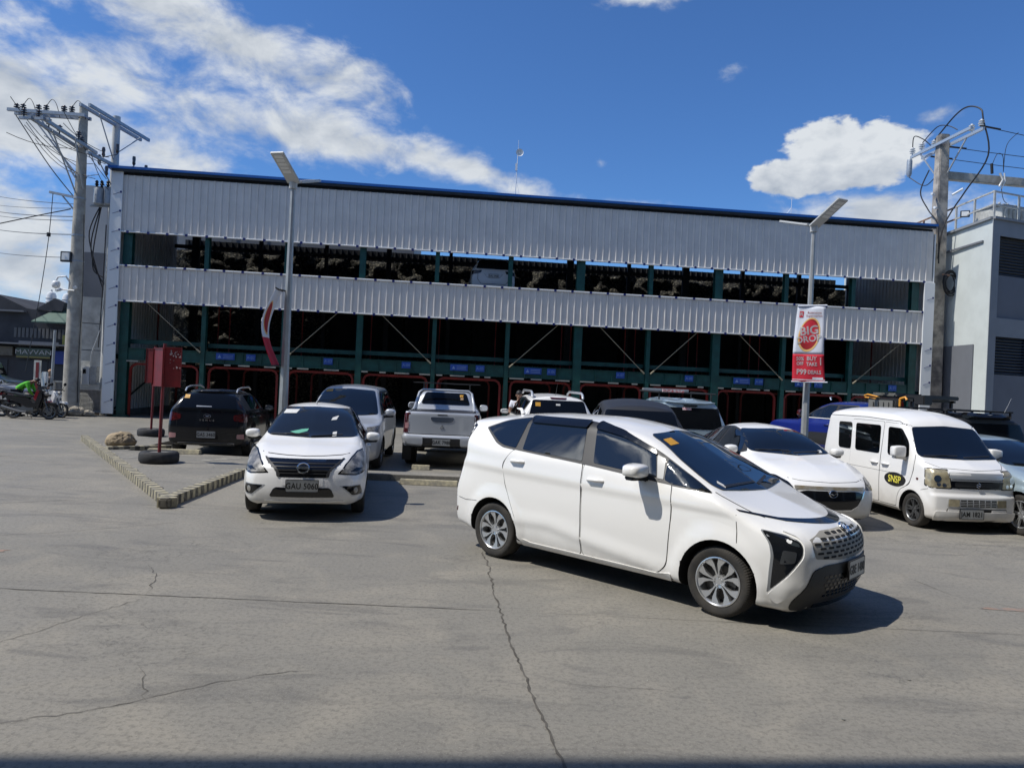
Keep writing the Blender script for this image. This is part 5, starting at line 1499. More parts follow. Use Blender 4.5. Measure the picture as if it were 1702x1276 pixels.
c.shell('rear_window', sym([(.50, 1.34), (.62, 1.14)]), 180, M['glass'], .004, r=.06)
# ======================================================= vehicles parked nose-in, seen from behind
def from_rear(x, y, yaw, L): return (x + L * cos(yaw), y + L * sin(yaw))
def rear_glass(c, half, m=None, r=.05):
    return c.shell('rear_window', sym(half), 180, m or M['glassr'], .007, r=r, step=.04)[0]
def R3(c, pts, az=-150): return P3(c, az, pts)

# --- black hatchback-style crossover, plate GAS 3460
L_ = 3.995
c = Car('crossover_car', 'black crossover with silver roof rails seen from behind, plate GAS 3460', 'car',
        spec_suv(L=L_, W=1.77, H=1.56, hood=.98, belt=1.0, ws=(1.1, 1.8), tail=.955, rw=.60, R=.32, rake=.30,
                 spec_kw=dict(ra=.07, crown=[(0, .03), (4, .05)])), from_rear(-6.86, 16.6, radians(100), L_), radians(100), M['black'])
c.wheels(R=.32, width=.20, rimr=.205, style='multi', m=M['rimdark'])
rg = rear_glass(c, [(.54, 1.46), (.64, 1.08), (.60, 1.06)])
sticker(c, 180, [(-.55, 1.42), (-.43, 1.42), (-.43, 1.34), (-.55, 1.34)], M['sticker'], parent=rg)
c.shell('roof_spoiler', sym([(.58, 1.52), (.60, 1.475)]), 180, M['black'], .03, r=.01, thick=.03)
c.shell('wiper', [(-.25, 1.16), (.08, 1.165), (.08, 1.18), (-.25, 1.185)], 180, M['silver'], .014, rn=0)
tl = [(L_ - .02, -.58, .985), (L_ - .05, -.80, 1.03), (L_ - .20, -.87, 1.00), (L_ - .16, -.88, .84), (L_ - .04, -.80, .83), (L_, -.60, .87)]
c.shell('tail_light', R3(c, tl), -150, M['redlamp'], .006, mirror=True, r=.03)
c.shell('bumper_lamp', R3(c, [(L_ - .02, -.66, .56), (L_ - .04, -.82, .57), (L_ - .05, -.83, .45), (L_ - .02, -.66, .46)]), -150, M['pinklamp'], .006, mirror=True, r=.02)
c.shell('lower_bumper', sym([(.83, .42), (.80, .27)]), 180, M['trim'], .010, r=.04, thick=.02)
c.shell('skid_plate', sym([(.62, .36), (.56, .28)]), 180, M['silver'], .016, r=.03)
c.plate('GAS 3460', -1, .545, 0, w=.40, h=.15, out=.02)
t, p, u, w, n = emblem_ring(c, 'emblem', 180, 0, .955, .075, sq=.55, off=.012)
for sx in (-.5, .5): t.tube([p + u * (sx * .07 - .006) - w * .028, p + u * (sx * .07 + .006) + w * .028], .006, 6)
t.tube([p - u * .03, p + u * .03], .006, 6)
t.build('emblem', M['chrome'], c.root, 40)
p, n = c.cast(180, 0, .865, .008)
text_obj('lettering', 'VENUE', M['chrome'], c.root, p, (0, -1, 0), (0, 0, 1), .06, sx=1.1, spacing=1.9)
c.line('tailgate_line', [(-.66, 1.05), (-.64, .60), (.64, .60), (.66, 1.05)], 180, M['gap'], .008, .002)
for sd in (-1, 1):
    MB().tube([(c.X(3.65), sd * .56, 1.50), (c.X(3.55), sd * .56, 1.575), (c.X(3.2), sd * .57, 1.61), (c.X(2.2), sd * .57, 1.62), (c.X(1.9), sd * .56, 1.56)], .020, 8).build('roof_rail', M['silver'], c.root, 60)
    c.mirror(1.45, 1.03, sd, outx=-.02)
panes(c, [(3.85, 1.30), (3.3, 1.46), (2.0, 1.46, .1), (1.55, 1.28), (1.25, 1.06), (3.75, 1.10)], [[(3.28, 1.43), (2.55, 1.43), (2.55, 1.10), (3.25, 1.12)], [(2.48, 1.43), (2.0, 1.42), (1.6, 1.26), (1.45, 1.09), (2.48, 1.09)]])
door(c, [(2.50, .30), (2.52, 1.03), (1.45, 1.03), (1.35, .9), (1.32, .30)], (2.38, .92))
door(c, [(3.10, .32), (2.95, .5, .1), (3.15, .8, .1), (3.40, 1.05), (2.55, 1.04), (2.53, .30)], (3.25, .94))

# --- silver people carrier facing the viewer behind the saloon
c = Car('people_carrier', 'silver white people carrier facing the viewer behind the GAU 5060 saloon', 'car',
        spec_suv(L=4.5, W=1.77, H=1.80, hood=1.06, belt=1.08, ws=(.98, 1.72), tail=.95, rw=.62, R=.33), (-3.62, 15.35), radians(-86), M['silver'], .02)
c.wheels(R=.33, width=.20, rimr=.205, style='multi', m=M['rimdark'])
ws = c.shell('windscreen', [(-.56, 1.67), (0, 1.70), (.56, 1.67, .05), (.66, 1.40, .3), (.72, 1.16), (.4, 1.13), (0, 1.12), (-.4, 1.13), (-.72, 1.16), (-.66, 1.40, .3)], 0, M['glass'], .009, r=.05, step=.05)[0]
sticker(c, 0, [(-.52, 1.66), (-.38, 1.67), (-.39, 1.62), (-.54, 1.61)], M['sticker'], parent=ws)
panes(c, [(4.3, 1.5), (3.6, 1.66), (1.95, 1.66, .1), (1.5, 1.42), (1.15, 1.15), (4.1, 1.2)], [[(3.3, 1.62), (2.6, 1.62), (2.6, 1.2), (3.3, 1.2)], [(2.5, 1.62), (1.95, 1.62), (1.5, 1.36), (1.35, 1.18), (2.5, 1.2)], [(4.2, 1.5), (3.8, 1.6), (3.4, 1.62), (3.4, 1.22), (4.05, 1.25)]])
c.shell('headlight', P3(c, 30, [(.50, .86, .96), (.30, .80, .80), (.12, .60, .82), (.16, .60, .92)]), 30, M['lamp'], .006, mirror=True, r=.03)
c.shell('grille', sym([(.58, .92), (.50, .62)]), 0, M['gloss'], .004, r=.05)
c.plate('', 1, .48, 0)
for sd in (-1, 1): c.mirror(1.30, 1.13, sd, size=(.11, .23, .17), outx=-.02)

# --- silver pickup, plate GAK 7988
L_ = 5.3
def spec_pickup(L=5.3, W=1.82, H=1.80, hood=1.16, rail_z=1.29, cab=(1.35, 3.15)):
    sp = spec_suv(L=L, W=W, H=H, hood=hood, belt=1.18, ws=(1.45, 2.15), tail=1, rw=.60, R=.38, fo=.9, ro=1.25, clear=.42)
    sp['top'] = [(0, hood - .13), (.12, hood - .07), (.5, hood - .01), (1.35, hood + .03), (1.5, hood + .10), (1.85, (hood + H) / 2 + .02), (2.15, H - .08), (2.4, H - .02), (2.9, H), (3.4, H - .03), (3.56, H - .12), (3.70, rail_z + .10), (3.76, rail_z), (L, rail_z)]
    sp['belt'] = [(0, hood - .22), (.4, hood - .08), (1.3, 1.12), (3.6, 1.18), (L, rail_z - .06)]
    h = W / 2
    sp['rail'] = [(0, h - .24), (.5, h - .16), (1.45, h - .13), (1.85, h - .22), (2.3, .60), (3.4, .60), (3.6, .62), (3.76, h - .08), (L, h - .07)]
    sp['drop'] = [(0, .03), (1.45, .04), (2.1, .07), (3.6, .06), (3.76, .012), (L, .012)]
    sp['crown'] = [(0, .05), (3.6, .04), (3.76, .005), (L, .005)]
    sp['rprof'] = [(.3, .05), (.5, 0), (.72, .0), (.78, .08), (1.3, .09)]
    sp['ra'] = .03; sp['lr'] = .5; sp['flare'] = .04; sp['fw'] = .07
    return sp
c = Car('pickup_truck', 'silver pickup with chrome roll bar and closed tailgate, plate GAK 7988', 'pickup', spec_pickup(), from_rear(-1.53, 16.5, radians(93), L_), radians(93), M['silver'])
c.wheels(R=.38, width=.25, rimr=.22, style='multi', m=M['rimdark'])
c.shell('bed_cover', [(3.80, -.76), (3.80, .76), (5.20, .76), (5.20, -.76)], 'T', M['trim'], .006, r=.03)
rg = c.shell('rear_window', sym([(.50, 1.70), (.60, 1.42)]), 180, M['glassr'], .012, r=.06)[0]
sticker(c, 180, [(.34, 1.66), (.43, 1.66), (.43, 1.60), (.34, 1.60)], M['sticker'], parent=rg)
sticker(c, 180, [(.36, 1.59), (.43, 1.59), (.43, 1.54), (.36, 1.54)], mat('tan_sticker', (.45, .30, .18), .6), parent=rg)
# tailgate
tg = c.shell('tailgate_seal', sym([(.765, 1.285), (.765, .775)]), 180, M['gap'], .002, r=.02)
tg = c.shell('tailgate', sym([(.755, 1.275), (.755, .79)]), 180, M['silver'], .008, r=.02)[0]
c.shell('handle', sym([(.27, 1.175), (.24, 1.08), (.15, 1.055)]), 180, M['chrome'], .014, r=.05, parent=tg)
c.shell('lettering', sym([(.11, 1.235), (.11, 1.215)]), 180, M['ink'], .012, rn=0, parent=tg)
p, n = c.cast(180, 0, .955, .012)
t = MB()
for a in (90, 210, 330):
    q = p + Vector((0, cos(radians(a)) * .026, sin(radians(a)) * .026)); d1 = Vector((0, cos(radians(a)), sin(radians(a)))); d2 = Vector((0, -d1.z, d1.y))
    vs = [p, p + d1 * .03 + d2 * .018, p + d1 * .058, p + d1 * .03 - d2 * .018]
    t.add(vs + [v + Vector((-.006, 0, 0)) for v in vs], [(0, 1, 2, 3), (7, 6, 5, 4), (0, 4, 5, 1), (1, 5, 6, 2), (2, 6, 7, 3), (3, 7, 4, 0)])
t.build('emblem', M['chrome'], c.root)
tl = [(L_ - .02, -.77, 1.255), (L_ - .12, -.90, 1.24), (L_ - .12, -.90, .80), (L_ - .02, -.77, .80)]
c.shell('tail_light', R3(c, tl), -150, M['redlamp'], .008, mirror=True, r=.02)
c.shell('reversing_lamp', R3(c, [(L_ - .03, -.79, 1.03), (L_ - .07, -.86, 1.03), (L_ - .07, -.86, .90), (L_ - .03, -.79, .90)]), -150, M['pinklamp'], .012, mirror=True, r=.02)
c.shell('rear_bumper', [(.42, .73), (.88, .74), (.89, .58), (.42, .55)], 180, M['silver'], .03, mirror=True, r=.03, thick=.03)
c.shell('step_pad', sym([(.46, .70), (.44, .50)]), 180, M['trim'], .02, r=.03, thick=.03)
c.shell('bumper_bar', sym([(.86, .535), (.80, .50)]), 180, M['chrome'], .03, r=.01, thick=.03)
c.plate('GAK 7988', -1, .62, 0, out=.05)
for sd in (-1, 1):
    t = MB().prism(rounded([(-.10, 0), (.10, 0), (.10, .42), (-.10, .42)], .02), -.01, .01, lambda a, b, h: (c.X(L_ - .84) + h - .45 + .0, sd * .80 + a, .16 + b))
    t.build('mud_flap', M['trim'], c.root)
    c.mirror(1.75, 1.22, sd, size=(.11, .22, .18))
t = MB().tube([(c.X(4.45), -.72, 1.29), (c.X(4.15), -.70, 1.42), (c.X(3.86), -.64, 1.70), (c.X(3.84), -.55, 1.765), (c.X(3.84), .55, 1.765), (c.X(3.86), .64, 1.70), (c.X(4.15), .70, 1.42), (c.X(4.45), .72, 1.29)], .030, 8)
t.tube([(c.X(4.0), -.70, 1.30), (c.X(3.86), -.64, 1.66)], .03, 8).tube([(c.X(4.0), .70, 1.30), (c.X(3.86), .64, 1.66)], .03, 8)
t.build('roll_bar', M['silver'], c.root, 60)
t = MB()
for y in (-.62, .62): t.tube([(c.X(3.3), y, 1.93), (c.X(2.2), y, 1.93)], .016, 6)
for s_ in (3.3, 2.9, 2.5, 2.2): t.tube([(c.X(s_), -.84, 1.93), (c.X(s_), .84, 1.93)], .014, 6)
for s_ in (3.2, 2.3):
    for y in (-.58, .58): t.tube([(c.X(s_), y, 1.76), (c.X(s_), y, 1.93)], .014, 6)
t.build('roof_rack', M['trim'], c.root, 60)
panes(c, [(3.55, 1.55), (3.4, 1.70), (2.35, 1.70, .1), (1.9, 1.5), (1.55, 1.25), (3.5, 1.25)], [[(3.4, 1.66), (2.75, 1.66), (2.75, 1.28), (3.42, 1.28)], [(2.7, 1.66), (2.35, 1.66), (1.9, 1.46), (1.75, 1.28), (2.7, 1.28)]])

# --- white sport utility behind the black one
L_ = 4.9
c = Car('sport_utility', 'white sport utility with silver roof rails beside the man in white', 'car', spec_suv(L=L_, W=1.86, H=1.80, hood=1.12, belt=1.15, ws=(1.35, 2.05), tail=.975, rw=.63, R=.38, clear=.3, rake=.24),
        from_rear(1.12, 16.9, radians(95), L_), radians(95), M['white'])
c.wheels(R=.38, width=.25, rimr=.23, style='multi')
rg = rear_glass(c, [(.60, 1.66), (.70, 1.25)])
sticker(c, 180, [(-.54, 1.60), (-.42, 1.60), (-.42, 1.51), (-.54, 1.51)], M['sticker'], parent=rg)
sticker(c, 180, [(-.06, 1.58), (.04, 1.58), (.04, 1.54), (-.06, 1.54)], M['paper'], 'window_sticker', parent=rg)
c.shell('brake_light', sym([(.20, 1.725), (.17, 1.69)]), 180, M['redlamp'], .012, r=.005)
c.shell('tail_light', R3(c, [(L_ - .02, -.66, 1.18), (L_ - .16, -.92, 1.16), (L_ - .14, -.92, .98), (L_ - .02, -.68, .98)]), -150, M['redlamp'], .006, mirror=True, r=.03)
c.plate('', -1, .85, 0)
for sd in (-1, 1):
    MB().tube([(c.X(4.55), sd * .60, 1.72), (c.X(4.48), sd * .60, 1.80), (c.X(4.30), sd * .60, 1.845), (c.X(2.6), sd * .60, 1.86), (c.X(2.3), sd * .60, 1.79)], .030, 8).build('roof_rail', M['silver'], c.root, 60)
    c.mirror(1.75, 1.2, sd)
MB().tube([(c.X(4.2), 0, 1.78), (c.X(4.4), 0, 2.05)], [.006, .003], 6).build('antenna', M['ink'], c.root)
panes(c, [(4.6, 1.62), (3.4, 1.70), (2.25, 1.68, .1), (1.8, 1.48), (1.5, 1.22), (4.5, 1.25)], [[(4.5, 1.6), (3.75, 1.65), (3.75, 1.27), (4.4, 1.30)], [(3.65, 1.66), (2.95, 1.66), (2.95, 1.26), (3.6, 1.27)], [(2.85, 1.66), (2.25, 1.64), (1.85, 1.45), (1.7, 1.26), (2.85, 1.26)]])

# --- black sport utility right behind the foreground car
L_ = 4.6
c = Car('sport_utility', 'matt black roofed sport utility directly behind the nearest white car', 'car', spec_suv(L=L_, W=1.84, H=1.82, hood=1.10, belt=1.12, ws=(1.3, 2.0), tail=.94, rw=.62, R=.36, clear=.28, rake=.45,
        spec_kw=dict(lr=1.2)), from_rear(2.30, 12.9, radians(86), L_), radians(86), M['mattblack'])
c.wheels(R=.36, width=.24, rimr=.22, style='multi')
rear_glass(c, [(.60, 1.62), (.72, 1.18)])
panes(c, [(4.3, 1.58), (3.4, 1.70), (2.2, 1.68, .1), (1.75, 1.48), (1.5, 1.2), (4.2, 1.2)], [[(4.22, 1.55), (3.65, 1.64), (3.65, 1.24), (4.12, 1.26)], [(3.55, 1.65), (2.9, 1.65), (2.9, 1.23), (3.5, 1.24)], [(2.8, 1.65), (2.2, 1.64), (1.8, 1.45), (1.65, 1.24), (2.8, 1.24)]])
c.shell('tail_light', R3(c, [(L_ - .02, -.66, 1.1), (L_ - .16, -.9, 1.1), (L_ - .14, -.9, .85), (L_ - .02, -.68, .85)]), -150, M['redlamp'], .006, mirror=True, r=.03)
c.plate('', -1, .8, 0)

# --- pale blue sport utility with a roof rack
L_ = 4.3
c = Car('sport_utility', 'pale blue sport utility with light bar on its roof rack', 'car', spec_suv(L=L_, W=1.84, H=1.83, hood=1.08, belt=1.15, ws=(1.2, 1.85), tail=.985, rw=.66, R=.37, clear=.3, rake=.16),
        from_rear(4.10, 16.6, radians(93), L_), radians(93), M['paleblue'])
c.wheels(R=.37, width=.25, rimr=.22, style='multi')
rg = rear_glass(c, [(.66, 1.64), (.74, 1.16)])
sticker(c, 180, [(-.18, 1.64), (.02, 1.64), (.02, 1.585), (-.18, 1.585)], mat('red_white_sticker', (.65, .14, .16), .5, var=.9, vscale=40, vdark=(.7, .7, .7)), parent=rg)
c.shell('roof_spoiler', sym([(.70, 1.80), (.72, 1.73)]), 180, M['paleblue'], .05, r=.02, thick=.05)
c.shell('brake_light', sym([(.16, 1.69), (.15, 1.665)]), 180, M['gloss'], .05, r=.005)
c.shell('tail_light', R3(c, [(L_ - .02, -.78, 1.15), (L_ - .10, -.9, 1.15), (L_ - .10, -.9, .8), (L_ - .02, -.78, .8)]), -150, M['redlamp'], .006, mirror=True, r=.03)
t = MB()
for y in (-.66, .66): t.tube([(c.X(3.9), y, 1.97), (c.X(1.9), y, 1.99)], .02, 6)
for k in range(6): t.tube([(c.X(3.9 - .38 * k), -.66, 1.97), (c.X(3.9 - .38 * k), .66, 1.97)], .016, 6)
for s_ in (3.7, 2.1):
    for y in (-.62, .62): t.tube([(c.X(s_), y, 1.80), (c.X(s_), y, 1.98)], .018, 6)
rk = t.build('roof_rack', M['trim'], c.root, 60)
MB().box(c.X(1.95), c.X(1.85), -.60, .60, 1.99, 2.06).build('light_bar', M['silver'], rk, bevel=.01)
MB().box(c.X(3.95), c.X(3.88), .10, .60, 1.98, 2.04).build('rack_sign', mat('rack_sign_red', (.6, .1, .1), .5, var=.9, vscale=20, vdark=(.7, .7, .7)), rk)
panes(c, [(4.1, 1.66), (3.4, 1.70), (2.0, 1.68, .1), (1.6, 1.48), (1.35, 1.22), (4.1, 1.22)], [[(4.05, 1.64), (3.4, 1.66), (3.4, 1.26), (4.05, 1.26)], [(3.3, 1.66), (2.7, 1.66), (2.7, 1.26), (3.3, 1.26)], [(2.6, 1.66), (2.05, 1.64), (1.65, 1.45), (1.5, 1.26), (2.6, 1.26)]])

# --- blue off-road pickup
L_ = 5.4
sp = spec_pickup(L=5.4, W=1.95, H=1.83, hood=1.22, rail_z=1.34); sp['flare'] = .09; sp['fw'] = .04
yb = radians(112)
c = Car('pickup_truck', 'blue off road pickup with wide black arches and camping gear over its bed', 'pickup', sp, from_rear(10.9, 18.6, yb, L_), yb, M['blue'], .12)
c.wheels(R=.42, width=.30, rimr=.22, style='multi', m=M['rimdark'])
panes(c, [(3.55, 1.55), (3.4, 1.72), (2.4, 1.72, .1), (1.95, 1.55), (1.55, 1.28), (3.5, 1.28)], [[(3.38, 1.68), (2.78, 1.68), (2.78, 1.32), (3.42, 1.32)], [(2.7, 1.68), (2.4, 1.68), (1.95, 1.5), (1.78, 1.32), (2.7, 1.32)]])
door(c, [(2.73, .52), (2.74, 1.24), (1.72, 1.22), (1.60, 1.0), (1.55, .52)], (2.6, 1.13))
door(c, [(3.50, .52), (3.55, .9), (3.56, 1.25), (2.78, 1.24), (2.77, .52)], (3.40, 1.14))
c.line('door_sill_trim', [(3.4, 1.30), (1.8, 1.30)], -90, M['whiteink'], .016, .009, mirror=True)
c.shell('lower_decal', [(3.5, .92), (2.0, .90), (1.6, .75), (1.7, .56), (3.45, .56)], -90, M['trim'], .008, mirror=True, r=.06)
for a in (.9, 4.15):
    ar = [(a + (.435) * cos(q * pi / 14), .38 + .435 * sin(q * pi / 14)) for q in range(15)] + [(a + .56 * cos(q * pi / 14), .38 + .53 * sin(q * pi / 14)) for q in range(14, -1, -1)]
    c.shell('arch_flare', ar, -90, M['trim'], .03, mirror=True, rn=0, thick=.05)
for sd in (-1, 1):
    mr = c.mirror(1.72, 1.32, sd, size=(.12, .24, .22), m=M['redlamp'])
t = MB()
for y in (-.74, .74):
    for s_ in (3.95, 5.1): t.bar((c.X(s_), y, 1.34), (c.X(s_), y, 1.93), .06)
    t.bar((c.X(3.85), y, 1.93), (c.X(5.2), y, 1.93), .06)
for s_ in (3.95, 4.35, 4.75, 5.1): t.bar((c.X(s_), -.74, 1.93), (c.X(s_), .74, 1.93), .06)
rk = t.build('bed_rack', M['trim'], c.root)
t = MB()
for k in range(4): t.prism(rounded([(-.055, -.18), (.055, -.18), (.055, .18), (-.055, .18)], .03), -.02, .02, lambda a, b, h: (c.X(3.98) - .16 * k + a, .80 + h, 1.68 + b))
t.box(c.X(4.62), c.X(3.86), .775, .785, 1.46, 1.90)
t.build('molle_panel', mat('grey_rack_panel', (.16, .16, .15), .6), rk)
MB().box(c.X(4.5), c.X(3.7), -.5, .55, 1.97, 2.10).build('roof_bag', mat('grey_canvas', (.13, .13, .12), .9, var=.5, vscale=6, bump=.5, bscale=8), rk, bevel=.05)
t = MB().tube([(c.X(3.55), .60, 2.00), (c.X(3.75), .70, 2.04), (c.X(4.1), .70, 1.98), (c.X(4.2), .72, 1.90)], .022, 6).tube([(c.X(3.7), .74, 1.96), (c.X(4.1), .76, 1.93)], .02, 6)
t.tube([(c.X(4.85), .80, 1.95), (c.X(4.85), .80, 1.35)], .03, 6).tube([(c.X(4.85), .80, 1.95), (c.X(5.0), .80, 2.0), (c.X(5.05), .80, 1.93)], .03, 6)
t.build('recovery_tool', mat('orange_tool', (.75, .33, .03), .5), rk, 50)
MB().box(c.X(5.35), c.X(4.55), -.70, .30, 1.97, 2.07).box(c.X(5.5), c.X(5.2), .45, .75, 1.82, 2.06).build('gear_box', M['trim'], rk, bevel=.02)
MB().tube([(c.X(2.35), .55, 1.83), (c.X(2.30), .55, 1.90), (c.X(2.25), .45, 1.92)], .02, 6).build('roof_lamp', M['chrome'], c.root)

# --- black boxy off-roader on the right
L_ = 4.3
c = Car('off_roader', 'black boxy off roader with low roof rack behind the microvan', 'car', spec_suv(L=L_, W=1.87, H=1.80, hood=1.12, belt=1.15, ws=(1.35, 1.8), tail=.99, rw=.70, R=.39, clear=.32, rake=.08),
        from_rear(8.95, 13.6, radians(96), L_), radians(96), M['mattblack'])
c.wheels(R=.39, width=.26, rimr=.22, style='multi', m=M['rimdark'])
rg = rear_glass(c, [(.68, 1.66), (.76, 1.16)])
c.shell('roof_spoiler', sym([(.74, 1.80), (.76, 1.74)]), 180, M['gloss'], .08, r=.02, thick=.06)
panes(c, [(4.15, 1.64), (2.0, 1.66, .1), (1.65, 1.50), (1.5, 1.22), (4.15, 1.22)], [[(4.08, 1.6), (3.1, 1.6), (3.1, 1.26), (4.08, 1.26)], [(3.0, 1.6), (2.05, 1.6), (1.7, 1.45), (1.62, 1.26), (3.0, 1.26)]])
t = MB()
for y in (-.55, .0): t.tube([(c.X(4.0), y, 1.89), (c.X(2.2), y, 1.89)], .014, 6)
for s_ in (3.9, 3.4, 2.9, 2.4):
    t.box(c.X(s_) - .05, c.X(s_) + .05, -.68, .68, 1.87, 1.90)
    for y in (-.66, .66): t.bar((c.X(s_), y, 1.76), (c.X(s_), y, 1.88), .03)
t.build('roof_rack', M['trim'], c.root)
c.shell('tail_light', R3(c, [(L_ - .02, -.80, 1.15), (L_ - .08, -.92, 1.15), (L_ - .08, -.92, .9), (L_ - .02, -.80, .9)]), -150, M['redlamp'], .006, mirror=True, r=.03)
MB().tube([(c.X(3.9), -.5, 1.80), (c.X(4.1), -.5, 2.15)], [.005, .002], 6).build('antenna', M['whiteink'], c.root)

# --- pale silver saloon cut by the right edge
sp = spec_mazda()
c = Car('saloon_car', 'pale silver saloon cut off by the right edge of the picture', 'car', sp, (9.05, 10.7), -1.40, M['paleblue'])
c.wheels(R=.32, width=.205, rimr=.215, style='multi')
panes(c, [(3.85, 1.14), (3.3, 1.36, .2), (2.7, 1.42, .2), (2.2, 1.36, .2), (1.75, 1.20), (1.50, 1.04), (1.7, .99), (3.6, 1.06)],
      [[(3.70, 1.15), (3.42, 1.28, .1), (3.40, 1.10), (3.55, 1.09)], [(3.35, 1.30, .05), (2.75, 1.395), (2.72, 1.05), (3.33, 1.08)], [(2.66, 1.395), (2.22, 1.335, .1), (1.80, 1.19), (1.66, 1.05), (1.74, 1.01), (2.64, 1.04)]])
c.shell('windscreen', [(-.52, 1.385), (0, 1.41), (.52, 1.385, .05), (.64, 1.24, .3), (.715, 1.06), (.60, 1.045), (0, 1.02), (-.60, 1.045), (-.715, 1.06), (-.64, 1.24, .3)], 0, M['glass'], .009, r=.05, step=.05)
c.shell('rear_window', sym([(.50, 1.36), (.62, 1.16)]), 180, M['glass'], .006, r=.06)
door(c, [(2.62, .26), (2.66, .99), (1.60, .96), (1.50, .9, .1), (1.46, .5, .2), (1.54, .26)], (2.5, .88))
door(c, [(3.32, .26), (3.22, .45, .2), (3.42, .75, .2), (3.58, .97), (2.69, .99), (2.65, .26)], (3.42, .90))
MB().tube([(c.X(3.2), 0, 1.44), (c.X(3.26), 0, 1.50), (c.X(3.34), 0, 1.505)], [.04, .025, .008], 8).build('antenna_fin', M['whiteink'], c.root, 60)
for sd in (-1, 1): c.mirror(1.66, 1.0, sd, outx=-.02)

# --- silver sport utility on the upper storage level
L_ = 4.7
sp = spec_suv(L=L_, W=1.93, H=1.80, hood=1.05, belt=1.12, ws=(1.3, 2.0), tail=.97, rw=.62, R=.36, clear=.28, rake=.26)
uy = radians(95.7)
ux = (-15.889 + .995 * 15.05 - .0995 * .75, 28.81 + .0995 * 15.05 + .995 * .75)
c = Car('sport_utility', 'silver grey sport utility stored on the upper level of the car park', 'car', sp, from_rear(ux[0], ux[1], uy, L_), uy, mat('silver_grey_paint', (.46, .47, .48), .4, coat=.5), 5.56)  # plain silver grey body paint
c.wheels(R=.36, width=.24, rimr=.22, style='multi')
rear_glass(c, [(.60, 1.68), (.74, 1.26)])
c.shell('tail_light', R3(c, [(L_ - .02, -.52, 1.20), (L_ - .16, -.95, 1.16), (L_ - .12, -.95, .98), (L_ - .02, -.56, 1.08)]), -150, M['gloss'], .006, mirror=True, r=.03)
c.line('tailgate_line', [(-.66, 1.12), (-.66, .80), (-.52, .62), (.52, .62), (.66, .80), (.66, 1.12)], 180, M['gap'], .02, .002)
c.plate('GAL 3966', -1, .96, 0)
c.line('plate_recess', [(-.38, 1.05), (-.28, .90), (.28, .90), (.38, 1.05)], 180, M['gap'], .012, .002)
panes(c, None, [[(4.4, 1.6), (3.6, 1.66), (3.6, 1.25), (4.3, 1.25)], [(3.5, 1.66), (2.3, 1.66), (1.8, 1.3), (3.5, 1.25)]])
# ---------------------------------------------------------------- street lamps
M['galv'] = mat('galvanised_pole', (.42, .43, .42), .45, metal=.35, var=.15, vscale=4)
M['lampbody'] = mat('grey_lamp_housing', (.50, .51, .50), .5)
M['panel'] = mat('solar_cell', (.02, .03, .06), .15)
M['concpole'] = mat('weathered_concrete_pole', (.42, .40, .35), .85, var=.35, vscale=2.2, bump=.2, bscale=30)
M['wire'] = mat('black_cable', (.012, .012, .014), .6)
M['greysteel'] = mat('galvanised_crossarm', (.36, .40, .44), .5, metal=.3, var=.2, vscale=8)
M['porcelain'] = mat('brown_porcelain', (.05, .035, .03), .25, coat=.5)
M['porcelainw'] = mat('white_porcelain', (.62, .62, .60), .25, coat=.5)
def lamp_slab(t, a, b, w, h, up):
    t.bar(a, b, w, h, up=up)
def street_lamp(label, x, y, H, r0, r1, heads):
    o = thing('street_lamp', label, 'street lamp', (x, y, 0), 0, 'solar street lamps')
    MB().lathe([(r0 * 2.0, 0), (r0 * 2.0, .02), (r0, .03), (r0 * .98, .5), (r1, H), (.001, H)], 8, 'Z').build('pole', M['galv'], o, 25)
    MB().lathe([(.001, H - .14), (r1 * 1.7, H - .14), (r1 * 1.7, H + .02), (.001, H + .02)], 12, 'Z').build('collar', M['lampbody'], o, 30)
    for a, b, w in heads:
        a = Vector(a); b = Vector(b); d = (b - a).normalized(); sd = d.cross(Vector((0, 0, 1))).normalized(); up = sd.cross(d)
        t = MB().bar(a, b, w, .055, up=up)
        h = t.build('lamp_head', M['lampbody'], o, bevel=.012)
        t = MB(); L = (b - a).length
        for k in range(5):
            q0 = a + d * (L * (.36 + .12 * k)); q1 = a + d * (L * (.36 + .12 * k + .09))
            t.bar(q0 - up * .030, q1 - up * .030, w * .62, .006, up=up)
        t.build('led_strip', M['flash'], h)
        MB().bar(a + d * L * .05 + up * .029, b - d * L * .04 + up * .029, w * .9, .006, up=up).build('solar_panel', M['panel'], h)
        MB().bar((0, 0, H - .05), a + d * .12, .06, .05).build('bracket', M['lampbody'], h)
    return o
hz = 6.42
street_lamp('street lamp rising behind the white saloon with banner seen edge on', -5.27, 17.0, hz, .115, .055,
            [((.02, 0, hz), (-.15, -.80, hz + .45), .32), ((.05, .05, hz + .03), (.25, .95, hz + .32), .30)])
street_lamp('street lamp with red and white banner facing the viewer', 7.62, 19.0, hz, .105, .055,
            [((.0, 0, hz), (.38, -.80, hz + .53), .34), ((-.05, .05, hz + .04), (-.48, .9, hz + .30), .30)])

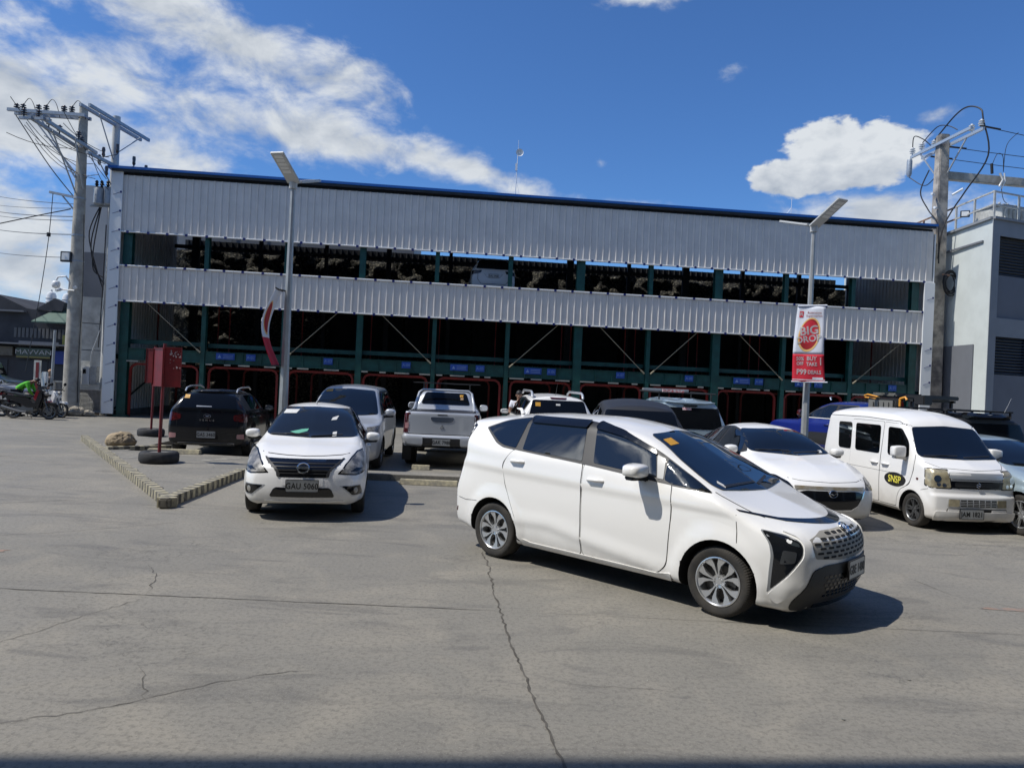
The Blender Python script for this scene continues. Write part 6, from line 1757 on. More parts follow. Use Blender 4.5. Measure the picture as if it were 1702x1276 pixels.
# banners
M['cloth'] = mat('white_banner_cloth', (.66, .68, .74), .8)
M['bred'] = mat('red_banner_print', (.58, .015, .035), .7)
M['bdark'] = mat('dark_red_print', (.36, .01, .015), .7)
M['byel'] = mat('yellow_glow_print', (.80, .50, .18), .8)
def banner(name, label, p, xd, w0, w1, H, bulge, bdir):
    """cloth hanging from z=0 down to -H; xd = width direction, bulge along bdir in the middle"""
    o = thing(name, label, 'banner', p, 0)
    xd = Vector(xd).normalized(); bd = Vector(bdir)
    def pt(u, v, off=0.0):     # u -1..1 across, v 0..1 down
        w = (w0 + (w1 - w0) * v) / 2
        wave = .010 * sin(u * 4 + v * 9)
        n = xd.cross(Vector((0, 0, 1)))
        return xd * (u * w + .0) + Vector((0, 0, -H * v)) + bd * (bulge * sin(pi * v)) + n * (wave + off)
    def sheet(v0, v1, u0=-1, u1=1, off=0.0, nu=10, nv=16):
        V = []; F = []
        for j in range(nv + 1):
            for i in range(nu + 1): V.append(pt(u0 + (u1 - u0) * i / nu, v0 + (v1 - v0) * j / nv, off))
        for j in range(nv):
            for i in range(nu):
                a = j * (nu + 1) + i; F.append((a, a + 1, a + nu + 2, a + nu + 1))
        return V, F
    c_ = MB().add(*sheet(0, .635)).build('cloth', M['cloth'], o, 60); c_.modifiers.new('t', 'SOLIDIFY').thickness = .004
    r_ = MB().add(*sheet(.635, 1)).build('red_panel', M['bred'], o, 60); r_.modifiers.new('t', 'SOLIDIFY').thickness = .004
    def disc(cu, cv, ru, rv, m, off, name, tilt=0, squash=None):
        V = [pt(cu, cv, off)]; n = 40
        for ring in (.5, 1.0):
            for i in range(n):
                t = 2 * pi * i / n; a, b = cos(t) * ring, sin(t) * ring
                V.append(pt(cu + ru * (a + tilt * b), cv + rv * b, off))
        F = [(0, 1 + i, 1 + (i + 1) % n) for i in range(n)] + [(1 + i, 1 + n + i, 1 + n + (i + 1) % n, 1 + (i + 1) % n) for i in range(n)]
        return MB().add(V, F).build(name, m, c_)
    def words(s, cu, cv, size, m, par, off=.014, sx=1.0, rot=0, name='lettering', bold=.004):
        me = text_mesh(s, size, sx=sx, ext=.0005, bold=bold)
        for v in me.vertices:
            x, y = v.co.x, v.co.y; x, y = x * cos(rot) - y * sin(rot), x * sin(rot) + y * cos(rot)
            vv = cv - y / H; w = (w0 + (w1 - w0) * vv) / 2
            v.co = pt(cu + x / w, vv, off)
        me.materials.clear(); return link(name, me, m, par)
    return o, disc, words, c_, r_, pt, sheet
o, disc, words, c_, r_, pt, sheet = banner('hanging_banner', 'red and white BIG DROP sale banner on the right street lamp', (7.54, 18.70, 4.32), (.90, -.43, 0), .66, .78, 1.93, -.04, (1, .1, 0))
disc(0.0, .375, .72, .225, M['byel'], .006, 'glow', -.18); disc(0.0, .37, .63, .20, M['bdark'], .009, 'ellipse', -.18); disc(-.04, .345, .55, .155, M['bred'], .011, 'highlight', -.18)
words('BIG', -.02, .325, .30, M['whiteink'], c_, .014, .98, .16, bold=.008); words('DROP', -.02, .435, .225, M['whiteink'], c_, .014, .98, .16, bold=.006)
words('Robinsons', .25, .085, .088, M['bdark'], c_, .010, .9, 0, bold=.0); words('Supermarket', .25, .125, .082, M['bdark'], c_, .010, .9, 0, bold=.0)
MB().add(*sheet(.065, .145, -.80, -.52, .010, 2, 2)).build('store_mark', M['bred'], c_); words('R', -.66, .105, .12, M['whiteink'], c_, .014)
words('50%', -.52, .695, .135, M['whiteink'], r_, .012, .8); words('OFF', -.52, .76, .115, M['whiteink'], r_, .012, .8)
words('BUY', .22, .69, .15, M['whiteink'], r_, .012, .85); words('TAKE', .22, .765, .125, M['whiteink'], r_, .012, .85); words('1', .78, .73, .27, M['whiteink'], r_, .012, .8)
words('P99', -.42, .87, .19, M['whiteink'], r_, .012, .85); words('DEALS', .38, .87, .13, M['whiteink'], r_, .012, .85)
MB().add(*sheet(.965, .975, -1, 1, .006, 6, 1)).add(*sheet(.935, .96, .25, .9, .006, 3, 1)).build('small_print', M['cloth'], r_)
MB().tube([pt(-1.0, -.005), pt(1.1, -.012)], .022, 8).tube([pt(-1.05, 1.0), pt(1.15, .995)], .018, 8).build('banner_rod', M['cloth'], o, 40)
MB().tube([(.10, .16, -.05), (.10, .30, -.05)], .02, 6, curve=True).tube([(.06, .16, -1.85), (.08, .30, -1.85)], .02, 6, curve=True).build('bracket', M['trim'], o)
o, disc, words, c_, r_, pt, sheet = banner('hanging_banner', 'bowed sale banner seen edge on from the left street lamp', (-5.44, 16.86, 3.92), (.05, -1, 0), .60, .60, 1.75, -.28, (.95, .1, 0))
disc(0.0, .375, .72, .225, M['byel'], -.006, 'glow', -.18); disc(0.0, .37, .63, .20, M['bdark'], -.009, 'ellipse', -.18)
disc(0.0, .37, .63, .20, M['bdark'], .009, 'ellipse', -.18)
words('BIG', -.02, .325, .30, M['whiteink'], c_, .014); words('DROP', -.02, .435, .225, M['whiteink'], c_, .014)
words('BUY 1', .0, .70, .17, M['whiteink'], r_, .012); words('P99', 0, .87, .19, M['whiteink'], r_, .012)
MB().tube([pt(-1, 0), pt(1, 0)], .02, 8).tube([pt(-1, 1), pt(1, 1)], .018, 8).tube([pt(0, 0), (.17, .14, -.02)], .02, 6).tube([pt(0, 1), (.17, .14, -1.72)], .015, 6).build('banner_rod', M['trim'], o, 40)

# ---------------------------------------------------------------- utility poles
def insulator(t, p, s=1.0, up=(0, 0, 1)):
    p = Vector(p)
    prof = [(.001, .30), (.035, .29), (.05, .26), (.10, .235), (.10, .22), (.04, .205), (.04, .175), (.115, .15), (.115, .135), (.04, .12), (.04, .09), (.10, .07), (.10, .055), (.03, .04), (.02, -.06)]
    t.lathe([(r * s, h * s) for r, h in prof], 12, 'Z', c=tuple(p))
def sag(a, b, d, n=10):
    a = Vector(a); b = Vector(b)
    return [a.lerp(b, i / n) + Vector((0, 0, -4 * d * (i / n) * (1 - i / n))) for i in range(n + 1)]
pl = thing('utility_pole', 'tall round concrete pole with floodlight and cameras left of the car park', 'utility pole', (-17.15, 28.6, 0))
MB().lathe([(.30, 0), (.285, 2.5), (.15, 12.0), (.001, 12.02)], 20, 'Z').build('pole', M['concpole'], pl, 30)
t = MB()
for dy in (-.22, .20): t.bar((.18, dy, 11.62), (-2.75, dy - .1, 11.68), .09, .12)
explode(t.build('crossarm', M['greysteel'], pl))
t = MB()
for dx in (-.20, .22):
    t.bar((dx, .6, 10.42), (dx + .35, -3.35, 10.42), .09, .12)
t.bar((-.3, -3.2, 10.42), (.75, -3.2, 10.42), .09, .09)
explode(t.build('crossarm', M['greysteel'], pl))
t = MB()
for (a, b) in (((-.05, -.2, 8.6), (.15, -2.1, 10.38)), ((.2, -.15, 8.8), (.5, -1.3, 10.38)), ((-.2, 0, 9.4), (-2.0, -.1, 11.6)), ((-.1, -.2, 9.2), (-1.6, -.3, 11.6))): t.tube([a, b], .03, 6)
t.bar((0, -.1, 8.44), (-1.12, -.1, 8.62), .09, .09).tube([(-.12, 0, 7.9), (-.62, -.1, 8.5)], .03, 6)
for z in (8.44, 9.3, 10.4, 11.6, 7.0, 6.0): t.lathe([(.30 - z * .0115 + .02, z - .03), (.30 - z * .0115 + .02, z + .03)], 16, 'Z')
explode(t.build('brace', M['greysteel'], pl))
t = MB()
for x in (-2.6, -2.35, -1.75, -1.45, -.75, -.45): insulator(t, (x, -.02, 11.74))
for (x, y) in ((-.15, -3.2), (.3, -3.1), (.15, -2.3), (.1, -1.6), (.45, -1.0), (.2, -.4)): insulator(t, (x, y, 10.48), .95)
explode(t.build('insulator', M['porcelain'], pl, 40))
t = MB()
for (x, y, z) in ((.75, -.1, 9.95), (.9, -.1, 10.25), (1.1, -.2, 9.5)): t.lathe([(.001, .22), (.05, .2), (.07, .1), (.05, 0), (.07, -.1), (.001, -.22)], 8, 'Z', c=(x, y, z))
explode(t.build('fuse_cutout', M['porcelain'], pl, 40))
t = MB(); rnd = random.Random(8)
for k in range(9):
    a = Vector((rnd.uniform(-2.4, .2), rnd.uniform(-1.5, 0), rnd.uniform(10.5, 11.9))); b = Vector((rnd.uniform(.1, 1.2), rnd.uniform(-.4, .3), rnd.uniform(8.9, 10.6)))
    t.tube(sag(a, b, rnd.uniform(.1, .5), 8), .013, 5)
for x in (-2.35, -1.45, -.45):
    t.tube([(x, 0, 12.0), (x + .2, 0, 12.25), (x + .45, -.1, 12.0), (x + .6, -.1, 11.5)], .013, 5, curve=True)
t.tube([(.28, -.15, 7.8), (.34, -.12, 5.0), (.30, -.1, 2.5), (.33, -.1, .5)], .015, 5, curve=True)
t.build('jumper_cable', M['wire'], pl, 50)
p2 = thing('utility_pole', 'pale round pole hugging the left corner of the car park', 'utility pole', (-16.35, 29.5, 0))
MB().lathe([(.20, 0), (.19, 3), (.14, 12.0), (.001, 12.02)], 18, 'Z').build('pole', mat('pale_painted_pole', (.52, .52, .50), .7, var=.15, vscale=3), p2, 30)
t = MB()
for dx in (-.17, .17): t.bar((dx, -2.2, 11.65), (dx + .35, 1.6, 11.60), .09, .12)
t.bar((.05, -2.0, 9.95), (.45, 1.1, 9.85), .10, .12)
explode(t.build('crossarm', M['greysteel'], p2))
t = MB()
for (a, b) in (((0, -.1, 10.2), (.1, -1.4, 11.6)), ((.05, .1, 10.6), (.4, 1.2, 11.6)), ((.0, .1, 9.0), (.1, -1.4, 9.9))): t.tube([a, b], .025, 6)
explode(t.build('brace', M['greysteel'], p2))
t = MB()
for (x, y, z) in ((.75, .6, 10.5), (.55, -.3, 10.7), (1.0, 1.1, 10.3)): t.lathe([(.001, .22), (.06, .2), (.07, .1), (.06, 0), (.07, -.1), (.001, -.22)], 8, 'Z', c=(x - .3, y, z - .1)).tube([(x - .3, y, z - .3), (x - .8, y, z - .42)], .015, 5, curve=True)
t.build('lightning_arrester', M['porcelain'], p2, 40)
t = MB().tube(sag((.2, -2, 9.9), (.1, -.2, 8.9), .3), .013, 5).tube(sag((.1, 0, 8.6), (-.15, -.1, 5.2), -.2), .02, 5)
for k in range(3): t.tube([(-.35, -.15, 8.5), (-.75 + .1 * k, -.25, 7.3 - .3 * k), (-.55, -.2, 6.2 - .2 * k), (-.15, -.15, 5.0 + .25 * k)], .024, 6, curve=True)
t.tube([(-.12, -.2, 7.6), (-.14, -.22, 5), (-.2, -.22, 2.7)], .02, 6, curve=True)
t.build('service_cable', M['wire'], p2, 50)
tr = thing('pole_transformer', 'grey cylindrical transformers with black bushings hung between the left poles', 'transformer', (-16.5, 29.1, 8.35))
for k, dx in enumerate((-.20, .24)):
    MB().lathe([(.001, 0), (.17, 0), (.20, .04), (.20, .60), (.17, .66), (.001, .68)], 18, 'Z', c=(dx, 0, 0)).build('tank', M['greysteel'], tr, 30)
t = MB()
for dx in (-.30, -.1, .14, .34): t.lathe([(.001, .30), (.04, .28), (.07, .22), (.04, .18), (.08, .12), (.04, .08), (.06, .0)], 10, 'Z', c=(dx, 0, .67))
t.build('bushing', M['wire'], tr, 40)
MB().bar((-.6, .15, -.02), (.7, .15, -.02), .08, .08).build('bracket', M['greysteel'], tr)
f2 = thing('floodlight', 'black framed floodlight halfway up the left concrete pole', 'floodlight', (-17.42, 28.35, 6.12))
MB().prism(rounded([(-.20, -.20), (.20, -.20), (.20, .20), (-.20, .20)], .02), -.05, .05, lambda a, b, h: (a, h, b)).build('housing', M['trim'], f2)
MB().prism([(-.15, -.13), (.15, -.13), (.15, .15), (-.15, .15)], -.056, -.05, lambda a, b, h: (a, h, b)).build('lens', M['flash'], f2)
MB().bar((0, .0, 0), (.15, .2, .05), .05).build('bracket', M['trim'], f2)
cc = thing('security_camera', 'white dome and bullet cameras on an arm of the left concrete pole', 'camera', (-17.35, 28.35, 4.95))
MB().lathe([(.001, .18), (.10, .17), (.15, .10), (.15, 0), (.12, -.08), (.001, -.13)], 16, 'Z', c=(-.42, 0, .05)).build('dome', M['flash'], cc, 50)
MB().tube([(-.42, 0, .25), (-.35, 0, .38), (-.05, 0, .42), (.10, .1, .15)], .035, 8).tube([(-.22, -.02, -.1), (.3, .0, -.12)], .03, 6).build('arm', M['flash'], cc, 50)
MB().tube([(-.30, -.18, -.16), (-.22, -.02, -.10)], .06, 8).tube([(.42, -.2, -.02), (.34, 0, .0)], .065, 8).build('bullet_camera', M['flash'], cc, 50)
# overhead lines on the left
for k, (za, zb, r, lb) in enumerate(((12.03, 8.24, .014, 'topmost thin wire running left from the round pole'), (11.5, 8.08, .012, 'second thin wire from the top, left of the round pole'), (11.1, 7.75, .018, 'thick bundled wire just under the thin ones at left'),
        (10.85, 7.6, .014, 'lower strand of the bundled wires at left'), (10.0, 7.05, .018, 'single cable in the middle of the left sky'), (8.6, 6.15, .014, 'lowest cable reaching the pole at its floodlight'))):
    tag(MB().tube(sag((-31.9, 45, za), (-17.4, 28.7, zb), .06), r, 5).build('overhead_wire', M['wire'], None, 50), lb, 'wire', 'overhead wires on the left')
tag(MB().tube([(-17.43, 28.5, 8.0), (-21.5, 28.2, 6.85), (-40, 27, 1.5)], .022, 5, curve=True).build('guy_wire', M['wire']), 'diagonal stay wire sloping down to the left edge', 'wire')
tag(MB().tube([(-19.64, 28.4, 11.5), (-18.3, 28.5, 9.6), (-17.2, 28.6, 8.3)], .02, 5, curve=True).build('guy_wire', M['wire']), 'stay wire from the crossarm tip down to the round pole', 'wire')
t = MB().tube([(-17.95, 28.2, 8.5), (-17.98, 28.1, 6.7), (-18.1, 27.9, 4.4), (-18.3, 27.6, 1.6)], .014, 5, curve=True)
t.lathe([(.001, .08), (.07, .07), (.07, -.07), (.001, -.08)], 8, 'Z', c=(-17.98, 28.1, 6.9))
tag(t.build('drop_wire', M['wire']), 'thin vertical wire hanging left of the round pole', 'wire')

# right pole
pr = thing('utility_pole', 'square weathered concrete pole right of the car park with coiled cable', 'utility pole', (18.85, 33.0, 0), radians(4))
t = MB(); t.add([(-.34, -.30, 0), (.34, -.30, 0), (.34, .30, 0), (-.34, .30, 0), (-.21, -.20, 14.05), (.21, -.20, 14.05), (.21, .20, 14.05), (-.21, .20, 14.05)], [(0, 3, 2, 1), (4, 5, 6, 7), (0, 1, 5, 4), (1, 2, 6, 5), (2, 3, 7, 6), (3, 0, 4, 7)])
t.build('pole', mat('patched_concrete_pole', (.46, .41, .34), .9, var=.65, vscale=1.6, vdark=(.15, .14, .13), bump=.4, bscale=12), pr, bevel=.03)
t = MB()
for dx in (-.27, .27): t.bar((dx, 1.9, 13.6), (dx, -2.25, 13.6), .09, .12)
explode(t.build('crossarm', mat('bluish_galvanised_arm', (.33, .39, .46), .45, metal=.2), pr))
t = MB()
for (x, y) in ((-.27, 1.8), (-.27, 1.1), (.0, .6), (.27, -1.5), (.27, -2.1)): insulator(t, (x, y, 13.7), 1.15)
explode(t.build('insulator', M['porcelainw'], pr, 40))
t = MB()
for (a, b) in (((-.15, .2, 12.3), (-.27, 1.2, 13.55)), ((.15, -.2, 12.3), (.27, -1.2, 13.55))): t.bar(a, b, .05)
explode(t.build('brace', M['greysteel'], pr))
t = MB().lathe([(.001, .4), (.10, .38), (.12, .3), (.12, -.3), (.08, -.42), (.001, -.42)], 10, 'Z', c=(-.45, 1.7, 13.05))
explode(t.build('fuse_cutout', M['greysteel'], pr, 40))
t = MB()
t.tube([(-.27, 1.8, 14.0), (-.4, 1.5, 14.45), (-.2, 1.1, 14.2), (-.1, .7, 13.8)], .022, 6, curve=True).tube([(-.27, 1.1, 14.0), (-.1, .3, 14.5), (.1, -.2, 14.4), (.25, -.6, 14.1)], .022, 6, curve=True)
t.tube([(.0, .6, 14.0), (.1, -.6, 14.7), (.2, -1.3, 14.85), (.27, -2.0, 14.5), (.3, -2.15, 14.0), (.55, -2.2, 12.5), (.3, -1.2, 11.2), (.1, -.6, 10.4), (-.15, -.45, 9.6), (-.25, -.42, 8.4)], .032, 6, curve=True)
t.tube([(-.45, 1.7, 12.6), (-.2, .9, 12.0), (-.1, .3, 12.2), (-.05, -.1, 12.4)], .02, 6, curve=True).tube([(-.25, .5, 12.6), (-.55, .6, 11.6), (-.4, .2, 10.7), (-.25, -.3, 9.9), (-.2, -.4, 8.2)], .028, 6, curve=True)
t.build('jumper_cable', M['wire'], pr, 50)
t = MB(); rnd = random.Random(2)
for k in range(9):
    R_ = .33 + rnd.uniform(-.07, .10); cx, cz = .30 + rnd.uniform(-.04, .04), 7.35 + rnd.uniform(-.06, .06)
    t.tube([(cx + R_ * .8 * cos(2 * pi * i / 24), -.50 + rnd.uniform(-.02, .02) - .02 * k * .5, cz + R_ * 1.25 * sin(2 * pi * i / 24)) for i in range(25)], .024, 6, cap=False)
t.build('cable_coil', M['wire'], pr, 50)
MB().tube([(-.05, -.45, 7.72), (.2, -.62, 7.66)], .05, 6).build('coil_tie', M['rust'], pr)
t = MB().tube([(-.35, -.1, 11.3), (-.6, -.3, 11.3)], .05, 8).tube([(.35, -.3, 11.3), (.7, -.5, 11.55)], .05, 8).tube([(-.3, -.2, 10.7), (-.45, -.3, 10.7)], .06, 8)
t.build('bullet_camera', M['flash'], pr, 50)
tag(MB().bar((18.9, 33.15, 12.28), (26.5, 33.5, 12.05), .28, .36).build('cross_beam', M['concpole'], None, bevel=.02), 'long concrete cross beam reaching right from the square pole', 'beam')
fz = thing('fuse_cutout', 'hanging fuse cutout and arrester on the concrete cross beam', 'fuse', (21.2, 32.95, 12.1))
MB().tube([(-.1, 0, .3), (-.14, 0, .75)], .06, 8).build('arrester', M['wire'], fz, 50)
MB().tube([(.25, 0, .35), (.4, 0, .05), (.25, 0, -.25)], .05, 8).tube([(.45, 0, .35), (.5, 0, .0), (.35, 0, -.35)], .035, 8).build('fuse_holder', M['porcelainw'], fz, 50)
MB().tube([(-.1, 0, .75), (.1, 0, 1.2), (.35, 0, 1.1), (.4, 0, .4)], .014, 5, curve=True).tube([(.4, 0, .4), (.5, 0, 1.6), (1.0, 0, 2.2)], .014, 5, curve=True).tube([(.35, 0, -.35), (.5, 0, -.9), (.9, -.1, -1.2)], .014, 5, curve=True).build('lead', M['wire'], fz, 50)
for k, (a, b, lb) in enumerate((((19.2, 30.9, 13.75), (30, 33, 13.2), 'uppermost wire leaving the right pole'), ((18.95, 33.0, 13.55), (30, 33.4, 13.0), 'middle wire leaving the right pole'), ((18.9, 34.0, 13.4), (30, 34, 12.7), 'lowest of the three wires leaving the right pole'))):
    t = MB().tube(sag(a, b, .1), .016, 5).tube([Vector(a), Vector(a).lerp(Vector(b), .09)], .04, 6)
    tag(t.build('overhead_wire', M['wire'], None, 50), lb, 'wire', 'overhead wires on the right')

# ---------------------------------------------------------------- fence, meter box, post, rocks
fn = thing('mesh_fence', 'low grey mesh fence between the round pole and car park', 'fence', (-18.0, 28.9, 0), BANG)
t = MB()
t.bar((0, 0, 1.28), (2.0, 0, 1.28), .07).bar((0, 0, .16), (2.0, 0, .16), .06).bar((0, 0, 0), (0, 0, 1.3), .07).bar((2.0, 0, 0), (2.0, 0, 1.3), .06)
t.build('frame', M['galv'], fn)
t = MB()
for k in range(40): t.tube([(.05 * k, 0, .16), (.05 * k, 0, 1.25)], .006, 4)
for k in range(22): t.tube([(0, 0, .18 + .05 * k), (2.0, 0, .18 + .05 * k)], .006, 4)
t.build('wire_mesh', M['galv'], fn)
MB().box(-.1, 2.1, .25, .4, 0, 1.0).build('back_board', mat('weathered_brown_board', (.16, .14, .12), .9, var=.4, vscale=5), fn)
mt = thing('meter_box', 'pale grey electric meter box strapped to the pale pole', 'meter box', (-16.72, 29.1, 1.2))
MB().box(-.27, .03, -.16, .06, 0, .72).build('meter_case', M['flash'], mt, bevel=.02)
MB().box(.04, .30, -.12, .10, .02, .74).build('junction_box', M['railp'], mt, bevel=.02)
MB().box(-.20, -.08, -.17, -.155, .45, .62).build('display', M['gloss'], mt)
MB().tube([(.0, 0, .72), (.0, .05, 1.3), (.22, .2, 2.4), (.30, .25, 4.6)], .022, 6, curve=True).build('thin_run', M['galv'], mt, 50)  # wiring pipe rising from the meter
MB().box(-.55, -.10, .1, .12, .55, .95).build('back_plate', M['railp'], mt)
po = thing('parking_post', 'thin galvanised post standing in a tyre beside the motorbikes', 'post', (-17.5, 27.9, 0))
MB().tube([(0, 0, 0), (.06, 0, 3.25)], .05, 8).build('post', M['galv'], po, 40)
MB().lathe([(.20, .02), (.24, .0), (.33, .0), (.36, .05), (.36, .17), (.33, .22), (.24, .22), (.20, .19), (.20, .02)], 32, 'Z').build('tyre', M['oldtyre'], po, 60)
MB().lathe([(.001, .18), (.20, .18)], 24, 'Z').build('concrete_fill', M['kerbc'], po)
MB().box(-.30, .25, -.10, .02, .78, .98).box(-.32, -.12, -.12, .02, 1.1, 1.65).build('small_boxes', M['flash'], po, bevel=.02)
def rock(name, label, loc, size, seed, m, group=None):
    bm = bmesh.new(); bmesh.ops.create_icosphere(bm, subdivisions=5, radius=1)
    for v in bm.verts:
        p = v.co.copy(); d = 1 + .34 * noise.noise(p * 1.1 + Vector((seed, 0, 0))) + .16 * noise.noise(p * 2.6 + Vector((seed, 5, 0))) + .09 * noise.noise(p * 7 + Vector((seed, 9, 0))) + .04 * noise.noise(p * 18)
        d = min(d, 1.0 + .08 * noise.noise(p * 2) + .04 * noise.noise(p * 9))
        v.co = Vector((p.x * size[0], p.y * size[1], p.z * size[2])) * d
        v.co.z = max(v.co.z, -size[2] * .72)
    me = bpy.data.meshes.new(name); bm.to_mesh(me); bm.free()
    o = link(name, me, m, None, 45); o.location = (loc[0], loc[1], loc[2] + size[2] * .70); tag(o, label, 'rock', group)
    return o
M['sandst'] = mat('tan_boulder', (.40, .31, .19), .9, var=.55, vscale=2.6, vdark=(.19, .15, .10), bump=.9, bscale=9)
M['paler'] = mat('pale_rock', (.42, .38, .30), .9, var=.5, vscale=3, vdark=(.18, .16, .13), bump=.8, bscale=10)
rock('boulder', 'tan boulder sitting on the traffic island left of the tyre stand', (-8.9, 16.85, .135), (.34, .27, .22), 3.0, M['sandst'])
rnd = random.Random(6)
for k, (x, y, s_, lb) in enumerate(((-16.75, 28.3, .30, 'largest pale rock at the foot of the pale pole'), (-17.15, 28.2, .20, 'middle sized rock left of the largest pale rock'), (-17.4, 28.1, .15, 'small rock between the tyre post and rock pile'), (-17.25, 28.5, .18, 'grey rock behind the small ones by the fence'), (-16.3, 28.35, .20, 'pale rock touching the car park corner'), (-17.7, 28.05, .10, 'smallest rock nearest the tyre post'))):
    rock('rock', lb, (x, y, 0), (s_ * 1.2, s_ * .8, s_ * .75), k * 2.3 + 1, M['paler'], 'rocks at the pole foot')

# ---------------------------------------------------------------- red sign stands in tyres
M['maroon'] = mat('maroon_painted_steel', (.17, .012, .015), .45, var=.4, vscale=5)
M['redboard'] = mat('scratched_red_board', (.19, .012, .014), .4, var=.35, vscale=3, vdark=(.13, .010, .012))
def sign_stand(label, x, y, z, boards, ht=2.35):
    o = thing('sign_stand', label, 'sign stand', (x, y, z), 0, 'red sign stands set in tyres')
    t = MB().lathe([(.19, .03), (.23, .0), (.33, .0), (.365, .04), (.37, .11), (.365, .18), (.33, .22), (.24, .225), (.20, .20), (.19, .03)], 40, 'Z')
    ty = t.build('tyre', M['oldtyre'], o, 50)
    MB().lathe([(.001, .205), (.21, .20)], 30, 'Z').build('concrete_fill', M['kerbc'], o)
    MB().tube([(0, 0, .1), (.02, 0, ht)], .032, 10).build('post', M['maroon'], o, 50)
    for (a, b, z0, z1) in boards:
        a = Vector((*a, 0)); b = Vector((*b, 0))
        t = MB(); d = (b - a).normalized(); n = Vector((-d.y, d.x, 0)) * .012
        vs = [a - n, b - n, b + n, a + n]; t.add([v + Vector((0, 0, z0)) for v in vs] + [v + Vector((0, 0, z1)) for v in vs], [(0, 3, 2, 1), (4, 5, 6, 7), (0, 1, 5, 4), (1, 2, 6, 5), (2, 3, 7, 6), (3, 0, 4, 7)])
        bo = t.build('sign_board', M['redboard'], o)
        t = MB()
        for z in (z0 + .01, z1 - .01): t.bar(a + Vector((0, 0, z)) - n * 1.6, b + Vector((0, 0, z)) - n * 1.6, .012, .022)
        for q in (a, b): t.bar(q + Vector((0, 0, z0)) - n * 1.7, q + Vector((0, 0, z1)) - n * 1.7, .022, .012)
        t.build('board_frame', M['maroon'], bo)
    return o, bo
o, bo = sign_stand('near red sign stand in a tyre with two boards and peeling paint', -6.90, 14.50, .135, [((-.26, .16), (.04, -.06), 1.50, 2.26), ((.05, -.06), (.37, -.02), 1.50, 2.28)])
t = MB(); rnd = random.Random(11)
for k in range(26):
    x = .16 + abs(rnd.gauss(.10, .06)); x = min(x, .35); z = 2.22 - abs(rnd.gauss(0, .16)); s_ = rnd.uniform(.006, .022)
    y = -.06 + .04 * (x - .05) / .32 - .0155
    t.add([(x + s_ * cos(q) * rnd.uniform(.5, 1.2), y, z + s_ * sin(q) * rnd.uniform(.6, 1.6)) for q in (0, 1, 2.1, 3.1, 4.2, 5.2)], [(0, 1, 2, 3, 4, 5)])
t.build('paint_flakes', mat('bare_pinkish_metal', (.34, .26, .26), .6), bo)
sign_stand('farther red sign stand in a tyre behind the boulder', -10.45, 21.4, .0, [((-.25, .05), (.30, .0), 1.55, 2.55)], 2.62)
# ---------------------------------------------------------------- people
M['skin'] = mat('brown_skin', (.22, .12, .075), .55)
M['hair'] = mat('black_hair', (.012, .010, .010), .6)
def skin_mesh(name, nodes, edges, m, parent, sub=2, root=0):
    me = bpy.data.meshes.new(name); me.from_pydata([n[0] for n in nodes], edges, [])
    o = bpy.data.objects.new(name, me); col.objects.link(o)
    md = o.modifiers.new('skin', 'SKIN'); md.use_smooth_shade = True
    for i, n in enumerate(nodes):
        v = me.skin_vertices[0].data[i]; r = n[1]; v.radius = (r, r) if not hasattr(r, '__len__') else r
        v.use_root = (i == root)
    s_ = o.modifiers.new('sub', 'SUBSURF'); s_.levels = sub; s_.render_levels = sub
    bpy.context.view_layer.update()
    me2 = bpy.data.meshes.new_from_object(o.evaluated_get(bpy.context.evaluated_depsgraph_get()))
    bpy.data.objects.remove(o); me2.name = name
    for p in me2.polygons: p.use_smooth = True
    return link(name, me2, m, parent)
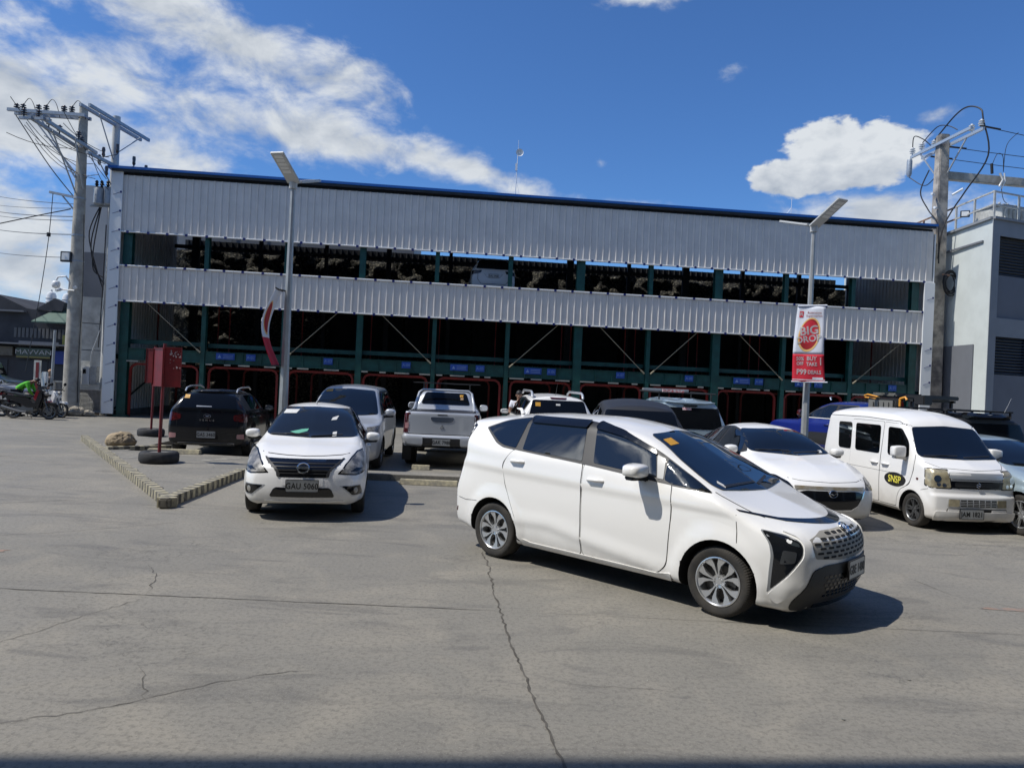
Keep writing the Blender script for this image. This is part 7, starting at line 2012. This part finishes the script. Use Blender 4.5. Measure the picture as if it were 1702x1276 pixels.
def person(label, loc, rz, J, top, legs, hair=True, cap=None, long_sleeve=False, group=None):
    """J: joint positions (x forward, y left, z up): pelvis, waist, chest, neck, head, and limbs"""
    o = thing('person', label, 'person', loc, rz, group)
    V = lambda k: Vector(J[k])
    nodes = [(V('pelvis'), (.15, .12)), (V('waist'), (.13, .10)), (V('chest'), (.17, .12)), (V('neck'), .055), (V('neck').lerp(V('head'), .45), .060), (V('head'), (.078, .092)), (V('head') + (V('head') - V('neck')).normalized() * .085, (.070, .080))]
    edges = [(0, 1), (1, 2), (2, 3), (3, 4), (4, 5), (5, 6)]
    def chain(start, pts):
        prev = start
        for p, r in pts:
            nodes.append((Vector(p), r)); edges.append((prev, len(nodes) - 1)); prev = len(nodes) - 1
        return prev
    for sd, q in (('l', 1), ('r', -1)):
        e = chain(2, [(J['sh_' + sd], .062), (J['el_' + sd], .043), (J['wr_' + sd], .029)])
        w = Vector(J['wr_' + sd]); d = (w - Vector(J['el_' + sd])).normalized()
        palm = chain(e, [(w + d * .05, (.035, .020))])
        side = d.cross(Vector((0, 0, 1))); side = side.normalized() if side.length > .1 else Vector((1, 0, 0))
        for k in range(4): chain(palm, [(w + d * .10 + side * (.024 - .016 * k), .010), (w + d * (.165 - .012 * abs(k - 1.3)) + side * (.026 - .017 * k) - Vector((0, 0, .012)), .008)])
        chain(palm, [(w + d * .06 + side * .045, .011), (w + d * .10 + side * .055, .009)])
        e = chain(0, [(J['hip_' + sd], .095), (J['kn_' + sd], .060), (J['an_' + sd], .040)])
        a = Vector(J['an_' + sd]); chain(e, [(a + Vector((.05, 0, -.05)), .042), (a + Vector((.18, 0, -.055)), .032)])
    skin_mesh('body', nodes, edges, M['skin'], o)
    # shirt over torso and upper arms
    sn = [(V('pelvis') + Vector((0, 0, .02)), (.165, .135)), (V('waist'), (.15, .12)), (V('chest'), (.185, .135)), (V('chest').lerp(V('neck'), .62), (.09, .09))]; se = [(0, 1), (1, 2), (2, 3)]
    for sd in 'lr':
        s0 = Vector(J['sh_' + sd]); e0 = Vector(J['el_' + sd]); w0 = Vector(J['wr_' + sd])
        sn.append((s0, .078)); se.append((2, len(sn) - 1))
        sn.append((s0.lerp(e0, .62) if not long_sleeve else e0, .062 if not long_sleeve else .055)); se.append((len(sn) - 2, len(sn) - 1))
        if long_sleeve: sn.append((w0, .040)); se.append((len(sn) - 2, len(sn) - 1))
    skin_mesh('shirt', sn, se, top, o)
    tn = [(V('pelvis'), (.16, .13))]; te = []
    for sd in 'lr':
        tn += [(Vector(J['hip_' + sd]), .108), (Vector(J['kn_' + sd]), .078), (Vector(J['an_' + sd]) + Vector((0, 0, .04)), .060)]; k = len(tn)
        te += [(0, k - 3), (k - 3, k - 2), (k - 2, k - 1)]
    skin_mesh('trousers', tn, te, legs, o)
    h = V('head'); u = (h - V('neck')).normalized(); f = Vector(J.get('face', (1, 0, 0))).normalized()
    bm = bmesh.new(); bmesh.ops.create_icosphere(bm, subdivisions=3, radius=1)
    for v in bm.verts:
        p = v.co.copy(); fr = p.dot(f)
        v.co = h + u * .055 + Vector((p.x * .098, p.y * .092, p.z * .098)) - f * .012
        if p.z < -.15 - .5 * (-fr) * 0 and fr > -.1: v.co = h + u * .02 + (v.co - h) * .6
    me = bpy.data.meshes.new('hair'); bm.to_mesh(me); bm.free()
    link('hair' if not cap else 'cap', me, cap or M['hair'], o, 60)
    fc = MB(); s_ = u.cross(f).normalized()
    for q in (-1, 1): fc.lathe([(.001, .008), (.009, .004), (.011, -.006)], 8, 'X', c=tuple(h + u * .012 + s_ * .033 * q + f * .083))
    fc.build('eyes', M['hair'], o)
    fc = MB().tube([h + u * .015 + f * .085, h - u * .022 + f * .106, h - u * .03 + f * .088], [.008, .015, .008], 6)
    for q in (-1, 1): fc.tube([h + u * .02 + s_ * .088 * q, h - u * .025 + s_ * .088 * q], .015, 6)
    fc.build('nose_and_ears', M['skin'], o, 60)
    MB().tube([h - u * .055 + f * .084 + s_ * .024, h - u * .056 + f * .088, h - u * .055 + f * .084 - s_ * .024], .005, 5).build('mouth', M['redboard'], o, 60)
    for sd in 'lr':
        a = Vector(J['an_' + sd]); t = MB()
        t.prism(rounded([(-.08, -.045), (.20, -.05), (.20, .05), (-.08, .045)], .04), 0, .07, lambda x, y, z: (a.x + x, a.y + y, a.z - .085 + z))
        t.build('shoe', M['trim'], o, bevel=.02)
    return o
def stand(**k):
    J = dict(pelvis=(0, 0, .93), waist=(0, 0, 1.08), chest=(0, 0, 1.30), neck=(0, 0, 1.46), head=(.01, 0, 1.60),
             sh_l=(0, .19, 1.40), el_l=(-.02, .24, 1.12), wr_l=(.06, .25, .90), sh_r=(0, -.19, 1.40), el_r=(-.02, -.24, 1.12), wr_r=(.08, -.25, .90),
             hip_l=(0, .10, .88), kn_l=(.03, .11, .48), an_l=(0, .11, .085), hip_r=(0, -.10, .88), kn_r=(.03, -.11, .48), an_r=(0, -.11, .085))
    J.update(k); return J
person('man in white t-shirt standing before the dark bays left of the white utility vehicle', (.22, 21.0, .08), radians(-95),
       stand(el_l=(.10, .27, 1.14), wr_l=(.30, .16, 1.20), el_r=(.06, -.26, 1.12), wr_r=(.28, -.14, 1.10)), mat('white_shirt', (.62, .62, .66), .9), mat('dark_trousers', (.03, .03, .04), .9))
person('rider in bright green long sleeved top bending over beside the motorbikes', (-17.95, 27.0, 0), radians(15),
       stand(pelvis=(-.22, 0, .93), waist=(-.10, 0, 1.05), chest=(.12, 0, 1.20), neck=(.27, 0, 1.27), head=(.40, 0, 1.31), face=(.8, 0, -.6),
             sh_l=(.18, .19, 1.22), el_l=(.30, .22, .96), wr_l=(.42, .16, .74), sh_r=(.18, -.19, 1.22), el_r=(.28, -.23, .96), wr_r=(.40, -.16, .74),
             hip_l=(-.2, .10, .88), kn_l=(-.10, .12, .48), an_l=(-.14, .12, .085), hip_r=(-.2, -.10, .88), kn_r=(-.06, -.12, .48), an_r=(-.12, -.12, .085)),
       mat('neon_green_jersey', (.10, .52, .03), .8), mat('dark_jeans', (.03, .035, .05), .9), long_sleeve=True)
person('man in dark jacket and tan cap standing behind the motorbikes', (-18.35, 29.2, 0), radians(-140), {**stand(), }, mat('charcoal_jacket', (.05, .05, .055), .9), mat('black_trousers', (.02, .02, .02), .9), cap=mat('tan_cap', (.42, .26, .16), .8), long_sleeve=True)

# ---------------------------------------------------------------- motorbikes
def motorbike(label, x, y, rz, paint, sc=1.0, rims=None):
    o = thing('motorbike', label, 'motorbike', (x, y, 0), rz, 'motorbikes parked in a row')
    rims = rims or M['rimdark']
    def wheel(px, R=.285):
        t = MB().lathe([(R - .065, -.030), (R - .02, -.042), (R, -.018), (R, .018), (R - .02, .042), (R - .065, .030), (R - .065, -.030)], 30, 'Y', c=(0, 0, 0))
        w = t.build('wheel', M['tyre'], o, 50); w.location = (px, 0, R)
        t = MB().lathe([(R - .062, -.025), (R - .085, -.02), (R - .085, .02), (R - .062, .025)], 30, 'Y').lathe([(.001, -.05), (.05, -.05), (.05, .05), (.001, .05)], 14, 'Y')
        for k in range(6): t.bar((0, 0, 0), ((R - .08) * cos(k * pi / 3), 0, (R - .08) * sin(k * pi / 3)), .02, .03, up=(0, 1, 0))
        t.lathe([(.07, -.05), (.11, -.05), (.11, -.044), (.07, -.044), (.07, -.05)], 20, 'Y')
        t.build('rim', rims, w, 40)
    wheel(.62); wheel(-.60)
    t = MB().tube([(.62, .07, .285), (.48, .07, .66), (.40, .05, .92)], .022, 8).tube([(.62, -.07, .285), (.48, -.07, .66), (.40, -.05, .92)], .022, 8)
    t.build('fork', M['rimdark'], o, 50)
    side = lambda a, b, h: (a, h, b)
    MB().prism(rounded([(.86, .50), (.80, .60), (.58, .62), (.38, .50), (.42, .46), (.60, .55), (.76, .53)], .03), -.06, .06, side).build('front_mudguard', paint, o, bevel=.015)
    MB().prism(rounded([(.50, .80), (.44, .98), (.30, 1.00), (.24, .80), (.16, .55), (.22, .34), (.36, .36), (.42, .60)], .06), -.16, .16, side).build('leg_shield', paint, o, bevel=.05)
    MB().prism(rounded([(.22, .42), (-.10, .40), (-.30, .52), (-.95, .78), (-.98, .84), (-.55, .80), (-.05, .74), (.08, .60), (.24, .52)], .05), -.13, .13, side).build('bodywork', paint, o, bevel=.04)
    MB().prism(rounded([(.02, .76), (-.30, .78), (-.88, .88), (-.86, .93), (-.50, .90), (-.20, .83), (.02, .83)], .04), -.11, .11, side).build('seat', M['trim'], o, bevel=.03)
    MB().prism(rounded([(.15, .30), (-.45, .22), (-.60, .26), (-.60, .36), (-.20, .44), (.15, .44)], .05), -.11, .11, side).build('engine', M['rimdark'], o, bevel=.03)
    MB().tube([(-.1, -.14, .24), (-.35, -.17, .26), (-.92, -.18, .42)], [.03, .045, .055], 10).build('exhaust', M['rimdark'], o, 50)
    MB().tube([(.36, .33, .98), (.38, .22, 1.02), (.40, 0, .99), (.38, -.22, 1.02), (.36, -.33, .98)], .016, 8).build('handlebar', M['trim'], o, 50)
    t = MB()
    for s_ in (-1, 1):
        t.tube([(.38, .22 * s_, 1.02), (.42, .27 * s_, 1.18)], .008, 6).lathe([(.001, .012), (.06, .01), (.06, -.01), (.001, -.012)], 14, 'X', c=(.42, .29 * s_, 1.22))
    t.build('mirrors', M['trim'], o, 50)
    MB().lathe([(.001, .06), (.06, .04), (.08, -.04), (.001, -.05)], 16, 'X', c=(.50, 0, .90)).build('headlight', M['lamp'], o, 50)
    MB().prism([(-.96, .84), (-.90, .90), (-.86, .84), (-.92, .79)], -.06, .06, side).build('tail_light', M['redlamp'], o)
    MB().tube([(-.1, .10, .25), (-.14, .26, .01)], .012, 6).build('side_stand', M['rimdark'], o)
    MB().prism(rounded([(-.72, .50), (-.92, .58), (-1.0, .40), (-.96, .38), (-.88, .50)], .02), -.06, .06, side).build('rear_mudguard', M['trim'], o, bevel=.01)
    return o
motorbike('black motorbike with striped side panel nearest the viewer in its row', -16.9, 25.9, radians(3), M['black'])
motorbike('red and silver motorbike behind the black one', -17.6, 26.8, radians(8), mat('red_bike_paint', (.32, .02, .03), .3, coat=.8))
motorbike('white scooter farthest right in the motorbike row', -17.1, 27.15, radians(-14), M['white'])
motorbike('dark motorbike cut off by the left edge of the picture', -18.9, 26.3, radians(10), M['black'])
t = MB()

# ---------------------------------------------------------------- far street on the left
fb = thing('shop_row', 'dark two storey shop row with green roof across the street', 'building', (-29.0, 45.5, 0), radians(3))
M['dkwall'] = mat('soot_dark_wall', (.045, .047, .055), .85, var=.35, vscale=.8)
t = MB(); t.add([(-14, 0, 0), (5.6, 0, 0), (5.6, 0, 4.75), (-1.2, 0, 5.3), (-3.0, 0, 6.1), (-14, 0, 6.9), (-14, 9, 0), (5.6, 9, 0), (5.6, 9, 4.75), (-1.2, 9, 5.3), (-3.0, 9, 6.1), (-14, 9, 6.9)],
    [(0, 1, 2, 3, 4, 5), (11, 10, 9, 8, 7, 6), (1, 7, 8, 2), (2, 8, 9, 3), (3, 9, 10, 4), (4, 10, 11, 5)])
t.build('wall', M['dkwall'], fb)
t = MB().add([(-.4, -.9, 4.5), (5.8, -.9, 4.5), (5.8, .6, 5.75), (.9, .6, 5.75), (-.4, -.9, 4.42), (5.8, -.9, 4.42), (5.8, .6, 5.65), (.9, .6, 5.65)], [(0, 1, 2, 3), (7, 6, 5, 4), (0, 4, 5, 1), (1, 5, 6, 2), (3, 7, 4, 0)])
t.build('roof', mat('dull_green_roof', (.055, .115, .085), .7, var=.2), fb)
MB().prism([(-.6, 5.25), (.55, 6.0), (1.15, 5.75), (1.0, 5.2)], -.2, .2, lambda a, b, h: (a, h, b)).build('gable', M['dkwall'], fb)
MB().box(-14, -1.2, -.35, .02, 5.05, 5.15).box(-14, 5.6, -.9, .02, 3.05, 3.14).build('awning', M['greywall2'], fb)
t = MB()
for k in range(15): t.box(-1.9 + k * .24, -1.74 + k * .24, -.04, -.0, 3.5, 4.1)
t.build('window', mat('dim_shutter', (.11, .11, .11), .8), fb)
for (x0, x1) in ((-6.5, -4.4), (-9.8, -7.6)): MB().box(x0, x1, -.04, 0, 3.5, 4.4).build('window', M['glass2'], fb)
for (x0, x1) in ((-1.6, .2), (.5, 2.0), (2.3, 4.2), (-5, -2.2), (-9, -5.6)): MB().box(x0, x1, -.03, 0, .05, 2.1).build('shutter', mat('dark_shop_shutter', (.02, .022, .028), .6) if 'dark_shop_shutter' not in bpy.data.materials else bpy.data.materials['dark_shop_shutter'], fb)
s1 = MB().box(-1.55, .48, -.30, -.14, 2.25, 2.85).build('shop_sign', M['gloss'], fb)
text_obj('lettering', 'MAVVAN', mat('sign_pale_lettering', (.42, .43, .45), .6), s1, (-.53, -.31, 2.60), (1, 0, 0), (0, 0, 1), .40, sx=1.35)
MB().box(-1.55, .48, -.31, -.30, 2.26, 2.34).build('sign_stripe', mat('dull_yellow_stripe', (.22, .19, .06), .7), s1)
MB().box(.55, 2.1, -.26, -.12, 1.95, 2.75).build('shop_sign', mat('deep_blue_sign', (.012, .03, .20), .5), fb)
s3 = MB().box(1.15, 1.75, -.28, -.14, 3.15, 3.75).build('shop_sign', mat('dull_yellow_sign', (.30, .27, .05), .6), fb)
MB().box(-5.0, -1.8, -.28, -.14, 2.35, 2.9).build('shop_sign', mat('faded_shop_sign', (.14, .13, .11), .7, var=.5, vscale=2), fb)
MB().box(-1.5, .9, -.2, -.1, 3.0, 3.28).build('lintel', M['greywall2'], fb)
for k, x in enumerate((-29.85, -28.8)):
    t = MB().lathe([(.001, 0), (.30, 0), (.30, .95), (.22, 1.15), (.06, 1.22), (.06, 1.35), (.001, 1.35)], 16, 'Z')
    o = t.build('water_tank', M['flash'], None, 35); o.location = (x, 47.2, 5.35 if k == 0 else 5.3)
    tag(o, ('left' if k == 0 else 'right') + ' one of two white tanks on the dark shop roof', 'tank', 'white rooftop tanks')
    t = MB()
    for z in (.25, .5, .75): t.lathe([(.31, z), (.325, z + .02), (.31, z + .04)], 16, 'Z')
    t.build('hoop', M['greywall'], o)
    t = MB()
    for q in range(4): t.bar((.27 * cos(q * pi / 2), .27 * sin(q * pi / 2), -.6), (.27 * cos(q * pi / 2), .27 * sin(q * pi / 2), 0), .05)
    t.build('tank_stand', M['greywall'], o)
# vehicles on the street
c = Car('minibus', 'dark minibus with yellow green trim at the left edge', 'minibus', spec_suv(L=5.2, W=1.9, H=2.12, hood=1.15, belt=1.15, ws=(1.0, 1.5), tail=.97, rw=.78, R=.38, clear=.35, rake=.1), (-23.6, 35.6), radians(10), mat('dark_green_bus_paint', (.02, .03, .025), .35, coat=.6))
c.wheels(R=.38, width=.22, rimr=.2, style='five', m=M['rimdark'])
panes(c, None, [[(4.9, 1.75), (3.9, 1.75), (3.9, 1.2), (4.9, 1.2)], [(3.7, 1.75), (2.8, 1.75), (2.8, 1.2), (3.7, 1.2)], [(2.6, 1.75), (1.6, 1.75), (1.3, 1.2), (2.6, 1.2)]])
c.shell('trim_stripe', [(5.0, 1.08), (1.2, 1.08), (1.2, 1.0), (5.0, 1.0)], -90, mat('lime_trim', (.38, .42, .08), .5), .008, mirror=True, r=.01)
c.shell('roof_stripe', [(5.0, 1.98), (1.9, 1.98), (1.9, 1.90), (5.0, 1.90)], -90, bpy.data.materials['lime_trim'], .008, mirror=True, r=.01)
c.shell('windscreen', sym([(.70, 1.85), (.80, 1.25)]), 0, M['glass'], .009, r=.06)
sp = spec_mazda()
c = Car('saloon_car', 'dark grey saloon on the street behind the motorbikes', 'car', sp, (-20.7, 32.0), radians(8), mat('dark_grey_car_paint', (.07, .075, .085), .35, coat=.7))
c.wheels(R=.32, width=.2, rimr=.21, style='five')
panes(c, [(3.85, 1.14), (3.3, 1.36, .2), (2.7, 1.42, .2), (2.2, 1.36, .2), (1.75, 1.20), (1.50, 1.04), (1.7, .99), (3.6, 1.06)],
      [[(3.35, 1.30, .05), (2.75, 1.395), (2.72, 1.05), (3.33, 1.08)], [(2.66, 1.395), (2.22, 1.335, .1), (1.80, 1.19), (1.66, 1.05), (1.74, 1.01), (2.64, 1.04)]])
c.shell('windscreen', [(-.52, 1.385), (0, 1.41), (.52, 1.385, .05), (.64, 1.24, .3), (.715, 1.06), (0, 1.02), (-.715, 1.06), (-.64, 1.24, .3)], 0, M['glass'], .009, r=.05)
sgn = thing('sign_stand', 'small white and red notice on a post behind the green rider', 'sign stand', (-18.35, 28.4, 0))
MB().tube([(0, 0, 0), (.03, 0, 2.1)], .03, 8).build('post', M['maroon'], sgn, 50)
MB().box(-.13, .15, -.05, -.03, 1.25, 2.08).build('sign_board', M['railp'], sgn)
MB().box(-.05, .07, -.058, -.05, .9, 2.0).build('red_stripe', M['redboard'], sgn)
MB().lathe([(.20, .02), (.24, .0), (.33, .0), (.36, .05), (.36, .17), (.33, .22), (.24, .22), (.20, .19), (.20, .02)], 28, 'Z').build('tyre', M['oldtyre'], sgn, 60)
